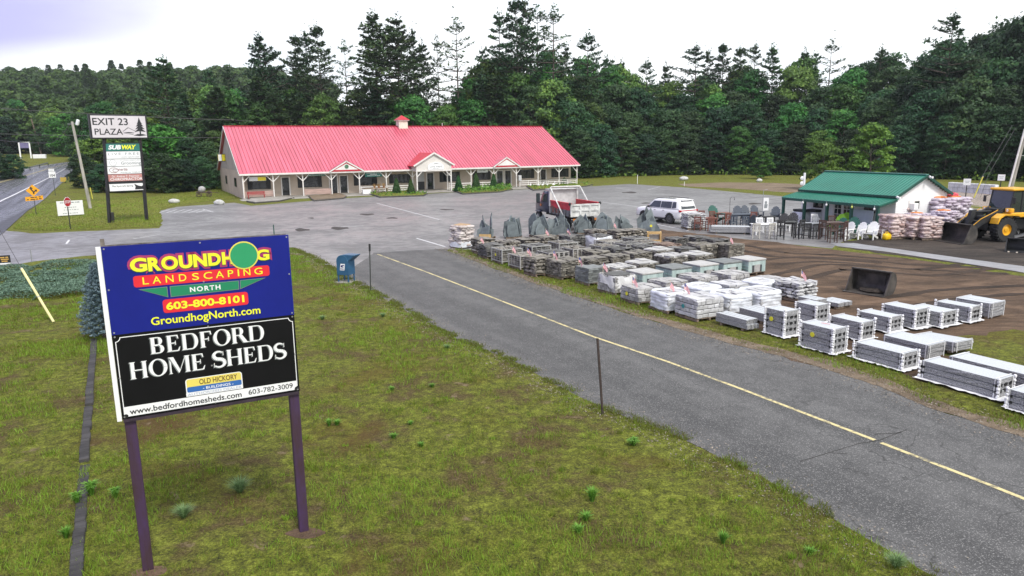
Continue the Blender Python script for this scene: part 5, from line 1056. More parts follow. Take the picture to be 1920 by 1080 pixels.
# ---------------------------------------------------------------- plaza pylon sign
ES, EA = (-34.26, 61.1), 0.708
es = thing('plaza_pylon_sign', 'tall black two-post pylon sign with EXIT 23 PLAZA panel and shop panels', 'sign', (*ES, 0), EA)
for x0, x1 in ((.05, .42), (2.98, 3.14)): b = MB(); b.tube([(x0, 0, -.3), (x1, 0, 7.05)], .15, 4); b.build('post', M_black, es)
b = MB(); b.box((1.61, 0, 8.0), (4.38, .5, 2.0), b=.03); cab = b.build('cabinet', M_black, es)
M_face = mat('sign_face_lilac', (0.62, 0.58, 0.60), .4, .06, 1); b = MB(); b.box((1.61, -.255, 8.0), (4.14, .02, 1.78)); b.build('face', M_face, cab)
text_mesh('lettering', 'EXIT 23', 2.66, .58, M_ink, cab, (-.36, -.268, 8.12), bold=.015); text_mesh('lettering', 'PLAZA', 2.12, .50, M_ink, cab, (-.28, -.268, 7.34), bold=.012)
tree = [[(3.12, 7.38), (3.24, 7.38), (3.2, 8.5), (3.16, 8.5)]] + [[(3.18 - w, z), (3.18 - w * .3, z + .08), (3.18 + w * .35, z + .06), (3.18 + w, z + .02), (3.18, z + .42)] for w, z in ((.46, 7.55), (.38, 7.78), (.31, 8.0), (.22, 8.2), (.12, 8.38))]
poly_mesh('logo', tree + [[(2.62, 7.28), (3.1, 7.22), (3.7, 7.3), (3.35, 7.4), (2.95, 7.4)], [(1.82, 7.5), (2.25, 7.56), (2.75, 7.52), (2.4, 7.46), (2.0, 7.45)], [(2.15, 7.40), (2.7, 7.42), (2.6, 7.36)], [(1.82, 7.62), (1.85, 7.6), (2.28, 7.9), (2.26, 7.95)], [(2.26, 7.95), (2.28, 7.9), (2.8, 7.62), (2.82, 7.65)]], M_ink, cab, (0, -.268, 0))
def panel(z0, z1, m, nm='shop_panel'):
    b = MB(); b.box((1.74, -.02, (z0 + z1) / 2), (2.74, .1, z1 - z0 - .03)); return b.build(nm, m, es)
def ptx(p, s, x, z, w, h, m, **k): return text_mesh('lettering', s, w, h, m, p, (x, -.075, z), **k)
M_pink = mat('sign_rose', (0.48, 0.22, 0.20), .5, .08, 2); M_gry2 = mat('letter_grey', (0.25, 0.27, 0.28), .5, .05, 2)
p = panel(5.98, 6.62, M_gsign); ptx(p, 'SUB', .62, 6.12, .98, .38, M_wlet, bold=.05, shear=.25); ptx(p, 'WAY', 1.66, 6.12, 1.12, .38, M_ylw, bold=.05, shear=.25)
p = panel(5.34, 5.97, M_white); ptx(p, 'LIVE FREE', .55, 5.66, 2.4, .2, M_gry2, space=1.3); ptx(p, 'HOME HEALTH CARE', 1.55, 5.43, 1.4, .1, M_gry2)
p = panel(4.72, 5.33, M_white); ptx(p, 'Grooming', 1.45, 4.78, 1.55, .33, M_gry2, bold=.01); ptx(p, 'ATTITUDE ADJUSTMENT', 1.4, 5.15, 1.6, .1, M_gry2); poly_mesh('logo', ring(.85, 5.02, .27, .25, 22) + [circ(.76, 5.06, .025), circ(.94, 5.06, .025)], M_gry2, p, (0, -.075, 0))
p = panel(4.07, 4.71, M_white); ptx(p, 'nertia', 1.2, 4.35, .7, .22, mat('letter_maroon', (0.2, 0.05, 0.06), .5, .1, 3), bold=.01, shear=.2); ptx(p, 'PHYSICAL THERAPY', 1.35, 4.14, 1.65, .1, M_gry2, bold=.01); poly_mesh('logo', ring(.85, 4.4, .36, .33, 22, 0, 360, .22, .19) + ring(.95, 4.38, .2, .17, 16, 0, 300, .14, .11), MATS['letter_maroon'], p, (0, -.075, 0))
p = panel(3.46, 4.06, M_pink); ptx(p, 'Dr. Andrea T. Peterson', .65, 3.8, 2.1, .17, M_wlet); ptx(p, 'CHIROPRACTOR', .5, 3.53, 2.5, .21, M_wlet, bold=.01)
p = panel(2.64, 3.26, M_white); ptx(p, 'The Squirrel\'s Spring', .55, 2.95, 1.65, .18, M_ink, bold=.008, shear=.15); poly_mesh('logo', [[(2.3, 2.72), (3.0, 2.72), (3.05, 3.1), (2.85, 2.98), (2.6, 3.05), (2.3, 3.2), (2.38, 2.95)]], M_ink, p, (0, -.075, 0))
b = MB(); b.box((1.74, .04, 4.65), (2.86, .08, 4.1)); b.build('panel_frame', M_black, es)
b = MB(); b.box((.3, -.2, .55), (.22, .2, .7)); b.box((.3, -.2, .1), (.06, .06, .3)); b.build('meter_box', M_black, es)
# ---------------------------------------------------------------- small road signs
M_org = mat('warning_orange', (0.80, 0.36, 0.01), .45, .06, 2); M_galv = mat('galvanised_steel', (0.33, 0.34, 0.35), .5, .2, 5, metal=.3); M_dpost = mat('dark_sign_post', (0.03, 0.035, 0.03), .6, .3, 4)
t = thing('warning_sign', 'orange diamond road warning sign above a two-line plaque on one post', 'road sign', (-45.98, 69.67, 0), .58); b = MB(); b.box((0, .03, 1.4), (.06, .05, 3.0)); b.build('post', M_dpost, t)
b = MB(); b.prism([(0, -.57), (.57, 0), (0, .57), (-.57, 0)], 'y', -.012, .0); o = b.build('diamond', M_org, t, loc=(0, 0, 2.35)); poly_mesh('symbol', [[(-.07, -.34), (.05, -.34), (.05, -.12), (-.12, .12), (-.12, .2), (-.24, .2), (-.24, .08), (-.07, -.16)], [(-.34, .18), (-.02, .18), (-.18, .38)], [(.0, -.22), (.2, -.08), (.26, -.16), (.28, .08), (.06, .06), (.13, .0), (-.02, -.12)]], M_ink, o, (.05, -.014, 0))
b = MB(); b.prism([(-.7, 1.35), (.75, 1.45), (.75, 1.85), (-.7, 1.75)], 'y', -.01, .0); o = b.build('plaque', M_org, t)
lw = MB(); [lw.box((x, -.013, z), (l, .004, .085)) for x, z, l in ((-.12, 1.68, .3), (.16, 1.7, .2), (.48, 1.72, .16), (-.5, 1.49, .16), (-.1, 1.5, .36), (.22, 1.52, .18), (.5, 1.54, .22))]; lw.build('lettering', M_ink, o)
t = thing('stop_sign', 'red octagonal STOP sign on a thin black post before the white notice board', 'road sign', (-34.68, 56.43, 0), 1.45); b = MB(); b.box((0, .03, 1.1), (.06, .05, 2.3)); b.build('post', M_dpost, t)
oc = lambda r_: [(r_ * math.cos(R(22.5 + 45 * k)), r_ * math.sin(R(22.5 + 45 * k))) for k in range(8)]
b = MB(); b.prism(oc(.40), 'y', -.012, 0); o = b.build('plate', M_white, t, loc=(0, 0, 2.15)); poly_mesh('red_face', [oc(.37)], mat('stop_red', (0.42, 0.012, 0.02), .45, .1, 2), o, (0, -.0135, 0)); text_mesh('lettering', 'STOP', .55, .22, M_white, o, (-.275, -.016, -.11), bold=.02)
t = thing('notice_board', 'wide white notice board with small print standing low on the verge', 'sign', (-42.19, 67.11, 0), .74); b = MB(); b.box((1.0, 0, .78), (2.15, .06, 1.35), b=.01); o = b.build('board', M_white, t)
rg = random.Random(3); lw = MB()
for z, xa, xb, hh in ((1.3, .25, 1.75, .1), (1.1, .7, 1.2, .07), (.85, .6, 1.5, .06), (.62, .5, 1.6, .05), (.3, .4, 1.6, .06)):
    x = xa
    while x < xb: l = rg.uniform(.06, .16); lw.box((x, -.033, z), (l, .004, hh)); x += l + .05
lw.build('lettering', M_gry2, o)
for x in (.2, 1.8): b = MB(); b.box((x, .06, .4), (.07, .05, 1.0)); b.build('post', M_dpost, t)
g_ = at_t(104, 367); t = thing('route_sign', 'white route 104 marker with a small plate above on one post', 'road sign', tuple(g_), .55); b = MB(); b.box((0, .03, 1.7), (.06, .05, 3.6)); b.build('post', M_dpost, t)
b = MB(); b.box((-.05, 0, 2.75), (.78, .02, .78)); o = b.build('route_plate', M_white, t); text_mesh('lettering', '104', .55, .34, M_ink, o, (-.3, -.014, 2.5), bold=.02); b = MB(); b.box((-.08, 0, 3.35), (.62, .02, .34)); o = b.build('direction_plate', M_white, t); text_mesh('lettering', 'EAST', .42, .15, M_gry2, o, (-.29, -.014, 3.28))
t = thing('yard_sign', 'small black yard sign with gold lettering at the left edge of the lawn', 'sign', tuple(at(12, 506)), .4); b = MB(); b.box((0, 0, .52), (.5, .03, .5)); o = b.build('board', M_black, t); lw = MB(); [lw.box((x, -.017, z), (l, .004, .06)) for x, z, l in ((-.1, .66, .2), (.1, .66, .12), (0, .56, .34), (-.02, .46, .26))]; lw.build('lettering', mat('gold_letter', (0.55, 0.33, 0.08), .5, .1, 3), o); b = MB(); b.box((0, -.018, .33), (.48, .004, .08)); b.build('white_strip', M_white, o)
for x in (-.18, .18): b = MB(); b.tube([(x, .02, -.1), (x, .02, .3)], .012, 5); b.build('stake', M_galv, t)
def stake(name, label, px, py, h, m, w=.05, rz=0, top=None, tilt=(0, 0)):
    t = thing(name, label, 'marker post', tuple(at(px, py)), rz); b = MB(); b.box((0, 0, h / 2 - .1), (w, w * .7, h + .2), b=.005); b.build('post', m, t); t.rotation_euler = (tilt[0], tilt[1], rz)
    if top: b = MB(); b.box((0, -w * .4, h - top / 2 + .01), (w * 1.9, .015, top)); b.build('reflector_plate', M_black, t)
    return t
stake('marker_post', 'thin black delineator post between the mailbox and the driveway line', 695, 546, 2.05, M_dpost, .045, .2, .32, (0, R(1.5)))
stake('marker_post', 'thin rusty black delineator post at the lawn edge in the middle of the picture', 1130, 778, 1.85, mat('rusty_post', (0.05, 0.035, 0.03), .85, .5, 9), .05, .4, None, (0, R(-5)))
stake('marker_post', 'short grey stake on the verge beside the blue-green junipers', 60, 492, .75, M_galv, .05)
stake('marker_post', 'dark green stake just behind the top of the billboard', 515, 452, 1.1, M_greend, .06)
stake('marker_post', 'white and red reflector stake at the far grass edge right of the plaza', 1195, 345, 1.4, M_white, .07, 0)
t = thing('fence_stake', 'white painted rail post near the far grass edge above the white car', 'marker post', tuple(at(1283, 349)), 0); b = MB(); b.box((0, 0, .3), (.06, .05, .7)); b.build('post', M_white, t)
# ---------------------------------------------------------------- mailbox
M_usps = mat('postal_blue', (0.025, 0.10, 0.20), .4, .15, 3); mp = at(650, 529); t = thing('mail_drop_box', 'blue postal collection box on four legs with a side chute at the driveway edge', 'mailbox', tuple(mp), -.35)
prof = [(-.3, .38), (.3, .38), (.3, 1.0)] + [(.3 * math.cos(w), 1.0 + .3 * math.sin(w)) for w in [math.pi * k / 12 for k in range(1, 12)]] + [(-.3, 1.0)]
b = MB(); b.prism([(x, z) for x, z in prof], 'y', -.28, .28); bd = b.build('body', M_usps, t)
b = MB(); b.prism([(.28, 1.0), (.64, 1.28), (.64, 1.31), (.02, 1.31), (.2, 1.2)], 'y', -.27, .27); b.build('chute', M_usps, t)
for x in (-.26, .26):
    for y in (-.24, .24): b = MB(); b.box((x, y, .2), (.05, .05, .42)); b.build('leg', M_usps, t)
b = MB(); b.box((-.12, -.282, .78), (.2, .004, .26)); poly_mesh('emblem', [[(-.14, .60), (.10, .60), (.15, .90), (-.09, .90)]], M_white, bd, (0, -.283, 0)); poly_mesh('emblem_eagle', [[(-.09, .74), (-.06, .84), (.1, .84), (.11, .8), (0, .79), (.09, .72)], [(-.12, .64), (.07, .64), (.075, .68), (-.113, .68)]], mat('emblem_navy', (0.03, 0.04, 0.16), .5, .1, 3), bd, (0, -.2845, 0))
tr_ = MB(); [tr_.prism(q, 'y', -.292, -.2805) for q in ring(0, 1.0, .302, .275, 12, 0, 180)]; tr_.build('rim', mat('postal_blue_worn', (0.06, 0.17, 0.28), .45, .2, 5), bd)
b = MB(); b.box((-.26, -.26, 1.02), (.12, .03, .08), (0, R(45), 0)); b.build('label_plate', M_white, bd)
b = MB(); b.box((0, 0, .02), (.8, .75, .06)); b.build('base_pad', M_conc, t)
# ---------------------------------------------------------------- poles and wires
M_pole = mat('grey_wood_pole', (0.36, 0.34, 0.30), .9, .3, 4, .3, 14, mapscale=(1, 1, .2)); M_polb = mat('brown_wood_pole', (0.15, 0.11, 0.085), .9, .3, 4, .3, 14, mapscale=(1, 1, .2)); M_wire = mat('wire', (0.05, 0.05, 0.052), .6, .2, 2)
def pole(label, px, py, top, m, r=.15, lamp=None):
    g = at_t(px, py) if px < 140 else at(px, py); d = float(np.dot(_f, np.array(g) - np.array([0, 0, CH]))); q = ray_at(top[0], top[1], d); h = q.z - g.z; t = thing('utility_pole', label, 'pole', tuple(g), 0); b = MB(); lx = q.x - g.x; b.tube([(0, 0, -.3), (lx * .5, 0, h * .5), (lx, 0, h)], [r, r * .85, r * .7], 10); b.build('pole', m, t); return t, Vector((g.x + lx, g.y, q.z)), h, lx
P1, T1, h1, lx1 = pole('weathered grey utility pole standing left of the plaza pylon sign', 170, 391, (154, 229), M_pole, .17)
b = MB(); b.box((.62, -.1, h1 - .1), (.3, .25, .6), (0, R(20), 0), b=.06); b.build('lamp', mat('lamp_white', (0.75, 0.78, 0.78), .4, .1, 3), P1, loc=(lx1, 0, 0)); b = MB(); b.tube([(0, 0, h1 - .3), (.5, -.05, h1 - .1)], .03, 6); b.tube([(-.5, 0, h1 - .25), (.2, 0, h1 - .25)], .03, 6); b.build('bracket', M_galv, P1, loc=(lx1, 0, 0))
P2, T2, h2, lx2 = pole('brown utility pole far up the road behind the low white planter', 78, 290, (67, 223), M_polb, .2)
P3, T3, h3, lx3 = pole('thin grey utility pole at the left edge far up the road', 4, 302, (-6, 238), M_polb, .17)
P4, T4, h4, lx4 = pole('bare grey pole standing before the twin-topped pine', 334, 300, (326, 212), M_pole, .13)
P5, T5, h5, lx5 = pole('tall grey light pole with a white conduit at the right edge', 1888, 380, (1911, 203), M_pole, .19)
b = MB(); b.box((0, -.25, h5 + .15), (.75, .55, .5), (R(10), 0, 0), b=.08); b.build('lamp', MATS['lamp_white'], P5, loc=(lx5, 0, 0)); b = MB(); b.tube([(-.32, -.15, 0), (lx5 * .8 - .3, -.15, h5 * .78)], .085, 8); b.build('conduit', M_trim, P5); b = MB(); [b.tube([(lx5 * f - .4, -.1, h5 * f), (lx5 * f + 1.6, -.1, h5 * f)], .03, 5) for f in (.5, .68)]; b.build('bracket', M_galv, P5)
def wire(label, pts, r=.022, sag=.0):
    b = MB(); P = []
    for a, e in zip(pts, pts[1:]):
        a, e = Vector(a), Vector(e)
        for k in range(8): t = k / 8; P.append(a.lerp(e, t) - Vector((0, 0, sag * 4 * t * (1 - t))))
    P.append(Vector(pts[-1])); b.tube(P, r, 5); o = b.build('overhead_wire', M_wire); tag(o, label, 'wire'); return o
wire('overhead wire running level across the hill behind the pylon sign', [ray_at(-60, 198, 92), ray_at(165, 213, 96), ray_at(440, 225, 104), ray_at(470, 226, 112)], .045, .1)
wire('lower overhead wire crossing behind the utility pole at sign height', [ray_at(-60, 248, 92), ray_at(150, 254, 96), ray_at(418, 258, 108)], .04, .1)
wire('slack wire drooping left from the top of the grey utility pole', [T1, ray_at(95, 268, 90), ray_at(-40, 256, 110)], .035, .3)
wire('guy wire running up from the yellow guard on the lawn', [tuple(at(102, 606)), ray_at(40, 503, 26.6), ray_at(0, 432, 27.7), ray_at(-120, 225, 31)], .009)
gb_ = at(102, 606); gt_ = ray_at(40, 503, 26.6); t = thing('guy_wire_guard', 'pale yellow plastic sleeve on the guy wire slanting over the left lawn', 'guy wire guard', tuple(gb_)); b = MB(); v = gt_ - gb_; b.tube([v * .02, v * .5, v], [.045, .045, .045], 8); b.build('sleeve', mat('pale_yellow_plastic', (0.72, 0.66, 0.30), .5, .1, 2), t); b = MB(); b.tube([v * .985, v * 1.0], .05, 8); b.tube([v * .46, v * .475], .05, 8); b.build('clip', M_galv, t)
# yellow pipe marker near the grey pole
t = thing('pipe_marker', 'yellow marker pipe leaning beside the grey utility pole', 'marker post', tuple(at(174, 374))); b = MB(); b.tube([(0, 0, -.1), (-.15, 0, 1.5)], .045, 7); b.build('pipe', mat('yellow_pipe', (0.65, 0.58, 0.08), .5, .1, 2), t)
# guardrails
def guardrail(label, pts, m, h=.7):
    P = [at_t(*p) for p in pts]; t = thing('guardrail', label, 'guardrail', tuple(P[0])); b = MB(); Q = [p - P[0] for p in P]
    for a, e in zip(Q, Q[1:]):
        d = (e - a); b.add([a + Vector((0, 0, h - .3)), e + Vector((0, 0, h - .3)), e + Vector((0, 0, h)), a + Vector((0, 0, h))], [(0, 1, 2, 3)]); b.add([a + Vector((0, .06, h - .15)), e + Vector((0, .06, h - .15)), e + Vector((0, 0, h)), a + Vector((0, 0, h))], [(0, 1, 2, 3)])
    b.build('rail', m, t)
    for i, q in enumerate(Q): c = MB(); c.box((q.x, q.y + .12, q.z + h / 2 - .1), (.12, .12, h + .1)); c.build('post', M_dpost, t)
    return t
guardrail('grey steel guardrail along the far side of the wet road', [(-40, 344), (-10, 336), (12, 331), (34, 326), (56, 320), (74, 315.5), (90, 311)], M_galv, .8)
g = guardrail('dark guardrail curving along the near bank of the wet road', [(122, 343), (126, 338), (133, 334), (143, 329), (156, 324.5)], M_dpost, .95); b = MB(); b.box((-.1, -.2, .55), (.9, .06, .7)); b.build('end_marker', mat('dull_yellow', (0.5, 0.35, 0.05), .6, .2, 3), g)
g_ = at_t(49, 297); t = thing('hanging_sign', 'purple sign hung in a white two-post frame far up the road', 'sign', tuple(g_), .5); s = 1.0
for x in (-1.1, 1.1): b = MB(); b.box((x, 0, 1.9), (.3, .3, 4.0)); b.build('post', M_white, t)
b = MB(); b.box((0, 0, 3.2), (1.85, .12, 1.3)); b.build('board', mat('dusk_purple', (0.16, 0.14, 0.28), .6, .2, 2), t); b = MB(); b.box((0, 0, 3.98), (2.3, .2, .14)); b.build('top_rail', M_white, t)
g_ = at_t(75, 297); t = thing('low_white_planter', 'low white stone planter at the foot of the brown pole far up the road', 'planter', tuple(g_), .3); b = MB(); b.box((0, 0, .5), (2.8, 1.0, 1.0), b=.05); b.build('box', M_white, t); b = MB(); b.box((0, 0, 1.01), (2.5, .8, .08)); b.build('soil', M_mud, t)
for (px, py, s_, lab) in ((124, 291, 1.6, 'round white rock far off at the grass edge by the bend'), (138, 293, 1.3, 'smaller pale rock just right of the round white rock by the bend')):
    g_ = at_t(px, py); t = thing('rock', lab, 'rock', tuple(g_), 0); b = MB(); b.ball((0, 0, s_ * .4), (s_, s_ * .8, s_ * .7), 10, 7, .1, random.Random(px)); b.build('stone', mat('pale_rock', (0.5, 0.5, 0.48), .9, .25, 2, .4, 5), t, True)
# ---------------------------------------------------------------- garden on the lawn
sp_ = at(197, 634); sx_, sz_ = [], []
rs = np.random.RandomState(71); Vs, Ts = [], []; H_ = 2.5; tk = MB(); tk.tube([(0, 0, -.1), (0, 0, H_ * .96)], [.06, .01], 7)
for k in range(210):
    z = .12 + (H_ - .15) * (k / 210) ** 1.05; L = (1 - z / H_) ** .8 * .80 * (.8 + .35 * rs.rand()) + .06; w = k * 2.4; el = .18 + .5 * (z / H_); d = np.array([math.cos(w) * math.cos(el), math.sin(w) * math.cos(el), math.sin(el)])
    n = int(40 + 110 * L); s_ = .3 + .75 * rs.rand(n) ** .8; c = np.array([0, 0, z]) + d * (s_ * L)[:, None] + rs.randn(n, 3) * np.array([.05, .05, .025]) * (1.3 - s_ * .6)[:, None]
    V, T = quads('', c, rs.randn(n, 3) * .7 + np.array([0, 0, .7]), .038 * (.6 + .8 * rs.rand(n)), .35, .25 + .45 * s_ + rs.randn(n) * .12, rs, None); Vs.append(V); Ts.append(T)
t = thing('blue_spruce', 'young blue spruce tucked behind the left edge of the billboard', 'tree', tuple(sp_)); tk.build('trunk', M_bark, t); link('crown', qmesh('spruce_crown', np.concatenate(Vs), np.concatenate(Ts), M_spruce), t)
jp = np.array(PX([(-90, 545), (-60, 512), (20, 505), (90, 498), (165, 497), (200, 500), (185, 525), (160, 540), (175, 552), (110, 562), (40, 566), (-60, 580)])); lo_, hi_ = jp.min(0), jp.max(0); rs = np.random.RandomState(73); q = lo_ + (hi_ - lo_) * rs.rand(120000, 2); q = q[in_poly(q[:, 0], q[:, 1], jp)]; f_ = fbm(q[:, 0], q[:, 1], 1.6, 3); q = q[f_ > .40]; f_ = f_[f_ > .40]
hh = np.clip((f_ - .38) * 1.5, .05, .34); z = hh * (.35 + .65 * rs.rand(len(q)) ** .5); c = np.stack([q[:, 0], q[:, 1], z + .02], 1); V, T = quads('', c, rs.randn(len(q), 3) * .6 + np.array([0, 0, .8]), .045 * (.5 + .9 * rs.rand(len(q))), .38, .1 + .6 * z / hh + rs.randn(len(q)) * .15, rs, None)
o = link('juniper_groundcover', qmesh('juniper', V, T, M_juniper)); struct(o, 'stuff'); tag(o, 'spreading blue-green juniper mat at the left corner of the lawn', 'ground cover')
M_tie = mat('black_timber', (0.045, 0.042, 0.042), .9, .5, 5, .8, 10, mapscale=(1, .2, 1))
for i, (a, e, lab) in enumerate((((159, 874), (153, 956), 'rotten piece of black timber sunk deepest in the gap of the edging'), ((177, 640), (167, 762), 'far black landscape timber half sunk in the lawn, nearest the spruce'), ((166, 768), (158, 868), 'middle black landscape timber half sunk in the lawn'), ((154, 962), (141, 1095), 'near black landscape timber half sunk in the lawn at the bottom edge'))):
    p, q = at(*a), at(*e); d = q - p; t = thing('landscape_timber', lab, 'timber', tuple((p + q) / 2), math.atan2(d.y, d.x), 'timbers of the broken lawn edging'); b = MB(); rg = random.Random(i); n_ = 9; L = d.length; t.location.z = -.06 if 'rotten' in lab else 0
    for k in range(n_):
        b.box((-L / 2 + L * (k + .5) / n_, rg.uniform(-.008, .008), .035), (L / n_ + .004, .17 + rg.uniform(-.012, .012), .12 + rg.uniform(-.012, .012)), (rg.uniform(-.03, .03), rg.uniform(-.015, .015), 0), .012)
    b.build('timber', M_tie, t)
def weed(seed, h, n, w, m, spread, broad=False):
    rs = np.random.RandomState(seed); r_ = thing('weed', '', 'weed'); b = MB(); mm = []
    for k in range(n):
        a = rs.rand() * 6.28; l = spread * (.3 + .7 * rs.rand()); hh = h * (.55 + .5 * rs.rand()); d = Vector((math.cos(a), math.sin(a), 0)); e = Vector((-d.y, d.x, 0)) * w * (.7 + .6 * rs.rand()); p0 = d * .03 * rs.rand(); p1 = d * l * .45 + Vector((0, 0, hh * .75)); p2 = d * l + Vector((0, 0, hh * (.8 if broad else 1.0)))
        b.add([p0 - e * .4, p0 + e * .4, p1 + e, p1 - e], [(0, 1, 2, 3)], tone=.2 + .5 * rs.rand()); b.add([p1 - e, p1 + e, p2], [(0, 1, 2)], tone=.5 + .5 * rs.rand())
    b.build('leaves', m, r_); return r_
M_weed = m_blade('weed_leaf', (0.06, 0.15, 0.015), (0.11, 0.26, 0.03), (0.19, 0.38, 0.06)); M_fescue = m_blade('fescue_blade', (0.08, 0.15, 0.06), (0.16, 0.26, 0.10), (0.26, 0.38, 0.16))
wb = [weed(1, .2, 130, .012, M_weed, .17, True), weed(2, .24, 90, .008, M_weed, .16), weed(3, .3, 330, .004, M_fescue, .34), weed(4, .34, 60, .016, M_weed, .2, True), weed(5, .13, 70, .007, M_weed, .14)]
WL = [(1187, 836, 0, 1.1, 'bushiest bright green weed on the lawn near the driveway edge'), (1110, 941, 1, 1.15, 'bright green weed, topmost of three in a column at the bottom middle'), (1098, 977, 4, 1.3, 'low bright green weed, middle of three in a column at the bottom middle'), (1085, 1000, 4, 1.2, 'low bright green weed, lowest of three in a column at the bottom middle'), (1356, 1020, 1, .9, 'thin tall weed alone at the lower right of the lawn'), (345, 972, 2, .8, 'grey-green fescue tuft between the billboard posts, nearer the left post'), (450, 925, 2, .95, 'grey-green fescue tuft between the billboard posts, nearer the right post'), (172, 930, 3, 1.0, 'leafy weed growing in the gap of the black timbers'), (145, 945, 3, .8, 'weed just left of the gap in the black timbers'), (217, 935, 3, .75, 'weed just right of the gap in the black timbers'), (1680, 1066, 2, .75, 'round grass tuft at the driveway edge in the bottom right corner'), (1518, 1040, 4, 1.0, 'tiny weed near the bare soil at the lower right of the lawn'), (617, 800, 1, .8, 'light green weed right of the right billboard post, farther one'), (632, 798, 4, 1.2, 'light green low weed right of the right billboard post, nearer one'), (738, 823, 4, 1.1, 'small round weed in mid lawn right of the billboard'), (790, 838, 4, .9, 'dark green little weed in mid lawn near the weed column'), (770, 797, 4, .8, 'tiny dark weed alone in mid lawn'), (735, 733, 4, 1.0, 'small weed in mid lawn level with the billboard bottom'), (810, 727, 4, 1.0, 'small bright weed nearest the driveway on the mid lawn'), (605, 600, 2, .6, 'grass tuft on the lawn right of the blue panel'), (718, 595, 2, .6, 'grass tuft near the driveway right of the blue panel'), (838, 655, 2, .55, 'dark grass tuft on the lawn edge above the delineator'), (125, 1010, 1, .9, 'weed left of the near black timber at the bottom')]
for px, py, k, s_, lab in WL: place(wb[k], tuple(at(px, py)), px * .7, lab, 'weeds on the front lawn', s_)
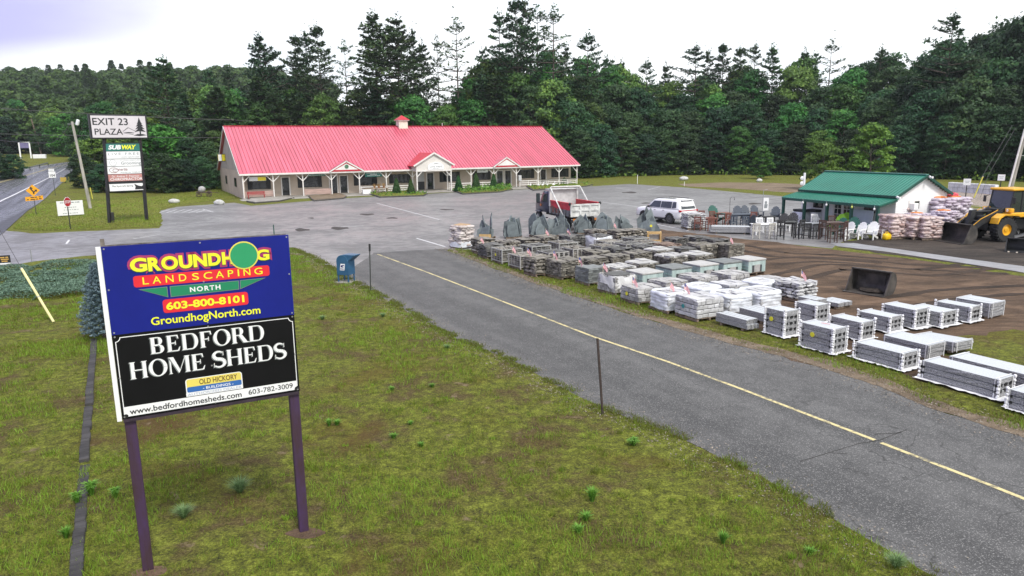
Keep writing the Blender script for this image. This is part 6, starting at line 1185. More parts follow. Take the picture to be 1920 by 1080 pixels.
# ---------------------------------------------------------------- pallets: (kind, pixel of the near top corner, height, length, width, label)
PAL = [
 # front row along the driveway, far to near
 ('field', 897, 452, 1.05, 1.1, 1.1, 'fieldstone pallet first in the front row, next to the white bag pallet'),
 ('dark', 912, 463, 1.0, 1.05, 1.05, 'dark slate stone pallet second in the front row, flag at its corner'),
 ('cage', 942, 471, 1.05, 1.15, 1.15, 'wire-caged grey stone pallet in the front row carrying a yellow tag'),
 ('cage2', 976, 483, .95, 1.15, 1.15, 'dull grey caged stone pallet in the front row, right of the tagged cage'),
 ('field', 1005, 488, 1.1, 1.1, 1.1, 'rounded brown fieldstone pallet in the front row between a cage and rough wallstone'),
 ('wall', 1050, 493, 1.15, 1.25, 1.25, 'rough brownish wallstone pallet in the front row left of the stepped slate stack'),
 ('slate', 1103, 508, 1.0, 1.05, 1.05, 'neat stack of dark grey slate steps in the front row, beside the fabric-banded pallet'),
 ('tarp', 1152, 521, 1.1, 1.15, 1.15, 'stone pallet half covered by a white fabric band with a flat dark top'),
 ('block', 1198, 546, .85, 1.15, 1.15, 'pale grey block pallet in the front row right of the white fabric pallet'),
 ('wrap', 1254, 557, .95, 1.15, 1.15, 'white shrink-wrapped paver pallet nearest the driveway with a flag on top'),
 ('blocklite', 1310, 567, 1.05, 1.2, 1.2, 'pale split-block pallet bearing a teal tag, nearest the low granite posts'),
 # second row and the rest of the caged stone
 ('cage', 997, 465, 1.0, 1.15, 1.15, 'wire-caged stone pallet in the second row behind the yellow-tagged cage'),
 ('cage2', 1030, 477, .9, 1.15, 1.15, 'low wire-caged stone pallet in the second row behind the brown fieldstone'),
 ('cage', 1050, 459, 1.0, 1.15, 1.15, 'wire-caged stone pallet in the third row in front of the white bulk bag'),
 ('cage2', 1074, 470, .9, 1.1, 1.1, 'caged stone pallet with a thick pale rail in the middle of the third row'),
 ('cage', 1128, 465, .9, 1.1, 1.1, 'caged flat stone pallet in the middle of the yard, right of the thick railed one'),
 ('cage2', 1137, 456, .9, 1.1, 1.1, 'caged flat stone pallet just right of the white bulk bag'),
 ('cage', 1189, 450, .9, 1.1, 1.1, 'caged flat stone pallet at the foot of the last upright slabs'),
 ('cage2', 1174, 461, .9, 1.1, 1.1, 'caged thin stone pallet in the middle of the fourth row'),
 ('cage', 1207, 458, .9, 1.1, 1.1, 'caged stone pallet just left of the small plywood crate'),
 ('wall', 1105, 490, .95, 1.15, 1.15, 'wallstone pallet directly behind the stepped slate stack'),
 ('wall', 1148, 485, 1.0, 1.1, 1.1, 'mossy grey wallstone pallet in the second row behind the white fabric pallet'),
 ('wall', 1191, 478, 1.0, 1.1, 1.1, 'grey wallstone pallet in the third row, middle of the yard'),
 ('flat', 1233, 472, 1.0, 1.15, 1.15, 'pallet topped with pale flat flagstones behind the pair of light-topped stacks'),
 ('flat', 1256, 484, 1.05, 1.15, 1.15, 'tall wallstone pallet with a pale flagstone top behind the teal crates'),
 ('flat', 1305, 481, 1.05, 1.15, 1.15, 'pale-topped wallstone pallet third behind the teal crates'),
 ('wall', 1113, 476, .9, 1.1, 1.1, 'low dark wallstone pallet in the third row right of the thick railed cage'),
 ('dark', 1155, 470, .9, 1.1, 1.1, 'dark thin-bedded stone pallet in the fourth row, middle of the yard'),
 ('dark', 1203, 466, .9, 1.1, 1.1, 'dark irregular stone pallet left of the rusty-topped one'),
 ('rust', 1250, 462, .9, 1.1, 1.1, 'reddish brown topped stone pallet in front of the plywood crate'),
 ('dark', 1276, 470, 1.0, 1.1, 1.1, 'dark jagged stone pallet behind the pale-topped wallstone'),
 ('flat', 1154, 506, .95, 1.2, 1.2, 'broad stack with a pale paved top, left one of the light-topped pair'),
 ('flat', 1200, 497, .95, 1.15, 1.15, 'stack with a pale paved top, right one of the light-topped pair'),
 # back rows
 ('field', 946, 457, .85, 1.2, 1.1, 'low fieldstone heap at the back below the second group of slabs'),
 ('field', 985, 452, .85, 1.2, 1.1, 'low mossy fieldstone heap at the back below the third group of slabs'),
 ('field', 1020, 447, .95, 1.3, 1.1, 'wide fieldstone pallet at the back with a yellow strap frame'),
 ('dark', 1072, 445, 1.05, 1.1, 1.1, 'dark stone pallet at the back with a flag, left of the white bulk bag'),
 ('bulk', 1114, 447, 1.05, 1.45, 1.35, 'white open bulk bag of stone at the back below the dump truck'),
 ('field', 1112, 435, .9, 1.1, 1.1, 'fieldstone pallet behind the white bulk bag'),
 ('field', 1160, 436, 1.05, 1.2, 1.1, 'tall fieldstone pallet at the back, left of its twin by the slabs'),
 ('field', 1186, 434, 1.05, 1.2, 1.1, 'tall fieldstone pallet at the back with a ruddy top beside the last slabs'),
 ('dark', 1266, 451, .85, 1.1, 1.1, 'dark stone pallet right of the plywood crate carrying a yellow tag'),
 ('dark', 1306, 448, .85, 1.2, 1.1, 'dark flat stone pallet at the back right corner of the yard'),
 ('dark', 1343, 453, .9, 1.2, 1.1, 'mossy dark stone pallet at the back right with a yellow tag'),
 ('wall', 1320, 462, 1.15, 1.15, 1.15, 'tall brown thin-bedded wallstone pallet left of the corner one'),
 ('wall', 1361, 463, 1.15, 1.15, 1.15, 'tall brown wallstone pallet at the dirt edge with a flag on top'),
 # teal crates, near to far along their row
 ('teal', 1205, 514, 1.0, 1.15, 1.15, 'teal slatted crate with stone lid, first and leftmost of its row'),
 ('teal', 1261, 505, 1.0, 1.15, 1.15, 'teal slatted crate with dark stone lid, second of its row'),
 ('teal', 1313, 499, 1.0, 1.15, 1.15, 'teal slatted crate with a pale rail across its front, third of its row'),
 ('teal', 1358, 494, 1.0, 1.15, 1.15, 'teal slatted crate with pale lid, fourth of its row'),
 ('teal', 1404, 489, 1.05, 1.15, 1.15, 'teal slatted crate at the dirt edge, last and rightmost of its row'),
 # pale block and wrapped pallets
 ('block', 1250, 534, .85, 1.15, 1.15, 'grey tumbled block pallet in front of the second teal crate'),
 ('block', 1308, 525, .8, 1.2, 1.15, 'grey tumbled block pallet in front of the third teal crate'),
 ('block', 1370, 519, .8, 1.2, 1.15, 'grey tumbled block pallet in front of the last teal crates'),
 ('wrap', 1314, 547, .9, 1.2, 1.2, 'shrink-wrapped block pallet in the second row behind the teal-tagged split blocks'),
 ('wrap', 1370, 561, .95, 1.2, 1.2, 'shrink-wrapped paver pallet with a yellow tag right of the split blocks'),
 ('wrap', 1427, 555, .95, 1.25, 1.2, 'shrink-wrapped paver pallet at the right end of the white rows'),
 ('wrapopen', 1368, 540, .85, 1.2, 1.2, 'torn-open white wrapped block pallet in the middle of the white rows'),
 ('wrap', 1432, 537, .75, 1.2, 1.2, 'low shrink-wrapped pallet behind the rightmost white paver pallet'),
 ('block', 1446, 529, .6, 1.2, 1.1, 'low heap of grey blocks at the dirt edge behind the white rows'),
 ('field2', 1492, 535, .9, 1.2, 1.2, 'light grey fieldstone pallet at the dirt edge with a flag on top'),
]
GRAN = [  # (pixel of near top corner, height, length, width, layers, foam?, label)
 (1873, 713, .52, 1.88, .68, 3, 1, 'longest granite slab stack in the bottom right corner by the driveway'),
 (1962, 712, .46, 2.3, .75, 3, 0, 'long pale granite stack running out of the picture behind the corner one'),
 (1975, 752, .50, .9, .7, 3, 1, 'small granite stack cut off by the right edge of the picture'),
 (1692, 664, .50, 1.42, .72, 3, 1, 'low wide granite slab stack by the driveway, second from the right corner'),
 (1741, 648, .47, 1.36, .85, 3, 0, 'smooth grey granite stack just behind the low wide one'),
 (1791, 648, .34, 1.3, .95, 2, 0, 'thin tilted granite slabs with a plain wide top, right of the smooth stack'),
 (1616, 606, .60, 1.12, .62, 3, 1, 'granite stack with black spacers, second row, left of the small gap'),
 (1669, 596, .53, 1.12, .64, 3, 1, 'granite stack with black spacers in the third row'),
 (1718, 582, .66, 1.15, .68, 4, 1, 'tallest granite stack of the rear row, four layers with black spacers'),
 (1767, 587, .53, 1.15, .84, 3, 1, 'shorter granite stack right of the tallest rear one with a loose white sheet'),
 (1820, 577, .56, 1.17, .62, 3, 1, 'granite stack with a split pale top, second from the rear right end'),
 (1859, 570, .56, 1.22, .92, 3, 0, 'wide granite stack at the rear right end of the stone yard'),
 (1472, 585, .87, .75, .64, 4, 1, 'tall narrow granite stack with a yellow tag, leftmost by the driveway'),
 (1562, 619, .77, 1.1, .63, 4, 1, 'tall granite stack with yellow tag and red mark on top by the driveway'),
 (1530, 574, .66, .80, .66, 3, 1, 'granite stack just behind the tall narrow one'),
]
LOW = [  # low granite posts and flat pieces
 ('post', 1401, 602, .40, 1.35, .5, 'low bundle of dark split granite posts nearest the driveway'),
 ('post', 1436, 590, .38, 1.2, .8, 'bundle of granite posts with clean pale tops behind the low dark bundle'),
 ('post', 1537, 563, .36, .85, .6, 'short bundle of granite posts right of the wrapped pallets'),
 ('post', 1567, 571, .24, .9, .8, 'thin layer of loose granite pieces beside the dirt'),
]
UV_A = math.atan2(-.874, .486); UU, VV = np.array([.486, -.874]), np.array([.874, .486])
M_pal = mat('pallet_wood', (0.20, 0.15, 0.11), .9, .45, 4, .3, 14)
M_wall = mat('wallstone', (0.33, 0.305, 0.26), .85, .5, 5, .5, 18, col2=(0.035, 0.032, 0.028), tone=.65)
M_field = mat('fieldstone', (0.36, 0.33, 0.285), .85, .5, 4, .5, 14, col2=(0.04, 0.036, 0.03), tone=.65)
M_darks = mat('dark_stone', (0.21, 0.205, 0.195), .8, .5, 5, .5, 18, col2=(0.025, 0.024, 0.023), tone=.65)
M_slate = mat('slate_steps', (0.27, 0.285, 0.28), .7, .4, 4, .3, 16, col2=(0.08, 0.085, 0.085), tone=.6)
M_rust = mat('rusty_stone', (0.33, 0.24, 0.19), .85, .5, 5, .5, 18, col2=(0.07, 0.04, 0.03), tone=.6)
M_block = mat('grey_block', (0.52, 0.51, 0.50), .85, .4, 6, .5, 20, col2=(0.20, 0.195, 0.19), tone=.6)
M_blockl = mat('pale_block', (0.60, 0.60, 0.61), .85, .4, 6, .5, 20, col2=(0.30, 0.295, 0.29), tone=.65)
M_flag = mat('pale_flagstone', (0.55, 0.54, 0.52), .7, .3, 5, .3, 14, col2=(0.30, 0.295, 0.285), tone=.6)
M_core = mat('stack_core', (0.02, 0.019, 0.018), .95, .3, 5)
M_cagew = mat('cage_wire', (0.42, 0.42, 0.40), .55, .2, 8, metal=.2)
M_wrap = mat('white_plastic_wrap', (0.70, 0.72, 0.76), .28, .2, 3.5, .5, 7, spec=.6, coat=.2)
M_tarp = mat('white_fabric', (0.74, 0.73, 0.73), .8, .12, 4, .3, 12)
M_teal = mat('teal_crate_wood', (0.46, 0.56, 0.54), .75, .35, 3, .2, 12, col2=(0.27, 0.36, 0.345), mapscale=(1, 1, .3))
M_gs = mat('granite_split', (0.46, 0.46, 0.47), .75, .5, 42, .8, 30, col2=(0.10, 0.10, 0.105)); M_gt = mat('granite_sawn_sheen', (0.56, 0.59, 0.61), .45, .1, 30, col2=(0.42, 0.44, 0.46))  # sawn tops are paler, with the sky's wet sheen put into their colour
M_foam = mat('foam_white', (0.78, 0.78, 0.79), .7, .1, 6, .3, 14); M_pad = mat('black_spacer', (0.012, 0.012, 0.013), .6, .3, 5)
M_tag = mat('yellow_tag', (0.78, 0.72, 0.04), .5, .08, 3); M_tealtag = mat('teal_tag', (0.03, 0.26, 0.27), .5, .1, 3)
M_ply = mat('plywood', (0.56, 0.37, 0.16), .8, .2, 4, mapscale=(1, .2, 1))
def pallet_base(par, L, W):
    b = MB()
    for y in (-W / 2 + .05, 0, W / 2 - .05): b.box((0, y, .05), (L, .08, .08))
    for k in range(7): b.box((-L / 2 + .06 + (L - .12) * k / 6, 0, .105), (.1, W, .024))
    return b.build('wooden_pallet', M_pal, par)
def stack_mesh(seed, L, W, H, lh, sl, jit=.12, out=.03, chamf=0.0, top=None, rot=.04, z0=.12, corej=.12, topt=(.45, .3)):
    """a dry-stacked pallet of stones: courses of single stones round the four sides, stones over the top"""
    rg = random.Random(seed); b = MB(); z = z0
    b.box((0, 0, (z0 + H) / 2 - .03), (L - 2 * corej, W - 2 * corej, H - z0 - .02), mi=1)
    while z < H - lh[0] * .8:
        t = min(rg.uniform(*lh), H - z + .01)
        for sd in range(4):
            span = L if sd % 2 == 0 else W; off = (W if sd % 2 == 0 else L) / 2; p = -span / 2 + rg.uniform(-.03, .03)
            while p < span / 2 - .03:
                l = min(rg.uniform(*sl), span / 2 - p + .03); dep = rg.uniform(.14, .24); o = off - dep / 2 + rg.uniform(-out, out); hh = t * rg.uniform(.86, 1.02)
                c = (p + l / 2, -o, z + hh / 2) if sd == 0 else (o, p + l / 2, z + hh / 2) if sd == 1 else (p + l / 2, o, z + hh / 2) if sd == 2 else (-o, p + l / 2, z + hh / 2)
                g = .005 + .012 * min(1, jit * 7); d = (l - g, dep, hh - g * .8) if sd % 2 == 0 else (dep, l - g, hh - g * .8)
                b.box(c, d, (rg.uniform(-rot, rot), rg.uniform(-rot, rot), rg.uniform(-rot, rot)), chamf * hh, tone=rg.gauss(.46, .32), jit=jit, rg=rg); p += l
        z += t
    k = 0; nx_, ny_ = max(2, round(L / rg.uniform(*sl) * .8)), max(2, round(W / rg.uniform(*sl) * .8)); mi = 2 if top else 0
    for i in range(nx_):
        for j in range(ny_):
            lx, ly = L / nx_, W / ny_; b.box((-L / 2 + lx * (i + .5) + rg.uniform(-.02, .02), -W / 2 + ly * (j + .5) + rg.uniform(-.02, .02), H + rg.uniform(-.01, .025)), (lx - .012 - jit * .15, ly - .012 - jit * .15, min(lh[1], .09) * rg.uniform(.7, 1.2)), (rg.uniform(-rot, rot), rg.uniform(-rot, rot), rg.uniform(-.15, .15) if jit > .05 else 0), chamf * .06, mi=mi, tone=rg.gauss(topt[0] + .1, topt[1] * .6), jit=jit, rg=rg)  # lighter tone puts the wet sheen of the top stones into their colour
    return b
def price_tag(par, L, W, H, m=None, x=None):
    b = MB(); x = -.1 if x is None else x; b.lathe([(.075, -W / 2 - .06), (.075, -W / 2 - .052)], 12, 'y', (x, 0, H * .62)); b.build('price_tag', m or M_tag, par)
def cage(par, L, W, H, wood):
    b = MB(); L, W = L + .06, W + .06; r = .022
    for sx in (-1, 1):
        for sy in (-1, 1): b.box((sx * L / 2, sy * W / 2, H / 2 + .06), (.05, .05, H))
    for z in (.16, H + .03):
        for s in (-1, 1): b.box((0, s * W / 2, z), (L - .051, .04, .04)); b.box((s * L / 2, 0, z + .002), (.04, W - .051, .04))
    for k in range(1, 4):
        for s in (-1, 1): b.box((-L / 2 + L * k / 4, s * W / 2, H / 2 + .1), (.018, .018, H - .1)); b.box((s * L / 2, -W / 2 + W * k / 4, H / 2 + .1), (.018 if not wood else .05, .018 if not wood else .09, H - .1))
    for k in range(1, 5):
        for s in (-1, 1): b.box((0, s * (W / 2 + .012), .16 + (H - .13) * k / 5), (L, .01, .01)); b.box((s * (L / 2 + .012), 0, .16 + (H - .13) * k / 5), (.01, W, .01))
    return b.build('wire_cage', M_cagew if not wood else mat('pale_cage_rail', (0.40, 0.39, 0.37), .8, .2, 5), par)
def wrap_shell(par, L, W, H, op=False, seed=1):
    rs = np.random.RandomState(seed); b = MB(); n = 56; rows = 15; ph = rs.rand(6) * 6.28; vs = []
    for i in range(rows + 1):
        z = .10 + (H - .04) * i / rows; band = .012 * math.sin(i * 2.1 + ph[0]) + .010 * math.sin(i * 3.7 + ph[1])
        for k in range(n):
            w = 2 * math.pi * k / n; c, s = math.cos(w), math.sin(w); q = (abs(c) ** 7 + abs(s) ** 7) ** (-1 / 7); e = band + .010 * math.sin(5 * w + i * .9 + ph[2]) + .007 * rs.randn(); ins = -.05 if i == rows else (0.0 if i < rows - 1 else .012)
            vs.append((c * q * (L / 2 + e + ins), s * q * (W / 2 + e + ins), z + .012 * math.sin(3 * w + ph[3]) + (.03 if i == rows else 0)))
    rr_ = .30
    for k in range(n):
        w = 2 * math.pi * k / n; c, s = math.cos(w), math.sin(w); q = (abs(c) ** 5 + abs(s) ** 5) ** (-1 / 5); vs.append((c * q * (L / 2 - rr_ * (.55 + .35 * math.sin(3 * w + ph[4]) * math.sin(2 * w + ph[5]))), s * q * (W / 2 - rr_ * (.55 + .35 * math.sin(2 * w + ph[3]))), H + .055))
    b.add(vs, [(i * n + k, i * n + (k + 1) % n, (i + 1) * n + (k + 1) % n, (i + 1) * n + k) for i in range(rows + 1) for k in range(n)])
    return b.build('plastic_wrap', M_wrap, par, True)
PROTO = {}
def make_pallet(kind, var, L, W, H):
    r = thing('stone_pallet' if kind != 'teal' else 'stone_crate', '', 'pallet' if kind != 'teal' else 'crate'); pallet_base(r, L, W); sd = hash_(kind) + var * 13
    if kind in ('field', 'field2'): stack_mesh(sd, L, W, H, (.11, .2), (.18, .42), .16, .04, .35, rot=.12).build('stone_stack', [M_field if kind == 'field' else M_blockl, M_core], r)
    elif kind == 'dark': stack_mesh(sd, L, W, H, (.06, .12), (.2, .5), .16, .05, rot=.08).build('stone_stack', [M_darks, M_core], r)
    elif kind == 'rust': stack_mesh(sd, L, W, H, (.06, .12), (.2, .45), .15, .05, rot=.08).build('stone_stack', [M_rust, M_core], r)
    elif kind == 'wall': stack_mesh(sd, L, W, H, (.045, .09), (.14, .42), .13, .035, rot=.05).build('stone_stack', [M_wall, M_core], r)
    elif kind == 'flat': stack_mesh(sd, L, W, H, (.045, .09), (.14, .42), .12, .03, top=1, rot=.03).build('stone_stack', [M_wall, M_core, M_flag], r)
    elif kind in ('cage', 'cage2'): stack_mesh(sd, L - .06, W - .06, H, (.06, .14), (.12, .34), .15, .02, rot=.08).build('stone_stack', [M_field if var % 2 == 0 else M_darks, M_core], r); cage(r, L, W, H, kind == 'cage2')
    elif kind == 'slate': stack_mesh(sd, L, W, H, (.075, .1), (.5, .95), .03, .05, rot=.02).build('stone_stack', [M_slate, M_core], r)
    elif kind == 'tarp':
        stack_mesh(sd, L, W, H - .05, (.06, .12), (.05, .12), .04, .01, rot=.01).build('stone_stack', [M_block, M_core], r); b = MB(); n = 36; vs = []
        for i in range(5):
            for k in range(n): w = 2 * math.pi * k / n; c, s = math.cos(w), math.sin(w); q = (abs(c) ** 6 + abs(s) ** 6) ** (-1 / 6); e = .03 + .018 * math.sin(7 * w + i); vs.append((c * q * (L / 2 + e), s * q * (W / 2 + e), H * (.55 if c < 0.2 else .38) + (H * (1.03 if abs(c * s) > .3 else .93) - H * (.55 if c < 0.2 else .38)) * i / 4))
        b.add(vs, [(i * n + k, i * n + (k + 1) % n, (i + 1) * n + (k + 1) % n, (i + 1) * n + k) for i in range(4) for k in range(n)]); b.build('fabric_band', M_tarp, r, True)
        b = MB(); vs = [(math.cos(2 * math.pi * k / 24) * L * .47, math.sin(2 * math.pi * k / 24) * W * .47, H + .03 + .02 * math.sin(k)) for k in range(24)]; b.prism([(v[0], v[1]) for v in vs], 'z', H - .04, H + .035); b.build('dark_lid', mat('dark_lid', (0.10, 0.10, 0.095), .8, .3, 4, .3, 10), r)
    elif kind in ('block', 'blocklite'): stack_mesh(sd, L, W, H, (.13, .16), (.16, .36), .05, .012, .12, rot=.015, topt=(.6, .3)).build('stone_stack', [M_block if kind == 'block' else M_blockl, M_core], r)
    elif kind in ('wrap', 'wrapopen'): stack_mesh(sd, L - .1, W - .1, H, (.13, .16), (.2, .36), .05, .006, .1, rot=.01, topt=(.6, .3)).build('stone_stack', [M_blockl, M_core], r); wrap_shell(r, L, W, H if kind == 'wrap' else H - .2, seed=sd)
    elif kind == 'bulk':
        stack_mesh(sd, L - .2, W - .2, H, (.1, .18), (.15, .35), .16, .03, .3, rot=.1).build('stone_stack', [M_darks, M_core], r); b = MB(); rs = np.random.RandomState(4); n = 40; vs = []
        for i in range(9):
            for k in range(n): w = 2 * math.pi * k / n; c, s = math.cos(w), math.sin(w); q = (abs(c) ** 4 + abs(s) ** 4) ** (-1 / 4); e = .05 * math.sin(math.pi * i / 8) + .02 * math.sin(6 * w + i) + .01 * rs.randn(); vs.append((c * q * (L / 2 + e), s * q * (W / 2 + e), .1 + H * .88 * i / 8 + .04 * math.sin(3 * w) * (i / 8)))
        b.add(vs, [(i * n + k, i * n + (k + 1) % n, (i + 1) * n + (k + 1) % n, (i + 1) * n + k) for i in range(8) for k in range(n)]); b.build('bulk_bag', M_wrap, r, True)
    elif kind == 'teal':
        b = MB(); n = 8; hh = H - .2
        b.box((0, 0, .12 + hh / 2), (L - .09, W - .09, hh), mi=1)
        for s in (-1, 1):
            for k in range(n): b.box((-L / 2 + L * (k + .5) / n, s * (W / 2 - .018), .12 + hh / 2), (L / n - .014, .03, hh), tone=.5)
            if s < 0:
                for k in range(n): b.box((-L / 2 + .018, -W / 2 + .04 + (W - .08) * (k + .5) / n, .12 + hh / 2), (.03, W / n - .018, hh))
        for k in range(2): b.box((L / 2 - .016, (k - .5) * (W - .26) , .12 + hh / 2), (.03, .22, hh))
        b.box((L / 2 - .014, 0, .12 + hh - .09), (.028, W - .5, .17))
        b.build('crate_wall', [M_teal, M_core], r); b = MB(); b.box((L / 2 - .03, 0, .12 + (hh - .2) / 2), (.02, W - .52, hh - .2)); o = b.build('opening', mat('crate_opening', (0.07, 0.075, 0.08), .7, .4, 5), r); b = MB(); b.box((L / 2 - .012, .02, .3), (.03, W * .34, .34), b=.01); b.build('stone_end', M_block, o)
        b = MB(); b.box((0, 0, H - .03), (L + .04, W + .04, .075), b=.012); b.build('stone_lid', M_flag if var % 2 == 0 else M_slate, r); b = MB()
        for z in (.35, .62): b.box((0, -W / 2 - .008, .12 + z * hh), (L + .01, .012, .03)); b.box((-L / 2 - .008, 0, .12 + z * hh), (.012, W + .01, .03))
        b.build('band', mat('mint_band', (0.42, 0.62, 0.56), .5, .1, 3), r)
    return r
def hash_(s): return sum(ord(c) * (i + 3) for i, c in enumerate(s)) % 997
# resolve footprints so that no two pallets share ground
ITEMS = [(k, px, py, h * (.76 if k.startswith('field') else .70), L * .98, W * .98, lab) for k, px, py, h, L, W, lab in PAL] + list(LOW) + [('gran', px, py, h, L, W, (n, f, lab)) for px, py, h, L, W, n, f, lab in GRAN]
CA = []
for k, px, py, h, L, W, lab in ITEMS: p = np.array(at(px, py, h)[:2]); p = p - UU * L / 2 + VV * W / 2; CA.append([p @ UU, p @ VV])
CA = np.array(CA)
for it in range(60):
    for i in range(len(ITEMS)):
        for j in range(i):
            du = abs(CA[i, 0] - CA[j, 0]) - (ITEMS[i][4] + ITEMS[j][4]) / 2 - .07; dv = abs(CA[i, 1] - CA[j, 1]) - (ITEMS[i][5] + ITEMS[j][5]) / 2 - .07
            if du < 0 and dv < 0:
                ax, o = (0, du) if du > dv else (1, dv); s = 1 if CA[i, ax] >= CA[j, ax] else -1; CA[i, ax] -= s * o / 2; CA[j, ax] += s * o / 2
CEN = [tuple(UU * a + VV * b) for a, b in CA]; prg = random.Random(12); GRP = {'field': 'fieldstone pallets', 'field2': 'fieldstone pallets', 'dark': 'dark stone pallets', 'rust': 'dark stone pallets', 'wall': 'wallstone pallets', 'flat': 'pale-topped stone pallets', 'cage': 'wire-caged stone pallets', 'cage2': 'wire-caged stone pallets', 'block': 'grey block pallets', 'blocklite': 'grey block pallets', 'wrap': 'shrink-wrapped pallets', 'wrapopen': 'shrink-wrapped pallets', 'teal': 'teal crates', 'slate': None, 'tarp': None, 'bulk': None}
TOPS = {}
def granite(L, W, H, n, foam, seed):
    rg = random.Random(seed); r = thing('granite_stack', '', 'granite stack'); lh = (H - .06 - .02 * n) / n; z = .06
    for i in range(n):
        b = MB(); nx_, ny_ = 9, 5; l, w = L - rg.uniform(0, .03), W - rg.uniform(0, .03); ox, oy = rg.uniform(-.012, .012), rg.uniform(-.012, .012)
        per = [(-l / 2 + l * k / nx_, -w / 2) for k in range(nx_)] + [(l / 2, -w / 2 + w * k / ny_) for k in range(ny_)] + [(l / 2 - l * k / nx_, w / 2) for k in range(nx_)] + [(-l / 2, w / 2 - w * k / ny_) for k in range(ny_)]
        m_ = len(per); rows = 3; vs = []
        for q in range(rows + 1):
            for x, y in per:
                e = rg.uniform(-.012, .012) if 0 < q < rows else 0.0; s = 1 + e / max(abs(x), abs(y), .3); vs.append((x * s + ox, y * s + oy, z + lh * q / rows))
        fs = [(q * m_ + k, q * m_ + (k + 1) % m_, (q + 1) * m_ + (k + 1) % m_, (q + 1) * m_ + k) for q in range(rows) for k in range(m_)]
        b.add(vs, fs, 0); o_ = rows * m_; b.add([vs[o_ + k] for k in range(m_)], [tuple(range(m_))], 1); b.add([vs[k] for k in range(m_)], [tuple(range(m_))[::-1]], 0)
        sl = b.build('granite_slab', [M_gs, M_gt], r)
        if i == n - 1 and W > .9 and n > 2: c = MB(); c.box((0, rg.choice((-.17, .12)) * W, z + lh + .0008), (L - .02, .012, .001)); c.build('joint', M_pad, sl)
        z += lh
        if i < n - 1:
            if foam:
                c = MB(); [c.box((L / 2 - .01, (k - 1) * W * .33, z + .0), (.05, .1, .075)) for k in range(3)]; [c.box((-L / 2 + .05 + (L - .1) * k, -W / 2 + .01, z), (.1, .05, .06)) for k in (0, 1)]; c.pieces('spacer_block', M_pad, r)
            c = MB(); c.box((0, 0, z + .01), (L - .1, W - .1, .02)); c.build('spacer_board', M_core, r); z += .02
    if foam:
        for sx, sy in ((-1, -1), (1, -1), (1, 1)):
            c = MB(); zz = .05
            while zz < H: hh = rg.uniform(.05, .09); c.box((sx * (L / 2 + .012), sy * (W / 2 + .012), zz + hh / 2), (rg.uniform(.04, .085), rg.uniform(.04, .085), hh), (rg.uniform(-.4, .4), rg.uniform(-.4, .4), rg.uniform(-.5, .5)), .015); zz += hh * rg.uniform(.9, 1.4)
            c.build('foam_strip', M_foam, r)
        s = MB(); nx_, ny_ = 18, 12; sl2, sw2 = L + rg.uniform(.22, .34), W + rg.uniform(.22, .34); vs = []; dx, dy = rg.uniform(.0, .08), rg.uniform(-.06, .0)
        for j in range(ny_ + 1):
            for i in range(nx_ + 1): x, y = -sl2 / 2 + sl2 * i / nx_ + dx, -sw2 / 2 + sw2 * j / ny_ + dy; edge_ = 1 if i in (0, nx_) or j in (0, ny_) else 0; vs.append((x + rg.uniform(-.03, .03) * edge_, y + rg.uniform(-.03, .03) * edge_, .035 + rg.uniform(0, .03) * edge_ + rg.uniform(0, .012)))
        s.add(vs, [(j * (nx_ + 1) + i, j * (nx_ + 1) + i + 1, (j + 1) * (nx_ + 1) + i + 1, (j + 1) * (nx_ + 1) + i) for j in range(ny_) for i in range(nx_)]); s.build('ground_sheet', M_foam, r, True)
    else:
        c = MB(); [c.box((x * L * .38, 0, .03), (.1, W, .058)) for x in (-1, 0, 1)]; c.pieces('timber_bearer', M_pal, r)
    ms_ = mat('white_strap', (0.75, 0.75, 0.75), .5, .1, 3)
    for x in (-.46, .46): c = MB(); c.box((x * L, -W / 2 - .012, H / 2 + .01), (.025, .006, H - .03)); c.box((x * L, 0, H + .003), (.025, W + .03, .006)); c.box((x * L, W / 2 + .012, H / 2 + .01), (.025, .006, H - .03)); c.build('strap', ms_, r)
    c = MB(); [c.box((L / 2 + .013, y * W, H / 2), (.006, .025, H - .06)) for y in (-.4, .4)]; c.pieces('strap', ms_, r)
    return r
def posts(L, W, H, seed):
    rg = random.Random(seed); r = thing('granite_posts', '', 'granite posts'); ny = max(3, round(W / .2)); nz = max(1, round((H - .08) / .2)); w = W / ny; hh = (H - .08) / nz
    for j in range(nz):
        for i in range(ny):
            l = L * rg.uniform(.94, 1.0) * (1.0 if j == nz - 1 or nz == 1 else 1.08); b = MB(); b.box((0, 0, 0), (l, w - .012, hh - .008), (0, 0, rg.uniform(-.012, .012)), .01, tone=.5, jit=.012, rg=rg)
            o = b.build('granite_post', M_gs, r, loc=(rg.uniform(-.04, .04), -W / 2 + w * (i + .5), .08 + hh * (j + .5)))
            for p in o.data.polygons:
                if p.normal.z > .9: p.material_index = 1
            o.data.materials.append(M_gt)
    c = MB(); [c.box((x * L * .35, 0, .038), (.09, W, .075)) for x in (-1, 1)]; c.pieces('timber_bearer', M_pal, r)
    if seed == 0: s = MB(); s.box((L * .5, -W * .3, .03), (.4, .5, .03), (0, 0, .3), .01, jit=.1, rg=rg); s.box((-L * .52, -W * .42, .03), (.2, .3, .03), (0, 0, .6), .01, jit=.1, rg=rg); s.build('ground_sheet', M_foam, r)
    return r
cnt = {}
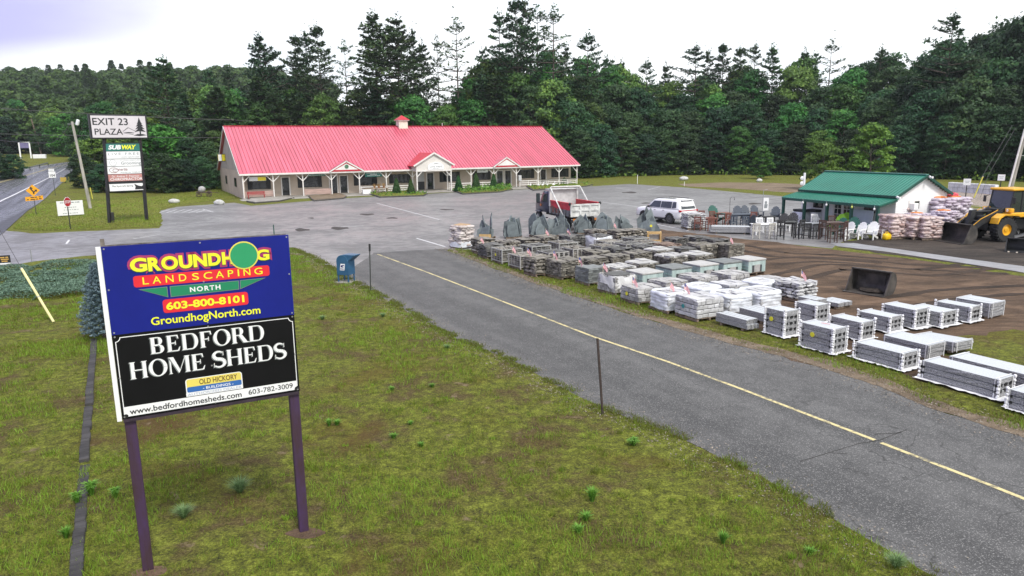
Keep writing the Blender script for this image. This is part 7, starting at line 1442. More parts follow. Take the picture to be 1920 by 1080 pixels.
for i, (k, px, py, h, L, W, lab) in enumerate(ITEMS):
    x, y = CEN[i]; zz = .022 if k in ('gran', 'post') else .02
    if k == 'gran':
        n, f, lab = lab; o = granite(L, W, h, n, f, i); o['label'] = lab; o['group'] = 'granite slab stacks'; o.location = (x, y, zz); o.rotation_euler = (0, 0, UV_A + prg.uniform(-.03, .03))
        if 'thin tilted' in lab: o.rotation_euler = (R(-2), R(-3), UV_A); o.location.z = .05
        if 'yellow' in lab: price_tag(o, L, W, h)
        if 'red mark' in lab: b = MB(); [b.box((-.1 + .05 * q, .05 + .015 * q, h + .004), (.04, .025, .006)) for q in range(5)]; b.build('red_mark', M_redp, o)
    elif k == 'post': o = posts(L, W, h, ITEMS[i][1] == 1401 and 0 or i); o['label'] = lab; o['group'] = 'granite post bundles'; o.location = (x, y, zz); o.rotation_euler = (0, 0, UV_A + prg.uniform(-.03, .03))
    else:
        v = cnt.get(k, 0); cnt[k] = v + 1; nv = {'teal': 2, 'wall': 3, 'dark': 3, 'field': 3, 'cage': 3, 'cage2': 3, 'wrap': 3, 'block': 3, 'flat': 2}.get(k, 1); key = (k, v % nv)
        if key not in PROTO: PROTO[key] = (make_pallet(k, v % nv, L, W, h), L, W, h)
        pr, L0, W0, h0 = PROTO[key]; o = place(pr, (x, y, zz), UV_A + prg.choice((0, 0, math.pi) if k not in ('teal', 'tarp') else (0,)) + prg.uniform(-.05, .05), lab, GRP.get(k), (L / L0, W / W0, h / h0))
        if GRP.get(k) is None and 'group' in o: del o['group']
    TOPS[(px, py)] = (o, x, y, h, L, W, k)
for key, m_ in (((942, 471), None), ((1198, 546), None), ((1310, 567), M_tealtag), ((1370, 561), None), ((1427, 555), None), ((1266, 451), None), ((1343, 453), None), ((1250, 534), None)):
    o, x, y, h, L, W, k = TOPS[key]
    c = 0
    q = [ch for ch in o.children]; price_tag(o, L, W, h, m_)
# flags stuck in the pallets
M_fr = mat('flag_red', (0.60, 0.03, 0.06), .7, .1, 3); M_fw = mat('flag_white', (0.80, 0.78, 0.80), .7, .05, 3); M_fb = mat('flag_blue', (0.03, 0.05, 0.22), .7, .1, 3)
def small_flag():
    t = thing('small_flag', '', 'flag'); b = MB(); b.tube([(0, 0, -.25), (0, 0, .52)], .008, 6); b.ball((0, 0, .53), (.016, .016, .016), 8, 5); b.build('pole', mat('pale_stick', (0.6, 0.5, 0.32), .6, .1, 3), t)
    c = MB(); Wf, Hf, n = .38, .26, 8
    def P(i, j): u = i / n; return (.008 + Wf * u * .62, .05 * math.sin(u * 5) + .02 * u, .5 - Hf * j / 13 - .30 * u * u - .06 * u)
    for j in range(13):
        for i in range(n):
            mi = 2 if (j < 7 and i < 3) else (0 if j % 2 == 0 else 1); c.quad(P(i, j), P(i, j + 1), P(i + 1, j + 1), P(i + 1, j), mi=mi)
    cl = c.build('cloth', [M_fr, M_fw, M_fb], t); s = MB()
    for r_ in range(3):
        for q in range(3):
            p = P(.45 + q * .95, 1.2 + r_ * 2.1); s.add([(p[0] - .009, p[1] - .004, p[2]), (p[0], p[1] - .004, p[2] - .009), (p[0] + .009, p[1] - .004, p[2]), (p[0], p[1] - .004, p[2] + .009)], [(0, 1, 2, 3)])
    s.build('star', M_fw, cl); return t
fl = small_flag(); frg = random.Random(6)
for key, dx, dy, lab in (((912, 463), -.45, -.5, 'small American flag on the dark slate pallet beside the white bag pallet'), ((976, 483), -.52, -.55, 'small American flag on the dull grey caged pallet in the front row'), ((1005, 488), -.3, -.58, 'small American flag hanging before the rounded brown fieldstone pallet'), ((1050, 493), -.2, -.65, 'small American flag drooping before the rough brownish wallstone pallet'), ((1103, 508), -.5, -.45, 'small American flag on the stepped slate stack'), ((1152, 521), -.55, -.45, 'small American flag on the white fabric banded pallet'), ((1198, 546), .1, -.6, 'small American flag with bright stripes in front of the pale grey block pallet'), ((1254, 557), .2, -.2, 'small American flag lying over the nearest shrink-wrapped pallet'), ((1310, 567), -.55, -.35, 'largest looking American flag on the teal-tagged split-block pallet'), ((1020, 447), .1, -.1, 'small American flag on the wide fieldstone pallet at the back'), ((1072, 445), .0, -.4, 'small American flag on the dark pallet left of the white bulk bag'), ((1160, 436), -.9, .2, 'faint small American flag by the slabs below the dump truck tailgate'), ((1361, 463), .3, -.2, 'small American flag on the tall brown wallstone at the dirt edge'), ((1492, 535), .2, .1, 'small American flag on the light grey fieldstone pallet at the dirt edge')):
    o, x, y, h, L, W, k = TOPS[key]; p = np.array([x, y]) + UU * dx * .85 + VV * dy * .85; place(fl, (p[0], p[1], h + .05), frg.uniform(-.6, .9), lab, 'small American flags on the pallets', .85)
# upright bluestone slab racks along the back
M_blue_s = mat('bluestone_slab', (0.20, 0.235, 0.245), .65, .3, 2, .35, 9, col2=(0.055, 0.068, 0.073), tone=.5)
def slab_rack(seed, h, n, w):
    rg = random.Random(seed); t = thing('slab_rack', '', 'slab rack'); pallet_base(t, 1.1, 1.0); br = MB(); br.box((0, .1, .5), (.1, .1, .8)); br.build('prop', M_pal, t)
    for k in range(n):
        H_ = h * rg.uniform(.62, 1.08); w_ = w * rg.uniform(.7, 1.25); a = rg.uniform(-.5, .5)
        pts = [(-w_ / 2, 0), (w_ / 2, 0), (w_ / 2 * rg.uniform(.8, 1.1), H_ * rg.uniform(.35, .6))]
        if rg.random() < .5: pts += [(w_ / 2 * rg.uniform(.6, .95), H_ * rg.uniform(.75, .92)), (a * w_ + .04, H_), (a * w_ - rg.uniform(.02, .3), H_ * rg.uniform(.9, .98))]
        else: pts += [(a * w_ * .8 + .03, H_)]
        pts += [(-w_ / 2 * rg.uniform(.6, 1.0), H_ * rg.uniform(.5, .8)), (-w_ / 2 * rg.uniform(.9, 1.1), H_ * rg.uniform(.25, .45))]
        b = MB(); b.prism(pts, 'y', -.025, .025, tone=rg.choice((.0, .25, .7, 1.0))); o = b.build('stone_slab', M_blue_s, t); f = k - (n - 4)
        if f < 0: o.location = (-.4 + .8 * (k + .5) / max(1, n - 4) + rg.uniform(-.05, .05), rg.uniform(.0, .3), .13); o.rotation_euler = (rg.uniform(-.1, .1), rg.uniform(-.2, .2), rg.choice((-1, 1)) * rg.uniform(.7, 1.2))
        else: o.location = (rg.uniform(-.28, .28), -.08 - .11 * f, .13); o.rotation_euler = (-.10 - .05 * (3 - f), rg.uniform(-.22, .22), rg.uniform(-.4, .4)); o.scale = (1, 1, (1.0, .9, .82, .66)[f])
    return t
for i, (px, py, h, n, w, lab) in enumerate(((911, 447, 1.45, 7, 1.0, 'pointed jagged bluestone slabs stood upright, leftmost rack at the back'), (963, 446, 1.5, 8, 1.05, 'upright bluestone slabs with a square top piece, second rack from the left'), (1010, 444, 1.5, 7, 1.25, 'broad leaning bluestone slabs hiding the front of the dump truck, third rack'), (1052, 442, 1.6, 9, 1.2, 'tall fanned bluestone slabs before the dump truck body, fourth rack'), (1093, 438, 1.3, 7, 1.0, 'cracked upright bluestone slabs below the dump truck tailgate, fifth rack'), (1129, 436, 1.4, 8, 1.0, 'upright bluestone slabs just right of the dump truck, sixth rack'), (1166, 434, 1.35, 6, 1.0, 'two-tone upright slabs alone on the asphalt left of the white car'), (1214, 449, 1.95, 7, 1.05, 'tall rounded bluestone slabs with a yellow tag before the white car front wheel'))):
    o = slab_rack(400 + i, h, n, w); o.location = tuple(at(px, py)); o.rotation_euler = (0, 0, (-.25, .1, .2, -.15, .2, -.1, .3, -.1)[i]); o['label'] = lab; o['group'] = 'racks of upright bluestone slabs'
    if i == 7: b = MB(); b.lathe([(.08, -.62), (.08, -.612)], 12, 'y', (.15, 0, .95)); b.build('price_tag', M_tag, o)
    if i in (0,): b = MB(); b.box((.15, -.66, .25), (.8, .05, .22)); b.build('front_board', M_ply, o)
t = thing('plywood_crate', 'small open plywood crate at the foot of the last upright slabs', 'crate', tuple(at(1226, 454)), -.15); b = MB()
for x in (-.4, .4): b.box((x, 0, .33), (.09, .5, .66))
b.box((0, -.22, .6), (.71, .06, .12)); b.box((0, -.22, .1), (.71, .06, .16)); b.box((0, .2, .33), (.71, .05, .64)); b.build('frame', M_ply, t); b = MB(); b.box((0, -.05, .32), (.6, .06, .36)); b.build('stone_panel', M_block, t)
# bag pallets
M_bagw = mat('white_bag', (0.72, 0.67, 0.64), .5, .3, 6, .4, 10, col2=(0.30, 0.24, 0.22), tone=.55); M_bagp = mat('pinkish_bag', (0.74, 0.63, 0.61), .35, .4, 7, .5, 8, col2=(0.30, 0.18, 0.15), tone=.45); M_bagv = mat('lilac_bag', (0.72, 0.66, 0.73), .35, .4, 7, .5, 8, col2=(0.32, 0.25, 0.32), tone=.5)
def bags(seed, L, W, H, m, name='bag_pallet', th=.12, loose=.09):
    rg = random.Random(seed); t = thing(name, '', 'bag pallet'); pallet_base(t, L, W); b = MB(); z = .13; j = 0
    while z < H:
        nx_, ny_ = (2, 3) if j % 2 == 0 else (3, 2)
        for a in range(nx_):
            for c in range(ny_): lx, ly = L / nx_, W / ny_; b.ball((-L / 2 + lx * (a + .5) + rg.uniform(-loose, loose), -W / 2 + ly * (c + .5) + rg.uniform(-loose, loose), z + th / 2 + rg.uniform(-.01, .015)), (lx * .56, ly * .56, th * .72), 14, 8, .09, rg, tone=rg.gauss(.5, .3), p=.55)
        z += th; j += 1
    b.build('bag_stack', m, t, True); return t
t = bags(1, 1.15, 1.1, 1.25, M_bagw); p = at(866, 466); t.location = (p.x, p.y + .5, .02); t.rotation_euler = (0, 0, UV_A + .25); t['label'] = 'white bag pallet standing alone at the corner of the driveway and the lot'
b = MB(); b.box((0, 0, 1.36), (.8, .7, .05), (.06, .02, .2)); b.build('cardboard', mat('cardboard', (0.42, 0.28, 0.16), .9, .15, 3), t); b = MB(); n = 40; vs = [(math.cos(2 * math.pi * k / n) * (abs(math.cos(2 * math.pi * k / n)) ** 6 + abs(math.sin(2 * math.pi * k / n)) ** 6) ** (-1 / 6) * .62, math.sin(2 * math.pi * k / n) * (abs(math.cos(2 * math.pi * k / n)) ** 6 + abs(math.sin(2 * math.pi * k / n)) ** 6) ** (-1 / 6) * .6, z + .03 * math.sin(k * 1.7) * (z > .1)) for z in (.06, .38) for k in range(n)]; b.add(vs, [(k, (k + 1) % n, n + (k + 1) % n, n + k) for k in range(n)]); b.build('plastic_wrap', M_wrap, t, True)
BG = [bags(10, 1.2, 1.1, 1.3, M_bagp), bags(11, 1.25, 1.15, 1.1, M_bagp), bags(12, 1.2, 1.2, 1.55, M_bagv, loose=.12)]
for i, (px, py, k, s, lab) in enumerate(((1673, 447, 0, 1.12, 'pinkish wrapped bag pallet next to the yellow jug, first of the row by the shed'), (1706, 447, 1, 1.15, 'pinkish bag pallet with an orange wrap on top, second of the row by the shed'), (1736, 449, 0, 1.05, 'pinkish bag pallet half hidden by the left end of the loader bucket'), (1660, 428, 1, 1.0, 'wrapped bag pallet under the corner of the shed porch'), (1694, 434, 0, 1.25, 'bag pallet against the white gable wall below the air conditioner'), (1722, 430, 2, 1.15, 'lilac bag heap behind the orange-topped pallet'), (1752, 432, 2, 1.4, 'tall heap of lilac bags behind the loader bucket'), (1779, 430, 2, 1.4, 'tall heap of lilac bags with a red bag beside the loader arm'), (1800, 428, 1, 1.05, 'wrapped bag pallet under a white sheet just left of the loader'), (1715, 441, 2, .9, 'loose lilac bag heap between the front bag pallets'), (1765, 441, 2, 1.0, 'loose lilac bag heap touching the back of the loader bucket'), (1640, 424, 1, .9, 'bag pallet inside the shed porch beneath the rusty orange wrap'), (1612, 420, 0, .85, 'grey bag pallet inside the shed porch beside the wall'))):
    p = at(px, py); o = place(BG[k], (p.x, p.y, .02), .3 + .25 * math.sin(i * 2.1), lab, 'bag pallets by the shed', s)
    if 'orange' in lab: b = MB(); b.ball((0, 0, (1.3, 1.1, 1.55)[k] + .03), (.45, .4, .09), 12, 6, .15, random.Random(i)); b.build('orange_wrap', mat('orange_wrap', (0.75, 0.22, 0.03), .4, .2, 5), o)
    if 'red bag' in lab: b = MB(); b.ball((0, 0, 1.68), (.35, .25, .14), 10, 6, .1, random.Random(i)); b.build('red_bag', mat('red_bag', (0.55, 0.05, 0.08), .45, .2, 5), o)
    if 'white sheet' in lab: b = MB(); b.slab((-.7, -.6, 1.15), (.7, -.6, 1.2), (.7, .6, 1.35), (-.7, .6, 1.4), .02); b.build('white_sheet', M_wrap, o)
# dry-laid stone pile and long stone beams near the dining sets
t = make_pallet('field2', 7, 1.35, 1.15, 1.1); p = at(1302, 431); t.location = (p.x, p.y + .4, .02); t.rotation_euler = (0, 0, .2); t['label'] = 'pale rounded stone pallet standing behind the white car'; t['category'] = 'pallet'
t = posts(2.6, .95, .48, 91); p = at(1371, 438); t.location = (p.x, p.y + .2, .02); t.rotation_euler = (0, 0, -.28); t['label'] = 'bundle of long blue-grey stone beams on bearers before the brown dining set'; t['group'] = 'granite post bundles'
# ---------------------------------------------------------------- vehicles
M_carw = mat('white_car_paint', (0.80, 0.80, 0.80), .22, .03, .5, spec=.6, coat=.6); M_cglass = mat('car_glass', (0.03, 0.04, 0.045), .05, .3, .6, spec=.9); M_tyre = mat('tyre_rubber', (0.022, 0.022, 0.023), .8, .3, 8, .4, 20); M_rimg = mat('dark_alloy', (0.22, 0.22, 0.23), .35, .2, 5, metal=.6); M_clad = mat('black_cladding', (0.02, 0.02, 0.021), .6, .2, 4); M_tail = mat('tail_lamp_red', (0.45, 0.01, 0.02), .25, .15, 3, coat=.4); M_chr = mat('chrome', (0.6, 0.6, 0.62), .2, .1, 3, metal=.9)
def loft(b, secs, close=True, mi=None):
    """skin a list of equal-length cross sections (right half mirrored to the left)"""
    rows = [[(x, -y, z) for y, z in s] + [(x, y, z) for y, z in reversed(s)] for x, s in secs]; n = len(rows[0]); vs = [p for r in rows for p in r]
    fs = [(i * n + k, i * n + (k + 1) % n, (i + 1) * n + (k + 1) % n, (i + 1) * n + k) for i in range(len(rows) - 1) for k in range(n)]
    if close: fs += [tuple(range(n))[::-1], tuple(range((len(rows) - 1) * n, len(rows) * n))]
    return b.add(vs, fs, mi)
def wheel(par, x, y, r, w, rim, rr=.62, n=26, sp=10, lug=0):
    t = MB(); s = 1 if y > 0 else -1
    t.lathe([(r * rr, -w / 2), (r * .93, -w / 2), (r, -w * .36), (r, w * .36), (r * .93, w / 2), (r * rr, w / 2), (r * rr, -w / 2)], n, 'y', cap=False)
    if lug:
        for k in range(lug):
            a = 2 * math.pi * k / lug
            for sd in (-1, 1): t.box((math.cos(a + sd * .08) * r * 1.0, sd * w * .25, math.sin(a + sd * .08) * r * 1.0), (.12 * r, w * .46, .10 * r), (0, -a, 0))
    wh = link('wheel', t.mesh('tyre', M_tyre), par, (x, y, r)); q = MB(); yo = s * w * .34
    q.lathe([(r * rr * 1.02, yo - s * .1), (r * rr * 1.02, yo + s * .04), (r * rr * .9, yo + s * .05), (r * rr * .82, yo - s * .03), (r * .16, yo - s * .01), (r * .14, yo + s * .03), (.001, yo + s * .03)], n, 'y')
    for k in range(sp): a = 2 * math.pi * k / sp; q.box((math.cos(a) * r * rr * .5, yo + s * .01, math.sin(a) * r * rr * .5), (r * rr * .75, .04, .05 * r), (0, -a, 0))
    q.build('rim', rim, wh); return wh
hd = Vector((-.54, .84, 0)).normalized(); lf = Vector((-hd.y, hd.x, 0)); rw = at(1257, 420); cc = rw + hd * 1.42 - lf * .84
suv = thing('white_suv', 'white four-door car parked on the lot behind the stone pallets', 'car', (cc.x, cc.y, .005), math.atan2(hd.y, hd.x))
def sec(w, zb, zt, crown=.02): return [(w * .86, zb), (w * .97, zb + .06), (w, zb + .22), (w * 1.0, zt - .28), (w * .965, zt - .05), (w * .90, zt), (w * .3, zt + crown)]
b = MB(); loft(b, [(-2.5, sec(.84, .48, 1.0)), (-2.46, sec(.92, .42, 1.12)), (-2.2, sec(.97, .40, 1.17)), (-1.0, sec(.985, .36, 1.17)), (.9, sec(.985, .36, 1.16)), (1.25, sec(.98, .38, 1.15, .04)), (2.0, sec(.965, .40, 1.10, .05)), (2.36, sec(.91, .42, 1.03, .04)), (2.47, sec(.80, .46, .9))])
body = b.build('body', M_carw, suv, True)
b = MB(); G_ = lambda x, w0, zt, wt, zb=1.14: (x, [(w0, zb), (w0 * .985, zb + .06), (wt + .06, zt - .12), (wt, zt - .03), (wt * .8, zt), (wt * .3, zt + .015)])
loft(b, [(-2.42, [(.86, 1.1), (.85, 1.12), (.84, 1.14), (.82, 1.15), (.6, 1.15), (.2, 1.155)]), G_(-2.28, .93, 1.66, .70), G_(-2.12, .935, 1.86, .72), G_(-1.2, .945, 1.9, .74), G_(.1, .945, 1.88, .74), G_(.5, .945, 1.81, .72), (1.28, [(.92, 1.1), (.9, 1.12), (.88, 1.14), (.86, 1.15), (.6, 1.16), (.2, 1.165)])]); b.build('cabin', M_carw, body, True)
b = MB()
for s in (-1, 1):
    def S(x, t): w0, w1 = .945, .805; return (x, s * (w0 + (w1 - w0) * t + .012), 1.2 + .53 * t)
    for xa, xb, ta, tb in ((-1.55, -.42, 0, 0), (-.36, .52, 0, .0)): 
        q = [S(xa, .04), S(xb if xb < .5 else .86, .04), S(xb if xb < .5 else .40, .93), S(xa, .96)]; b.add(q, [(0, 1, 2, 3) if s < 0 else (3, 2, 1, 0)])
    q = [S(-2.05, .14), S(-1.62, .04), S(-1.62, .95), S(-1.98, .95)]; b.add(q, [(0, 1, 2, 3) if s < 0 else (3, 2, 1, 0)])
b.build('side_window', M_cglass, body)
b = MB(); b.add([(-2.435, -.74, 1.18), (-2.435, .74, 1.18), (-2.21, .64, 1.76), (-2.21, -.64, 1.76)], [(3, 2, 1, 0)]); b.build('rear_window', M_cglass, body); b = MB(); b.add([(1.22, -.8, 1.2), (1.22, .8, 1.2), (.57, .64, 1.8), (.57, -.64, 1.8)], [(0, 1, 2, 3)]); b.build('windscreen', M_cglass, body)
b = MB(); b.box((-2.2, 0, 1.83), (.3, 1.2, .04), (0, .1, 0)); b.build('roof_spoiler', M_carw, body)
b = MB(); [b.tube([(-1.8, s * .66, 1.92), (0, s * .66, 1.94), (.35, s * .66, 1.88)], .022, 6) for s in (-1, 1)]; b.build('roof_rail', M_clad, body)
b = MB(); b.box((-2.478, 0, 1.06), (.04, 1.7, .075), b=.01); [b.box((-2.42, s * .87, 1.04), (.2, .16, .15), b=.02) for s in (-1, 1)]; b.build('tail_lamp', M_tail, body)
b = MB(); b.box((-2.45, 0, .52), (.14, 1.72, .22), b=.03); b.box((2.4, 0, .5), (.14, 1.6, .2), b=.03); [b.box((0, s * .96, .37), (2.2, .09, .14), b=.02) for s in (-1, 1)]; b.build('lower_cladding', M_clad, suv)
b = MB(); b.box((-2.505, 0, .86), (.012, .36, .13)); b.build('number_plate', mat('plate_pale', (0.5, 0.52, 0.5), .5, .2, 9), body)
for s in (-1, 1):
    b = MB(); b.box((.78, s * 1.08, 1.24), (.16, .2, .16), b=.04); b.build('mirror', M_clad, body)
    for x in (-1.42, 1.43):
        f = MB(); [f.box((x + math.cos(a) * .46, s * .975, .39 + math.sin(a) * .46), (.07, .05, .1), (0, -a, 0), .01) for a in [R(-10 + 20 * k) for k in range(11)]]; f.build('wheel_arch', M_clad, body); i_ = MB(); i_.lathe([(.44, s * .80), (.44, s * .985), (.001, s * .985)], 24, 'y', (x, 0, .42)); i_.build('wheel_well', M_clad, body)
        wheel(suv, x, s * .87, .40, .27, M_rimg)
    b = MB(); b.box((2.36, s * .66, .86), (.12, .34, .12), (0, 0, -s * .25), .03); b.build('headlight', M_chr, body)
    h_ = MB(); [h_.box((x, s * .99, 1.02), (.2, .02, .035)) for x in (-.75, .18)]; h_.build('door_handle', M_chr, body)

# dump truck, seen from behind
M_tblue = mat('truck_blue_black', (0.025, 0.03, 0.06), .3, .2, 2, coat=.3); M_twhite = mat('worn_white_steel', (0.60, 0.60, 0.58), .6, .3, 2.5, .2, 8); M_tred = mat('truck_bed_red', (0.50, 0.025, 0.04), .55, .25, 2); M_rustb = mat('rusty_bed', (0.18, 0.075, 0.06), .85, .5, 2.5, .4, 9)
th_ = Vector((-.36, .93, 0)).normalized(); tp = ray_at(1096, 408, 51.5); dtk = thing('dump_truck', 'dump truck with white tailgate and red bed parked behind the slab racks', 'truck', (tp.x, tp.y, .005), math.atan2(th_.y, th_.x))
BW, BL, z0, z1 = 2.2, 3.5, 1.02, 1.92
b = MB()
for s in (-1, 1): b.box((BL / 2, s * (BW / 2 - .03), (z0 + .45 + z1) / 2), (BL, .06, z1 - z0 - .45)); b.box((BL / 2, s * (BW / 2 - .03), z0 + .22), (BL, .05, .44), mi=1); [b.box((.25 + k * .6, s * (BW / 2 + .03), z0 + .24), (.1, .06, .44), mi=1) for k in range(6)]
for s in (-1, 1): b.box((BL / 2, s * BW / 2, z1 + .04), (BL, .16, .09))
bedw = b.build('bed', [M_tred, mat('grey_truck_steel', (0.16, 0.165, 0.17), .6, .3, 3)], dtk); b = MB(); b.box((BL / 2, 0, z0 + .03), (BL - .1, BW - .13, .06)); b.box((BL * .6, 0, z0 + .35), (BL * .7, BW - .14, .5), jit=.05, rg=random.Random(1)); b.build('bed_floor', M_rustb, bedw)
b = MB(); b.box((-.04, 0, (z0 + z1) / 2), (.07, BW + .1, z1 - z0)); [b.box((-.1, y, (z0 + z1) / 2), (.08, .14, z1 - z0)) for y in (-1.1, -.38, .38, 1.1)]; [b.box((-.1, 0, z), (.07, BW, .11)) for z in (z0 + .06, (z0 + z1) / 2, z1 - .06)]; b.build('tailgate', M_twhite, dtk)
b = MB(); [b.ball((-.06, s * 1.2, z1 + .02), (.12, .1, .12), 10, 6) for s in (-1, 1)]; [b.box((-.06, s * 1.2, z0 + .1), (.14, .1, .2)) for s in (-1, 1)]; b.build('tailgate_hinge', M_clad, dtk)
b = MB(); b.box((BL + .04, 0, (z0 + 2.75) / 2), (.08, BW + .1, 2.75 - z0)); bh = b.build('bulkhead', mat('dull_steel', (0.50, 0.50, 0.50), .45, .3, 1.2, .1, 5), dtk); b = MB(); [b.box((BL, s * (BW / 2 + .02), 2.2), (.2, .14, 1.3)) for s in (-1, 1)]; b.box((BL + .35, 0, 2.78), (.9, BW + .16, .06)); b.build('cab_guard', M_twhite, bh); b = MB(); b.tube([(BL - .3, -BW / 2 - .1, 2.98), (BL - .3, BW / 2 + .1, 2.98)], .06, 8); b.tube([(BL - .3, BW / 2 + .14, 2.95), (.9, BW / 2 + .17, 1.05)], .05, 6); b.tube([(BL - .3, -BW / 2 - .14, 2.95), (.9, -BW / 2 - .17, 1.05)], .05, 6); b.tube([(BL - .3, BW / 2 + .1, 2.75), (BL - .3, BW / 2 + .1, 3.0)], .04, 6); b.tube([(BL - .3, -BW / 2 - .1, 2.75), (BL - .3, -BW / 2 - .1, 3.0)], .04, 6); b.build('tarp_arm', M_twhite, dtk)
b = MB(); [b.box((2.6, s * .42, .85), (6.2, .12, .22)) for s in (-1, 1)]; b.box((-.1, 0, .72), (.14, 2.2, .2)); b.box((1.9, 1.0, .75), (.9, .4, .4), b=.04); b.build('chassis', M_clad, dtk)
b = MB(); [b.box((-.18, s * .85, .82), (.04, .3, .16)) for s in (-1, 1)]; b.build('rear_lamp', mat('amber_lamp', (0.6, 0.2, 0.04), .3, .2, 4), dtk)
b = MB(); loft(b, [(3.95, [(1.0, 1.0), (1.02, 1.3), (1.02, 1.75), (.95, 2.5), (.85, 2.62), (.3, 2.66)]), (5.2, [(1.0, 1.0), (1.02, 1.3), (1.02, 1.75), (.95, 2.5), (.85, 2.62), (.3, 2.66)]), (5.65, [(1.0, 1.0), (1.02, 1.3), (1.02, 1.72), (1.0, 1.76), (.9, 1.78), (.3, 1.8)]), (6.9, [(.8, .8), (.85, 1.1), (.85, 1.5), (.8, 1.58), (.7, 1.62), (.3, 1.66)]), (7.1, [(.7, .8), (.75, 1.1), (.75, 1.4), (.7, 1.45), (.6, 1.48), (.3, 1.5)])]); cabt = b.build('cab', M_tblue, dtk, True)
b = MB()
for s in (-1, 1): b.add([(4.3, s * 1.03, 1.78), (5.25, s * 1.03, 1.78), (5.15, s * .965, 2.42), (4.3, s * .965, 2.42)], [(0, 1, 2, 3)]); b.box((5.35, s * 1.32, 2.05), (.12, .3, .75), b=.03); b.tube([(5.2, s * 1.0, 2.3), (5.35, s * 1.3, 2.3)], .02, 5)
b.add([(3.94, -.7, 1.85), (3.94, .7, 1.85), (3.94, .65, 2.4), (3.94, -.65, 2.4)], [(0, 1, 2, 3)]); b.build('window', M_cglass, cabt)
b = MB(); b.box((5.9, 1.0, 1.0), (.9, .3, .1), b=.03); b.build('fender', M_tblue, dtk); b = MB(); b.box((4.6, 1.12, .6), (.8, .3, .06)); b.build('step', M_tblue, dtk); b = MB(); b.lathe([(.001, 1.05), (.1, 1.05), (.1, 1.1), (.001, 1.1)], 12, 'y', (5.4, 0, 1.5)); b.build('side_lamp', MATS['amber_lamp'], dtk)
for x, ys in ((1.0, (-.95, .95)), (6.1, (-.9, .9))):
    for y in ys: wheel(dtk, x, y, .48, .45 if x < 2 else .28, M_twhite, .55, 24, 6)
# wheel loader and buckets
M_lyel = mat('loader_yellow', (0.78, 0.40, 0.015), .4, .15, 2, .05, 6, coat=.2); M_lblk = mat('loader_black', (0.02, 0.021, 0.023), .55, .3, 4, .2, 10); M_worn = mat('worn_bucket_steel', (0.10, 0.088, 0.078), .55, .6, 2.2, .4, 8, col2=(0.035, 0.032, 0.03), metal=.2)
def bucket(b, W, D=1.05, H=1.0, x0=0.0, n=12):
    """loader bucket open towards +x: floor, curved back, two cheek plates, cutting edge"""
    prof = [(x0 + D, .02)] + [(x0 + D * .42 - D * .42 * math.sin(R(90 + 0) * 1) * 0 - D * .40 * math.sin(math.pi * k / n * .92), .02 + H * .5 - H * .5 * math.cos(math.pi * k / n * .92)) for k in range(n + 1)] + [(x0 + D * .52, H * 1.02)]
    m = len(prof); t = .03; vs = []
    for y in (-W / 2, W / 2): vs += [(x, y, z) for x, z in prof]
    inn = [(x + (t if 0 < i < m - 1 else 0), z + (t if i < 4 else 0)) for i, (x, z) in enumerate(prof)]
    b.add(vs, [(k, k + 1, m + k + 1, m + k) for k in range(m - 1)], 0); vs2 = []
    for y in (-W / 2 + .02, W / 2 - .02): vs2 += [(x + .03, y, z + .02) for x, z in prof]
    b.add(vs2, [(k + 1, k, m + k, m + k + 1) for k in range(m - 1)], 1)
    for s in (-1, 1): b.prism(prof + [(x0 + D * .80, H * .42)], 'y', s * W / 2 - .02, s * W / 2 + .02, 0)
    b.box((x0 + D + .05, 0, .02), (.22, W + .06, .035), mi=0); b.box((x0 + D * .5, 0, H * 1.02), (.1, W + .04, .05), mi=0); return b
hl = Vector((-.978, -.21, 0)).normalized(); ll = Vector((-hl.y, hl.x, 0)); fw = at(1878, 453); fa = fw - ll * 1.0
ld = thing('wheel_loader', 'yellow and black wheel loader with its wide bucket lowered on the dark dirt', 'loader', (fa.x, fa.y, .01), math.atan2(hl.y, hl.x))
for x in (0, -3.0):
    for s in (-1, 1): wheel(ld, x, s * 1.0, .73, .58, M_lyel, .48, 26, 0, 22)
b = MB(); b.box((-.1, 0, 1.05), (1.5, .9, .9), b=.06); b.box((-.35, 0, 1.6), (.7, .8, .7), b=.05); b.box((-3.0, 0, .95), (3.2, 1.0, .7), b=.06); b.box((-1.5, 0, .9), (1.2, .5, .5), b=.04); [b.tube([(0, s * .95, .73), (0, 0, .73)], .2, 10) for s in (-1, 1)]; [b.tube([(-3, s * .95, .73), (-3, 0, .73)], .2, 10) for s in (-1, 1)]; b.build('chassis', M_lblk, ld)
b = MB()
for s in (-1, 1): b.prism([(-.35, 2.0), (-.1, 1.85), (1.3, 1.35), (2.3, .62), (2.35, .35), (2.1, .4), (1.15, 1.0), (-.2, 1.6)], 'y', s * .55 - .06, s * .55 + .06)
b.prism([(1.15, 1.9), (1.5, 1.85), (1.75, .85), (1.5, .8)], 'y', -.12, .12); b.tube([(.0, 0, 1.75), (1.25, 0, 1.75)], .09, 8); b.box((1.25, 0, 1.15), (.25, 1.1, .2)); b.box((2.25, 0, .6), (.15, 1.3, .7)); arm = b.build('lift_arm', M_lblk, ld); b = MB(); [b.prism([(.15, 1.86), (1.3, 1.36), (2.0, .86), (2.0, .89), (1.3, 1.40), (.15, 1.90)], 'y', s * .62, s * .64) for s in (-1, 1)]; b.build('arm_stripe', M_lyel, arm)
b = MB(); bucket(b, 3.05, 1.0, 1.12, 2.32); b.build('bucket', [M_worn, M_worn], ld)
b = MB()
for s in (-1, 1): b.prism([(-.95, 1.45), (-.95, 1.62), (.25, 1.68), (.62, 1.45), (.72, 1.1), (.66, 1.1), (.5, 1.42), (.2, 1.6), (-.75, 1.55)], 'y', s * .68, s * 1.25)
b.build('fender', M_lyel, ld)
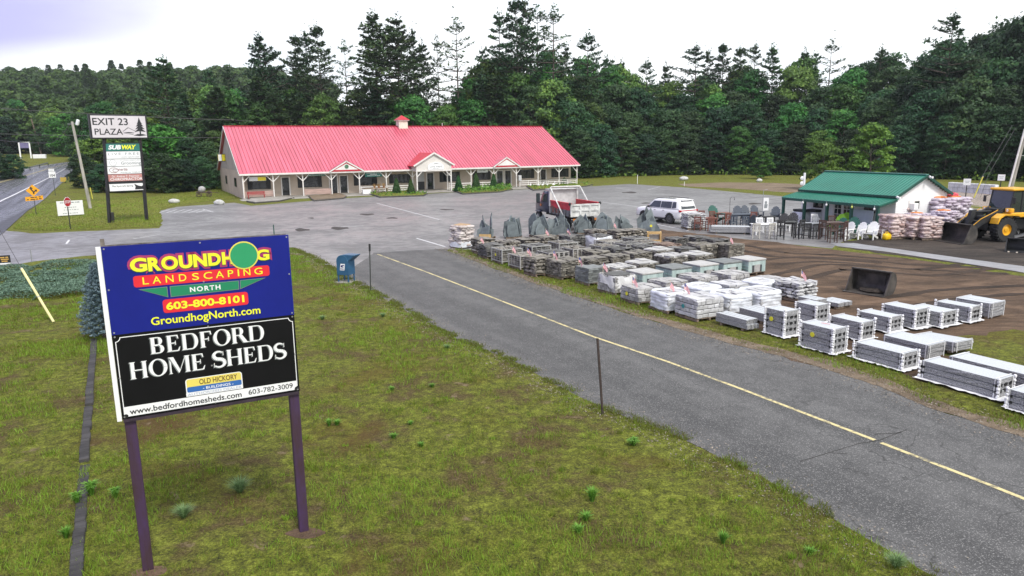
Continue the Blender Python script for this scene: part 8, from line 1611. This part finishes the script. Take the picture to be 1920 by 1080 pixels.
b = MB(); b.box((-3.35, 0, 1.75), (2.3, 1.5, .95), b=.12); b.box((-1.35, 0, 1.55), (1.8, 1.75, .3), b=.05); b.build('hood', M_lyel, ld); b = MB(); [b.box((-3.4, s * .76, 1.75), (1.2, .03, .55)) for s in (-1, 1)]; b.box((-1.0, .9, 1.48), (.5, .06, .16)); b.build('vent_panel', M_lblk, ld)
b = MB(); loft(b, [(-2.15, [(.72, 1.68), (.75, 1.75), (.74, 3.0), (.70, 3.02), (.5, 3.02), (.2, 3.02)]), (-.75, [(.72, 1.68), (.75, 1.75), (.74, 3.0), (.70, 3.02), (.5, 3.02), (.2, 3.02)]), (-.55, [(.70, 1.68), (.72, 1.75), (.71, 1.8), (.69, 1.82), (.5, 1.82), (.2, 1.82)])]); cab_ = b.build('cab', M_cglass, ld)
b = MB(); b.box((-1.45, 0, 3.08), (1.75, 1.7, .14), b=.04); b.build('cab_roof', M_lyel, cab_)
for s in (-1, 1): b = MB(); [b.tube([(x0_, s * .755, 1.7), (x1_, s * .75, 3.02)], .045, 6) for x0_, x1_ in ((-2.15, -2.15), (-1.4, -1.4), (-.56, -.75))]; b.box((-.5, s * 1.05, 2.45), (.06, .22, .4), b=.03); b.tube([(-.6, s * .8, 2.7), (-.5, s * 1.05, 2.6)], .02, 5); b.box((-1.4, s * .76, 1.72), (1.5, .05, .1)); b.build('cab_frame', M_lblk, cab_)
b = MB(); [b.box((-.5, s * .82, 1.85), (.3, .45, .26), b=.05) for s in (-1, 1)]; b.build('work_light', M_lyel, ld)
b = MB(); [b.lathe([(.09, -.32), (.07, -.3)], 10, 'x', (0, s * .82, 1.85)) for s in (-1, 1)]; b.build('lamp_lens', M_trim, ld)
def loose(name, label, px, py, W, D, H, rz, m, z=.0, teeth=0):
    t = thing(name, label, 'bucket', tuple(at(px, py)), rz); t.location.z = .01 + z; b = MB(); bucket(b, W, D, H, -D * .5); t_b = b.build('shell', [m, m], t); c = MB(); c.box((-D * .46, 0, H * .5), (.12, W * .5, H * .6)); c.build('coupler', m, t)
    if teeth: k = MB(); [k.box((D * .5 + .16, -W / 2 + W * (i + .5) / teeth, .02), (.2, .09, .06), b=.02) for i in range(teeth)]; k.build('tooth', mat('bare_tooth', (0.55, 0.48, 0.40), .5, .2, 4), t)
    return t
t = loose('loader_bucket', 'empty steel loader bucket lying alone on the brown dirt', 1631, 549, 1.6, .95, .92, math.atan2(-.6, -.80), M_worn); b = MB(); b.ball((.02, .05, .1), (.3, .5, .1), 12, 6, .15, random.Random(2)); b.build('soil_heap', M_mud, t)
loose('loader_bucket', 'black toothed bucket at the right edge in front of the loader wheel', 1925, 473, 1.9, .9, .7, math.atan2(-.75, -.66), M_lblk, 0, 5)
# ---------------------------------------------------------------- garden furniture
def slat_mat(nm, c): return mat(nm, c, .55, .12, 4)
FM = {'white': slat_mat('white_resin', (0.80, 0.80, 0.79)), 'black': slat_mat('black_resin', (0.025, 0.024, 0.025)), 'brown': slat_mat('brown_resin', (0.075, 0.04, 0.03)), 'rust': slat_mat('redwood_resin', (0.19, 0.07, 0.05)), 'navy': slat_mat('slate_blue_resin', (0.055, 0.07, 0.095)), 'lime': slat_mat('lime_resin', (0.34, 0.72, 0.03)), 'green': slat_mat('forest_green_resin', (0.015, 0.10, 0.075)), 'sand': slat_mat('sand_resin', (0.50, 0.48, 0.43)), 'grey': slat_mat('grey_resin', (0.25, 0.26, 0.28))}
def adirondack(m):
    t = thing('adirondack_chair', '', 'chair'); b = MB()
    for k in range(6): b.box((0, -.28 + k * .1, .36 - k * .022), (.54, .09, .025), (R(-12), 0, 0))
    b.build('seat', m, t); b = MB(); fan = ((-.24, .62), (-.16, .74), (-.08, .80), (0, .82), (.08, .80), (.16, .74), (.24, .62))
    for x, h in fan: b.box((x * (1 + .12), .33 + h * .20, .27 + h * .45), (.085, .022, h), (R(-22), 0, -x * .12))
    b.box((0, .36, .40), (.6, .03, .07), (R(-22), 0, 0)); b.build('backrest', m, t)
    for s in (-1, 1):
        a = MB(); a.box((s * .34, .0, .57), (.13, .68, .028), b=.01); a.build('armrest', m, t); l = MB(); l.box((s * .31, -.3, .28), (.035, .11, .57)); l.build('leg', m, t); l = MB(); l.prism([(-.34, .30), (-.34, .40), (.62, .10), (.62, .0), (.48, .0)], 'x', s * .27 - .016, s * .27 + .016); l.build('leg', m, t)
    return t
def dining(m, sh=.46, bh=.95, w=.48):
    t = thing('dining_chair' if sh < .6 else 'bar_chair', '', 'chair'); b = MB(); [b.box((0, -.18 + k * .09, sh), (w, .08, .025)) for k in range(5)]; b.build('seat', m, t); b = MB()
    for k in range(5): b.box((-w / 2 + .07 + (w - .14) * k / 4, .225, (sh + bh) / 2 + .03), (.045, .02, bh - sh - .08), (R(-5), 0, 0))
    b.box((0, .25, bh), (w, .03, .09)); b.box((0, .22, sh + .1), (w, .03, .05)); b.build('backrest', m, t)
    for x in (-1, 1):
        l = MB(); l.box((x * (w / 2 - .03), -.2, (sh + .2) / 2), (.05, .05, sh + .2)); l.build('leg', m, t); l = MB(); l.box((x * (w / 2 - .03), .22, bh / 2), (.05, .05, bh)); l.build('leg', m, t); a = MB(); a.box((x * (w / 2 - .03), 0, sh + .21), (.06, .48, .028)); a.build('armrest', m, t)
    b = MB(); [b.box((x * (w / 2 - .03), .01, sh * .35), (.03, .38, .04)) for x in (-1, 1)]; b.box((0, -.2, sh * .3), (w - .11, .03, .04)); b.build('stretcher', m, t); return t
def table(m, L, W, h, slat=True):
    t = thing('dining_table' if h < .85 else 'bar_table', '', 'table'); b = MB(); n = max(4, int(W / .14)); [b.box((0, -W / 2 + W * (k + .5) / n, h), (L, W / n - .012, .03)) for k in range(n)]; b.build('tabletop', m, t)
    for x in (-1, 1):
        for y in (-1, 1): l = MB(); l.box((x * (L / 2 - .12), y * (W / 2 - .1), h / 2 - .01), (.08, .08, h - .03)); l.build('leg', m, t)
    b = MB(); b.box((0, W / 2 - .1, h - .08), (L - .33, .03, .1)); b.box((0, -W / 2 + .1, h - .08), (L - .33, .03, .1)); b.build('apron', m, t); return t
FP = {}
def furn(kind, col, px, py, rz, lab, grp=None, s=1.0, **k):
    key = (kind, col, tuple(sorted(k.items())))
    if key not in FP: FP[key] = {'adi': adirondack, 'din': dining, 'bar': lambda m: dining(m, .74, 1.2, .48), 'tab': lambda m, L=1.5, W=.9, h=.74: table(m, L, W, h)}[kind](FM[col], **k)
    p = at(px, py); o = place(FP[key], (p.x, p.y, .015), rz, lab, grp, s)
    if not grp and 'group' in o: del o['group']
    return o
GA = 'white adirondack chairs by the shed'
furn('adi', 'white', 1583, 447, -1.1, 'white adirondack chair half behind the brown bar set, first of the row by the shed', GA, 1.0); furn('adi', 'white', 1606, 448, -1.05, 'white adirondack chair, second of the row by the shed', GA, 1.0); furn('adi', 'white', 1630, 449, -.8, 'white adirondack chair, third of the row by the shed and turned most to the viewer', GA, 1.05); furn('adi', 'white', 1652, 447, -1.15, 'white adirondack chair next to the yellow jug, last of the row by the shed', GA, 1.0); furn('adi', 'white', 1922, 447, .9, 'white adirondack chair at the right edge behind the toothed bucket', GA, 1.05)
GL = 'lime adirondack chairs on the shed porch'; furn('adi', 'lime', 1566, 433, -1.0, 'lime green adirondack chair under the porch, left one', GL, 1.1); furn('adi', 'lime', 1583, 432, -.6, 'lime green adirondack chair under the porch, right one', GL, 1.15)
GD = 'dark green adirondack chairs before the porch'; furn('adi', 'green', 1574, 440, -.7, 'dark green adirondack chair just before the left lime chair', GD, 1.05); furn('adi', 'green', 1595, 440, -.7, 'dark green adirondack chair just behind the first white adirondack chair', GD, 1.1); furn('adi', 'green', 1345, 419, .3, 'tall teal-green adirondack chair alone among the brown sets', None, 1.3)
furn('tab', 'white', 1430, 441, .1, 'white dining table between the sand coloured chairs', None, L=1.5, W=.9); furn('din', 'sand', 1417, 447, 2.9, 'sand coloured dining chair, left one at the white table edge', 'sand coloured chairs at the white table'); furn('din', 'sand', 1443, 447, 3.4, 'sand coloured dining chair, right one at the white table edge', 'sand coloured chairs at the white table'); furn('din', 'white', 1424, 436, -.1, 'white dining chair on the far side of the white table, left', 'white chairs at the white table'); furn('din', 'white', 1446, 436, .2, 'white dining chair on the far side of the white table, right', 'white chairs at the white table')
furn('tab', 'black', 1477, 445, .0, 'tall black bar table between two black bar chairs', None, 1.0, L=1.0, W=.8, h=1.0); furn('bar', 'black', 1463, 449, 2.8, 'black bar chair left of the black bar table', 'black bar chairs'); furn('bar', 'black', 1497, 448, 3.6, 'black bar chair right of the black bar table', 'black bar chairs')
furn('tab', 'grey', 1520, 440, -.1, 'grey dining table with black chairs in front of the shed porch', None, L=1.7, W=.95); furn('din', 'black', 1511, 447, 3.0, 'black dining chair, left of two on the near side of the grey table', 'black dining chairs at the grey table'); furn('din', 'black', 1527, 448, 3.2, 'black dining chair, right of two on the near side of the grey table', 'black dining chairs at the grey table'); furn('din', 'grey', 1530, 433, .1, 'grey dining chair on the far side of the grey table', None)
furn('tab', 'brown', 1560, 446, .0, 'tall dark brown bar table surrounded by brown bar chairs', None, L=1.2, W=1.1, h=1.0)
for px, py, rz, lab in ((1543, 449, 2.4, 'dark brown bar chair at the left of the brown bar table'), (1560, 455, 3.1, 'dark brown bar chair at the near side of the brown bar table'), (1578, 451, 3.8, 'dark brown bar chair at the right of the brown bar table'), (1560, 440, .0, 'dark brown bar chair at the far side of the brown bar table')): furn('bar', 'brown', px, py, rz, lab, 'dark brown bar chairs')
furn('adi', 'black', 1467, 428, -.5, 'black slatted adirondack chair by the first porch post, left one', 'black adirondack chairs by the porch', 1.0); furn('adi', 'black', 1484, 428, -.5, 'black slatted adirondack chair by the first porch post, right one', 'black adirondack chairs by the porch', 1.05)
furn('tab', 'white', 1465, 434, .2, 'white coffee table in front of the black adirondack chairs', None, L=1.2, W=.6, h=.5); furn('tab', 'white', 1510, 432, .0, 'long low white table before the second porch post', None, L=1.6, W=.7, h=.5); furn('din', 'white', 1528, 428, .0, 'white dining chair by the french doors of the shed', None); furn('tab', 'white', 1573, 437, .0, 'white side table behind the brown bar set', None, L=.8, W=.6, h=.55)
furn('tab', 'rust', 1322, 428, .2, 'reddish dining table nearest the pale stone pallet', None, L=1.6, W=1.0)
for px, py, rz, lab in ((1309, 432, 2.6, 'reddish dining chair at the near left of the reddish table'), (1330, 433, 3.3, 'reddish dining chair at the near right of the reddish table'), (1315, 420, -.2, 'reddish dining chair at the far left of the reddish table'), (1337, 421, .2, 'reddish dining chair at the far right of the reddish table'), (1362, 424, 3.3, 'reddish dining chair behind the long stone beams'), (1412, 423, -.4, 'reddish dining chair right of the slate-blue table')): furn('din', 'rust', px, py, rz, lab, 'reddish dining chairs')
furn('tab', 'rust', 1352, 417, .1, 'second reddish table by the teal-green chair', None, L=1.4, W=.9, h=.74); furn('tab', 'navy', 1390, 420, .1, 'slate-blue dining table among the blue adirondack chairs', None, L=1.8, W=1.0)
for px, py, rz, lab in ((1383, 412, -.2, 'slate-blue adirondack chair behind the slate-blue table, leftmost'), (1401, 411, .1, 'slate-blue adirondack chair behind the slate-blue table, middle'), (1420, 411, .2, 'slate-blue adirondack chair behind the slate-blue table, beside the pole sign'), (1453, 414, -.4, 'slate-blue adirondack chair right of the white pole sign'), (1411, 430, 2.9, 'slate-blue adirondack chair in front of the slate-blue table')): furn('adi', 'navy', px, py, rz, lab, 'slate-blue adirondack chairs', 1.05)
furn('din', 'navy', 1375, 430, 2.9, 'slate-blue dining chair left of the slate-blue table', 'slate-blue dining chairs'); furn('din', 'navy', 1395, 431, 3.2, 'slate-blue dining chair in front of the slate-blue table', 'slate-blue dining chairs'); furn('tab', 'black', 1440, 425, .1, 'small black table below the white pole sign', None, L=.9, W=.7, h=.74)
for px, py, top, lab in ((1433, 420, 1.95, 'white banner with a black figure hung on a thin pole among the blue chairs'),):
    t = thing('pole_banner', lab, 'banner', tuple(at(px, py)), .1); b = MB(); b.tube([(-.2, 0, 0), (-.2, 0, 2.55), (.1, 0, 2.6)], .018, 6); b.lathe([(.2, 0), (.2, .04), (.02, .06)], 14); b.build('pole', M_galv, t); b = MB(); b.box((.04, 0, 1.5), (.42, .02, .95)); c = b.build('cloth', M_white, t); poly_mesh('figure', [circ(.03, 1.62, .09, .12), [(-.1, 1.2), (.14, 1.2), (.18, 1.5), (-.08, 1.5)]], M_gry2, c, (0, -.012, 0))
t = thing('shepherd_hook', 'thin empty hook pole beside the teal-green chair', 'pole', tuple(at(1367, 418)), 0); b = MB(); b.tube([(0, 0, -.1), (0, 0, 1.9), (.12, 0, 2.0), (.3, 0, 1.98), (.32, 0, 1.85)], .016, 6); b.build('pole', M_lblk, t); b = MB(); b.ball((.32, 0, 1.8), (.03, .03, .05), 8, 5); b.build('hook_tip', M_lblk, t)
t = thing('plastic_jug', 'bright yellow plastic jug on the grass beside the last white chair', 'jug', tuple(at(1662, 450)), .4); b = MB(); b.box((0, 0, .21), (.52, .34, .40), b=.07); b.tube([(.12, 0, .38), (.12, 0, .48)], .05, 10); b.build('body', mat('jug_yellow', (0.85, 0.55, 0.01), .4, .1, 3), t, True); b = MB(); b.tube([(-.16, 0, .4), (-.12, 0, .5), (.06, 0, .5), (.08, 0, .4)], .025, 7); b.build('handle', MATS['jug_yellow'], t); b = MB(); b.tube([(.12, 0, .47), (.12, 0, .52)], .055, 10); b.build('cap', M_lblk, t)
t = thing('vinyl_post', 'tall white vinyl post with scroll ornaments left of the green shed roof', 'post', tuple(at(1503, 413)), 0); b = MB(); b.box((0, 0, 1.85), (.14, .14, 3.7), b=.01); b.build('post', M_white, t); b = MB(); [b.lathe([(.06, -.04), (.16, 0), (.06, .04)], 12, 'y', (-.16, 0, z)) for z in (2.9, 3.3)]; b.build('scroll', M_white, t)
for px, py, lab in ((1525, 421, 'stack of shrink-wrapped white goods on the porch left of the second post'), (1500, 421, 'white wrapped goods stacked by the shed corner')):
    p = at(px, py); t = thing('wrapped_goods', lab, 'goods', (p.x, p.y, .05), SA, 'wrapped goods on the shed porch'); b = MB(); b.box((0, 0, .45), (1.0, .8, .9), b=.06, jit=.03, rg=random.Random(px)); b.build('wrap', M_wrap, t, True); b = MB(); b.box((0, 0, 1.0), (.9, .7, .2), b=.04, jit=.06, rg=random.Random(px)); b.build('dark_top', M_lblk, t)
t = thing('display_board', 'pale blue and white display board leaning on the shed wall behind the lime chairs', 'board', SH(6.1, 1.25, .05), SA); b = MB(); b.box((0, 0, .72), (1.8, .06, 1.35)); c = b.build('board', mat('pale_blue_board', (0.55, 0.62, 0.72), .5, .1, 2), t); b = MB(); b.box((0, -.034, .3), (1.74, .01, .4)); b.build('lower_band', mat('mint_board', (0.30, 0.58, 0.52), .5, .1, 2), c); t.rotation_euler = (R(-6), 0, SA)
# ---------------------------------------------------------------- concrete blocks on the bank and signs
crg = random.Random(3); M_cb = mat('pale_concrete_block', (0.68, 0.69, 0.69), .85, .25, 2, .3, 9, rnd=.1)
def cblock():
    t = thing('concrete_block', '', 'concrete block'); b = MB(); b.box((0, 0, .42), (.97, .8, .80), b=.07, jit=.01, rg=crg); b.build('block', M_cb, t); b = MB(); b.tube([(-.12, 0, .83), (-.12, 0, .9), (.12, 0, .9), (.12, 0, .83)], .02, 5); b.build('lifting_loop', M_galv, t); return t
cb_ = cblock(); g0, g1 = ray_at(1779, 362, 84), ray_at(1868, 364, 78); dd = (g1 - g0); dd.z = 0; nB = 9; ca = math.atan2(dd.y, dd.x)
ordn = ('first', 'second', 'third', 'fourth', 'fifth', 'sixth', 'seventh', 'eighth', 'ninth')
L9 = dd.length / nB; sc_ = L9 / 1.03
for r_ in range(2):
    for i in range(nB): q = g0 + dd * ((i + .5) / nB); place(cb_, (q.x, q.y, .12 + r_ * .84 * sc_), ca + crg.uniform(-.04, .04), f'{ordn[i]} pale concrete block of the {"upper" if r_ else "lower"} course on the gravel bank behind the shed', 'concrete blocks on the gravel bank', sc_)
for i in range(4): q = ray_at(1902 + i * 13, 360, 76); place(cb_, (q.x, q.y, .12), ca, ('first', 'second', 'third', 'last')[i] + ' pale concrete block right of the light pole on the gravel bank', 'concrete blocks on the gravel bank', sc_ * 1.15)
for px, py, dp, lab in ((1809, 382, 70, 'small white square sign on a dark stake before the concrete blocks'), (1873, 372, 73, 'small white square sign on a stake left of the light pole')):
    q = ray_at(px, py, dp); t = thing('stake_sign', lab, 'sign', (q.x, q.y, q.z - .2), -.5, 'white stake signs on the gravel bank'); b = MB(); b.box((0, .03, 1.1), (.09, .06, 2.4)); b.build('stake', M_lblk, t); b = MB(); b.box((0, 0, 2.3), (.62, .03, .62)); c = b.build('plate', M_white, t); poly_mesh('lettering', [[(-.2, 2.36), (.2, 2.36), (.2, 2.4), (-.2, 2.4)], [(-.15, 2.22), (.15, 2.22), (.15, 2.26), (-.15, 2.26)]], M_gry2, c, (0, -.017, 0))
t = thing('yellow_guy_guard', 'yellow sleeve on the guy wires of the right-hand light pole', 'guy wire guard', tuple(ray_at(1826, 371, 74)), 0); b = MB(); b.tube([(0, 0, 0), (.7, 0, 2.2)], .06, 7); b.build('sleeve', MATS['yellow_pipe'], t); b = MB(); b.tube([(.69, 0, 2.15), (.71, 0, 2.22)], .07, 7); b.build('cap', M_galv, t)
wire('guy wires rising from the yellow sleeve toward the right-hand light pole', [ray_at(1826, 371, 74), ray_at(1838, 337, 74.6), ray_at(1898, 235, 77)], .02); wire('second guy wire just right of the first by the light pole', [ray_at(1838, 371, 74), ray_at(1852, 330, 75), ray_at(1904, 240, 77)], .02)
for px, py, s, lab in ((1282, 338, .9, 'white round boulder at the foot of the wood above the white car'), (1424, 341, .7, 'small white boulder at the foot of the wood left of the shed'), (411, 384, .8, 'flat pale boulder on the grass before the left end of the plaza'), (327, 381, .7, 'pale boulder on the verge right of the plaza pylon sign')):
    t = thing('boulder', lab, 'boulder', tuple(at(px, py)), px, None); b = MB(); b.ball((0, 0, s * .3), (s * .9, s * .6, s * .42), 12, 8, .12, random.Random(px)); b.build('stone', MATS['pale_rock'], t, True)
# wooden wagon ornament on the grass by the plaza
t = thing('garden_wagon', 'small dark wagon ornament with a grey bundle on the grass left of the plaza', 'wagon', tuple(at(383, 369)), .4); M_dw = mat('dark_weathered_wood', (0.10, 0.075, 0.055), .9, .4, 4, .3, 12); b = MB(); b.box((0, 0, .55), (1.9, .8, .12)); b.box((1.3, 0, .5), (1.1, .08, .07), (0, .15, 0)); [b.box((x, 0, .4), (.1, .9, .1)) for x in (-.6, .6)]; b.build('platform', M_dw, t)
for x in (-.6, .6):
    for y in (-.5, .5): b = MB(); [b.prism(q, 'y', -.03, .03) for q in ring(0, 0, .38, .31, 16)]; [b.box((0, 0, 0), (.05, .04, .66), (0, R(a), 0)) for a in (0, 60, 120)]; b.build('wheel', M_dw, t, loc=(x, y, .38))
b = MB(); b.ball((-.2, 0, .95), (.45, .38, .4), 12, 8, .1, random.Random(3)); b.build('bundle', mat('grey_tarp', (0.42, 0.41, 0.41), .8, .3, 4, .3, 9), t, True)
# white van tail just behind the shed
q = at(1768, 412); t = thing('parked_trailer', 'white low trailer roof showing behind the shed between bags and gravel', 'trailer', (q.x + 2, q.y + 6, .0), -.6); b = MB(); b.box((0, 0, 1.15), (3.4, 1.9, 1.5), b=.12); b.build('body', M_carw, t); b = MB(); b.box((0, -.96, 1.4), (2.2, .03, .5)); b.build('window', M_cglass, t)
for s in (-1, 1): wheel(t, 0, s * .85, .34, .22, M_twhite, .55, 20, 6)
# ---------------------------------------------------------------- damp air over the valley
hz = MB(); hz.box((-40, 330, 40), (900, 880, 104)); hm = bpy.data.materials.new('damp_air'); hm.use_nodes = True; hn = hm.node_tree; hn.nodes.clear()
pv = hn.nodes.new('ShaderNodeVolumePrincipled'); pv.inputs['Color'].default_value = (0.86, 0.93, 0.97, 1); pv.inputs['Density'].default_value = 0.00016; pv.inputs['Anisotropy'].default_value = 0.2
hn.links.new(pv.outputs[0], hn.nodes.new('ShaderNodeOutputMaterial').inputs['Volume']); struct(hz.build('haze', hm), 'stuff')
scene.cycles.volume_bounces = 0
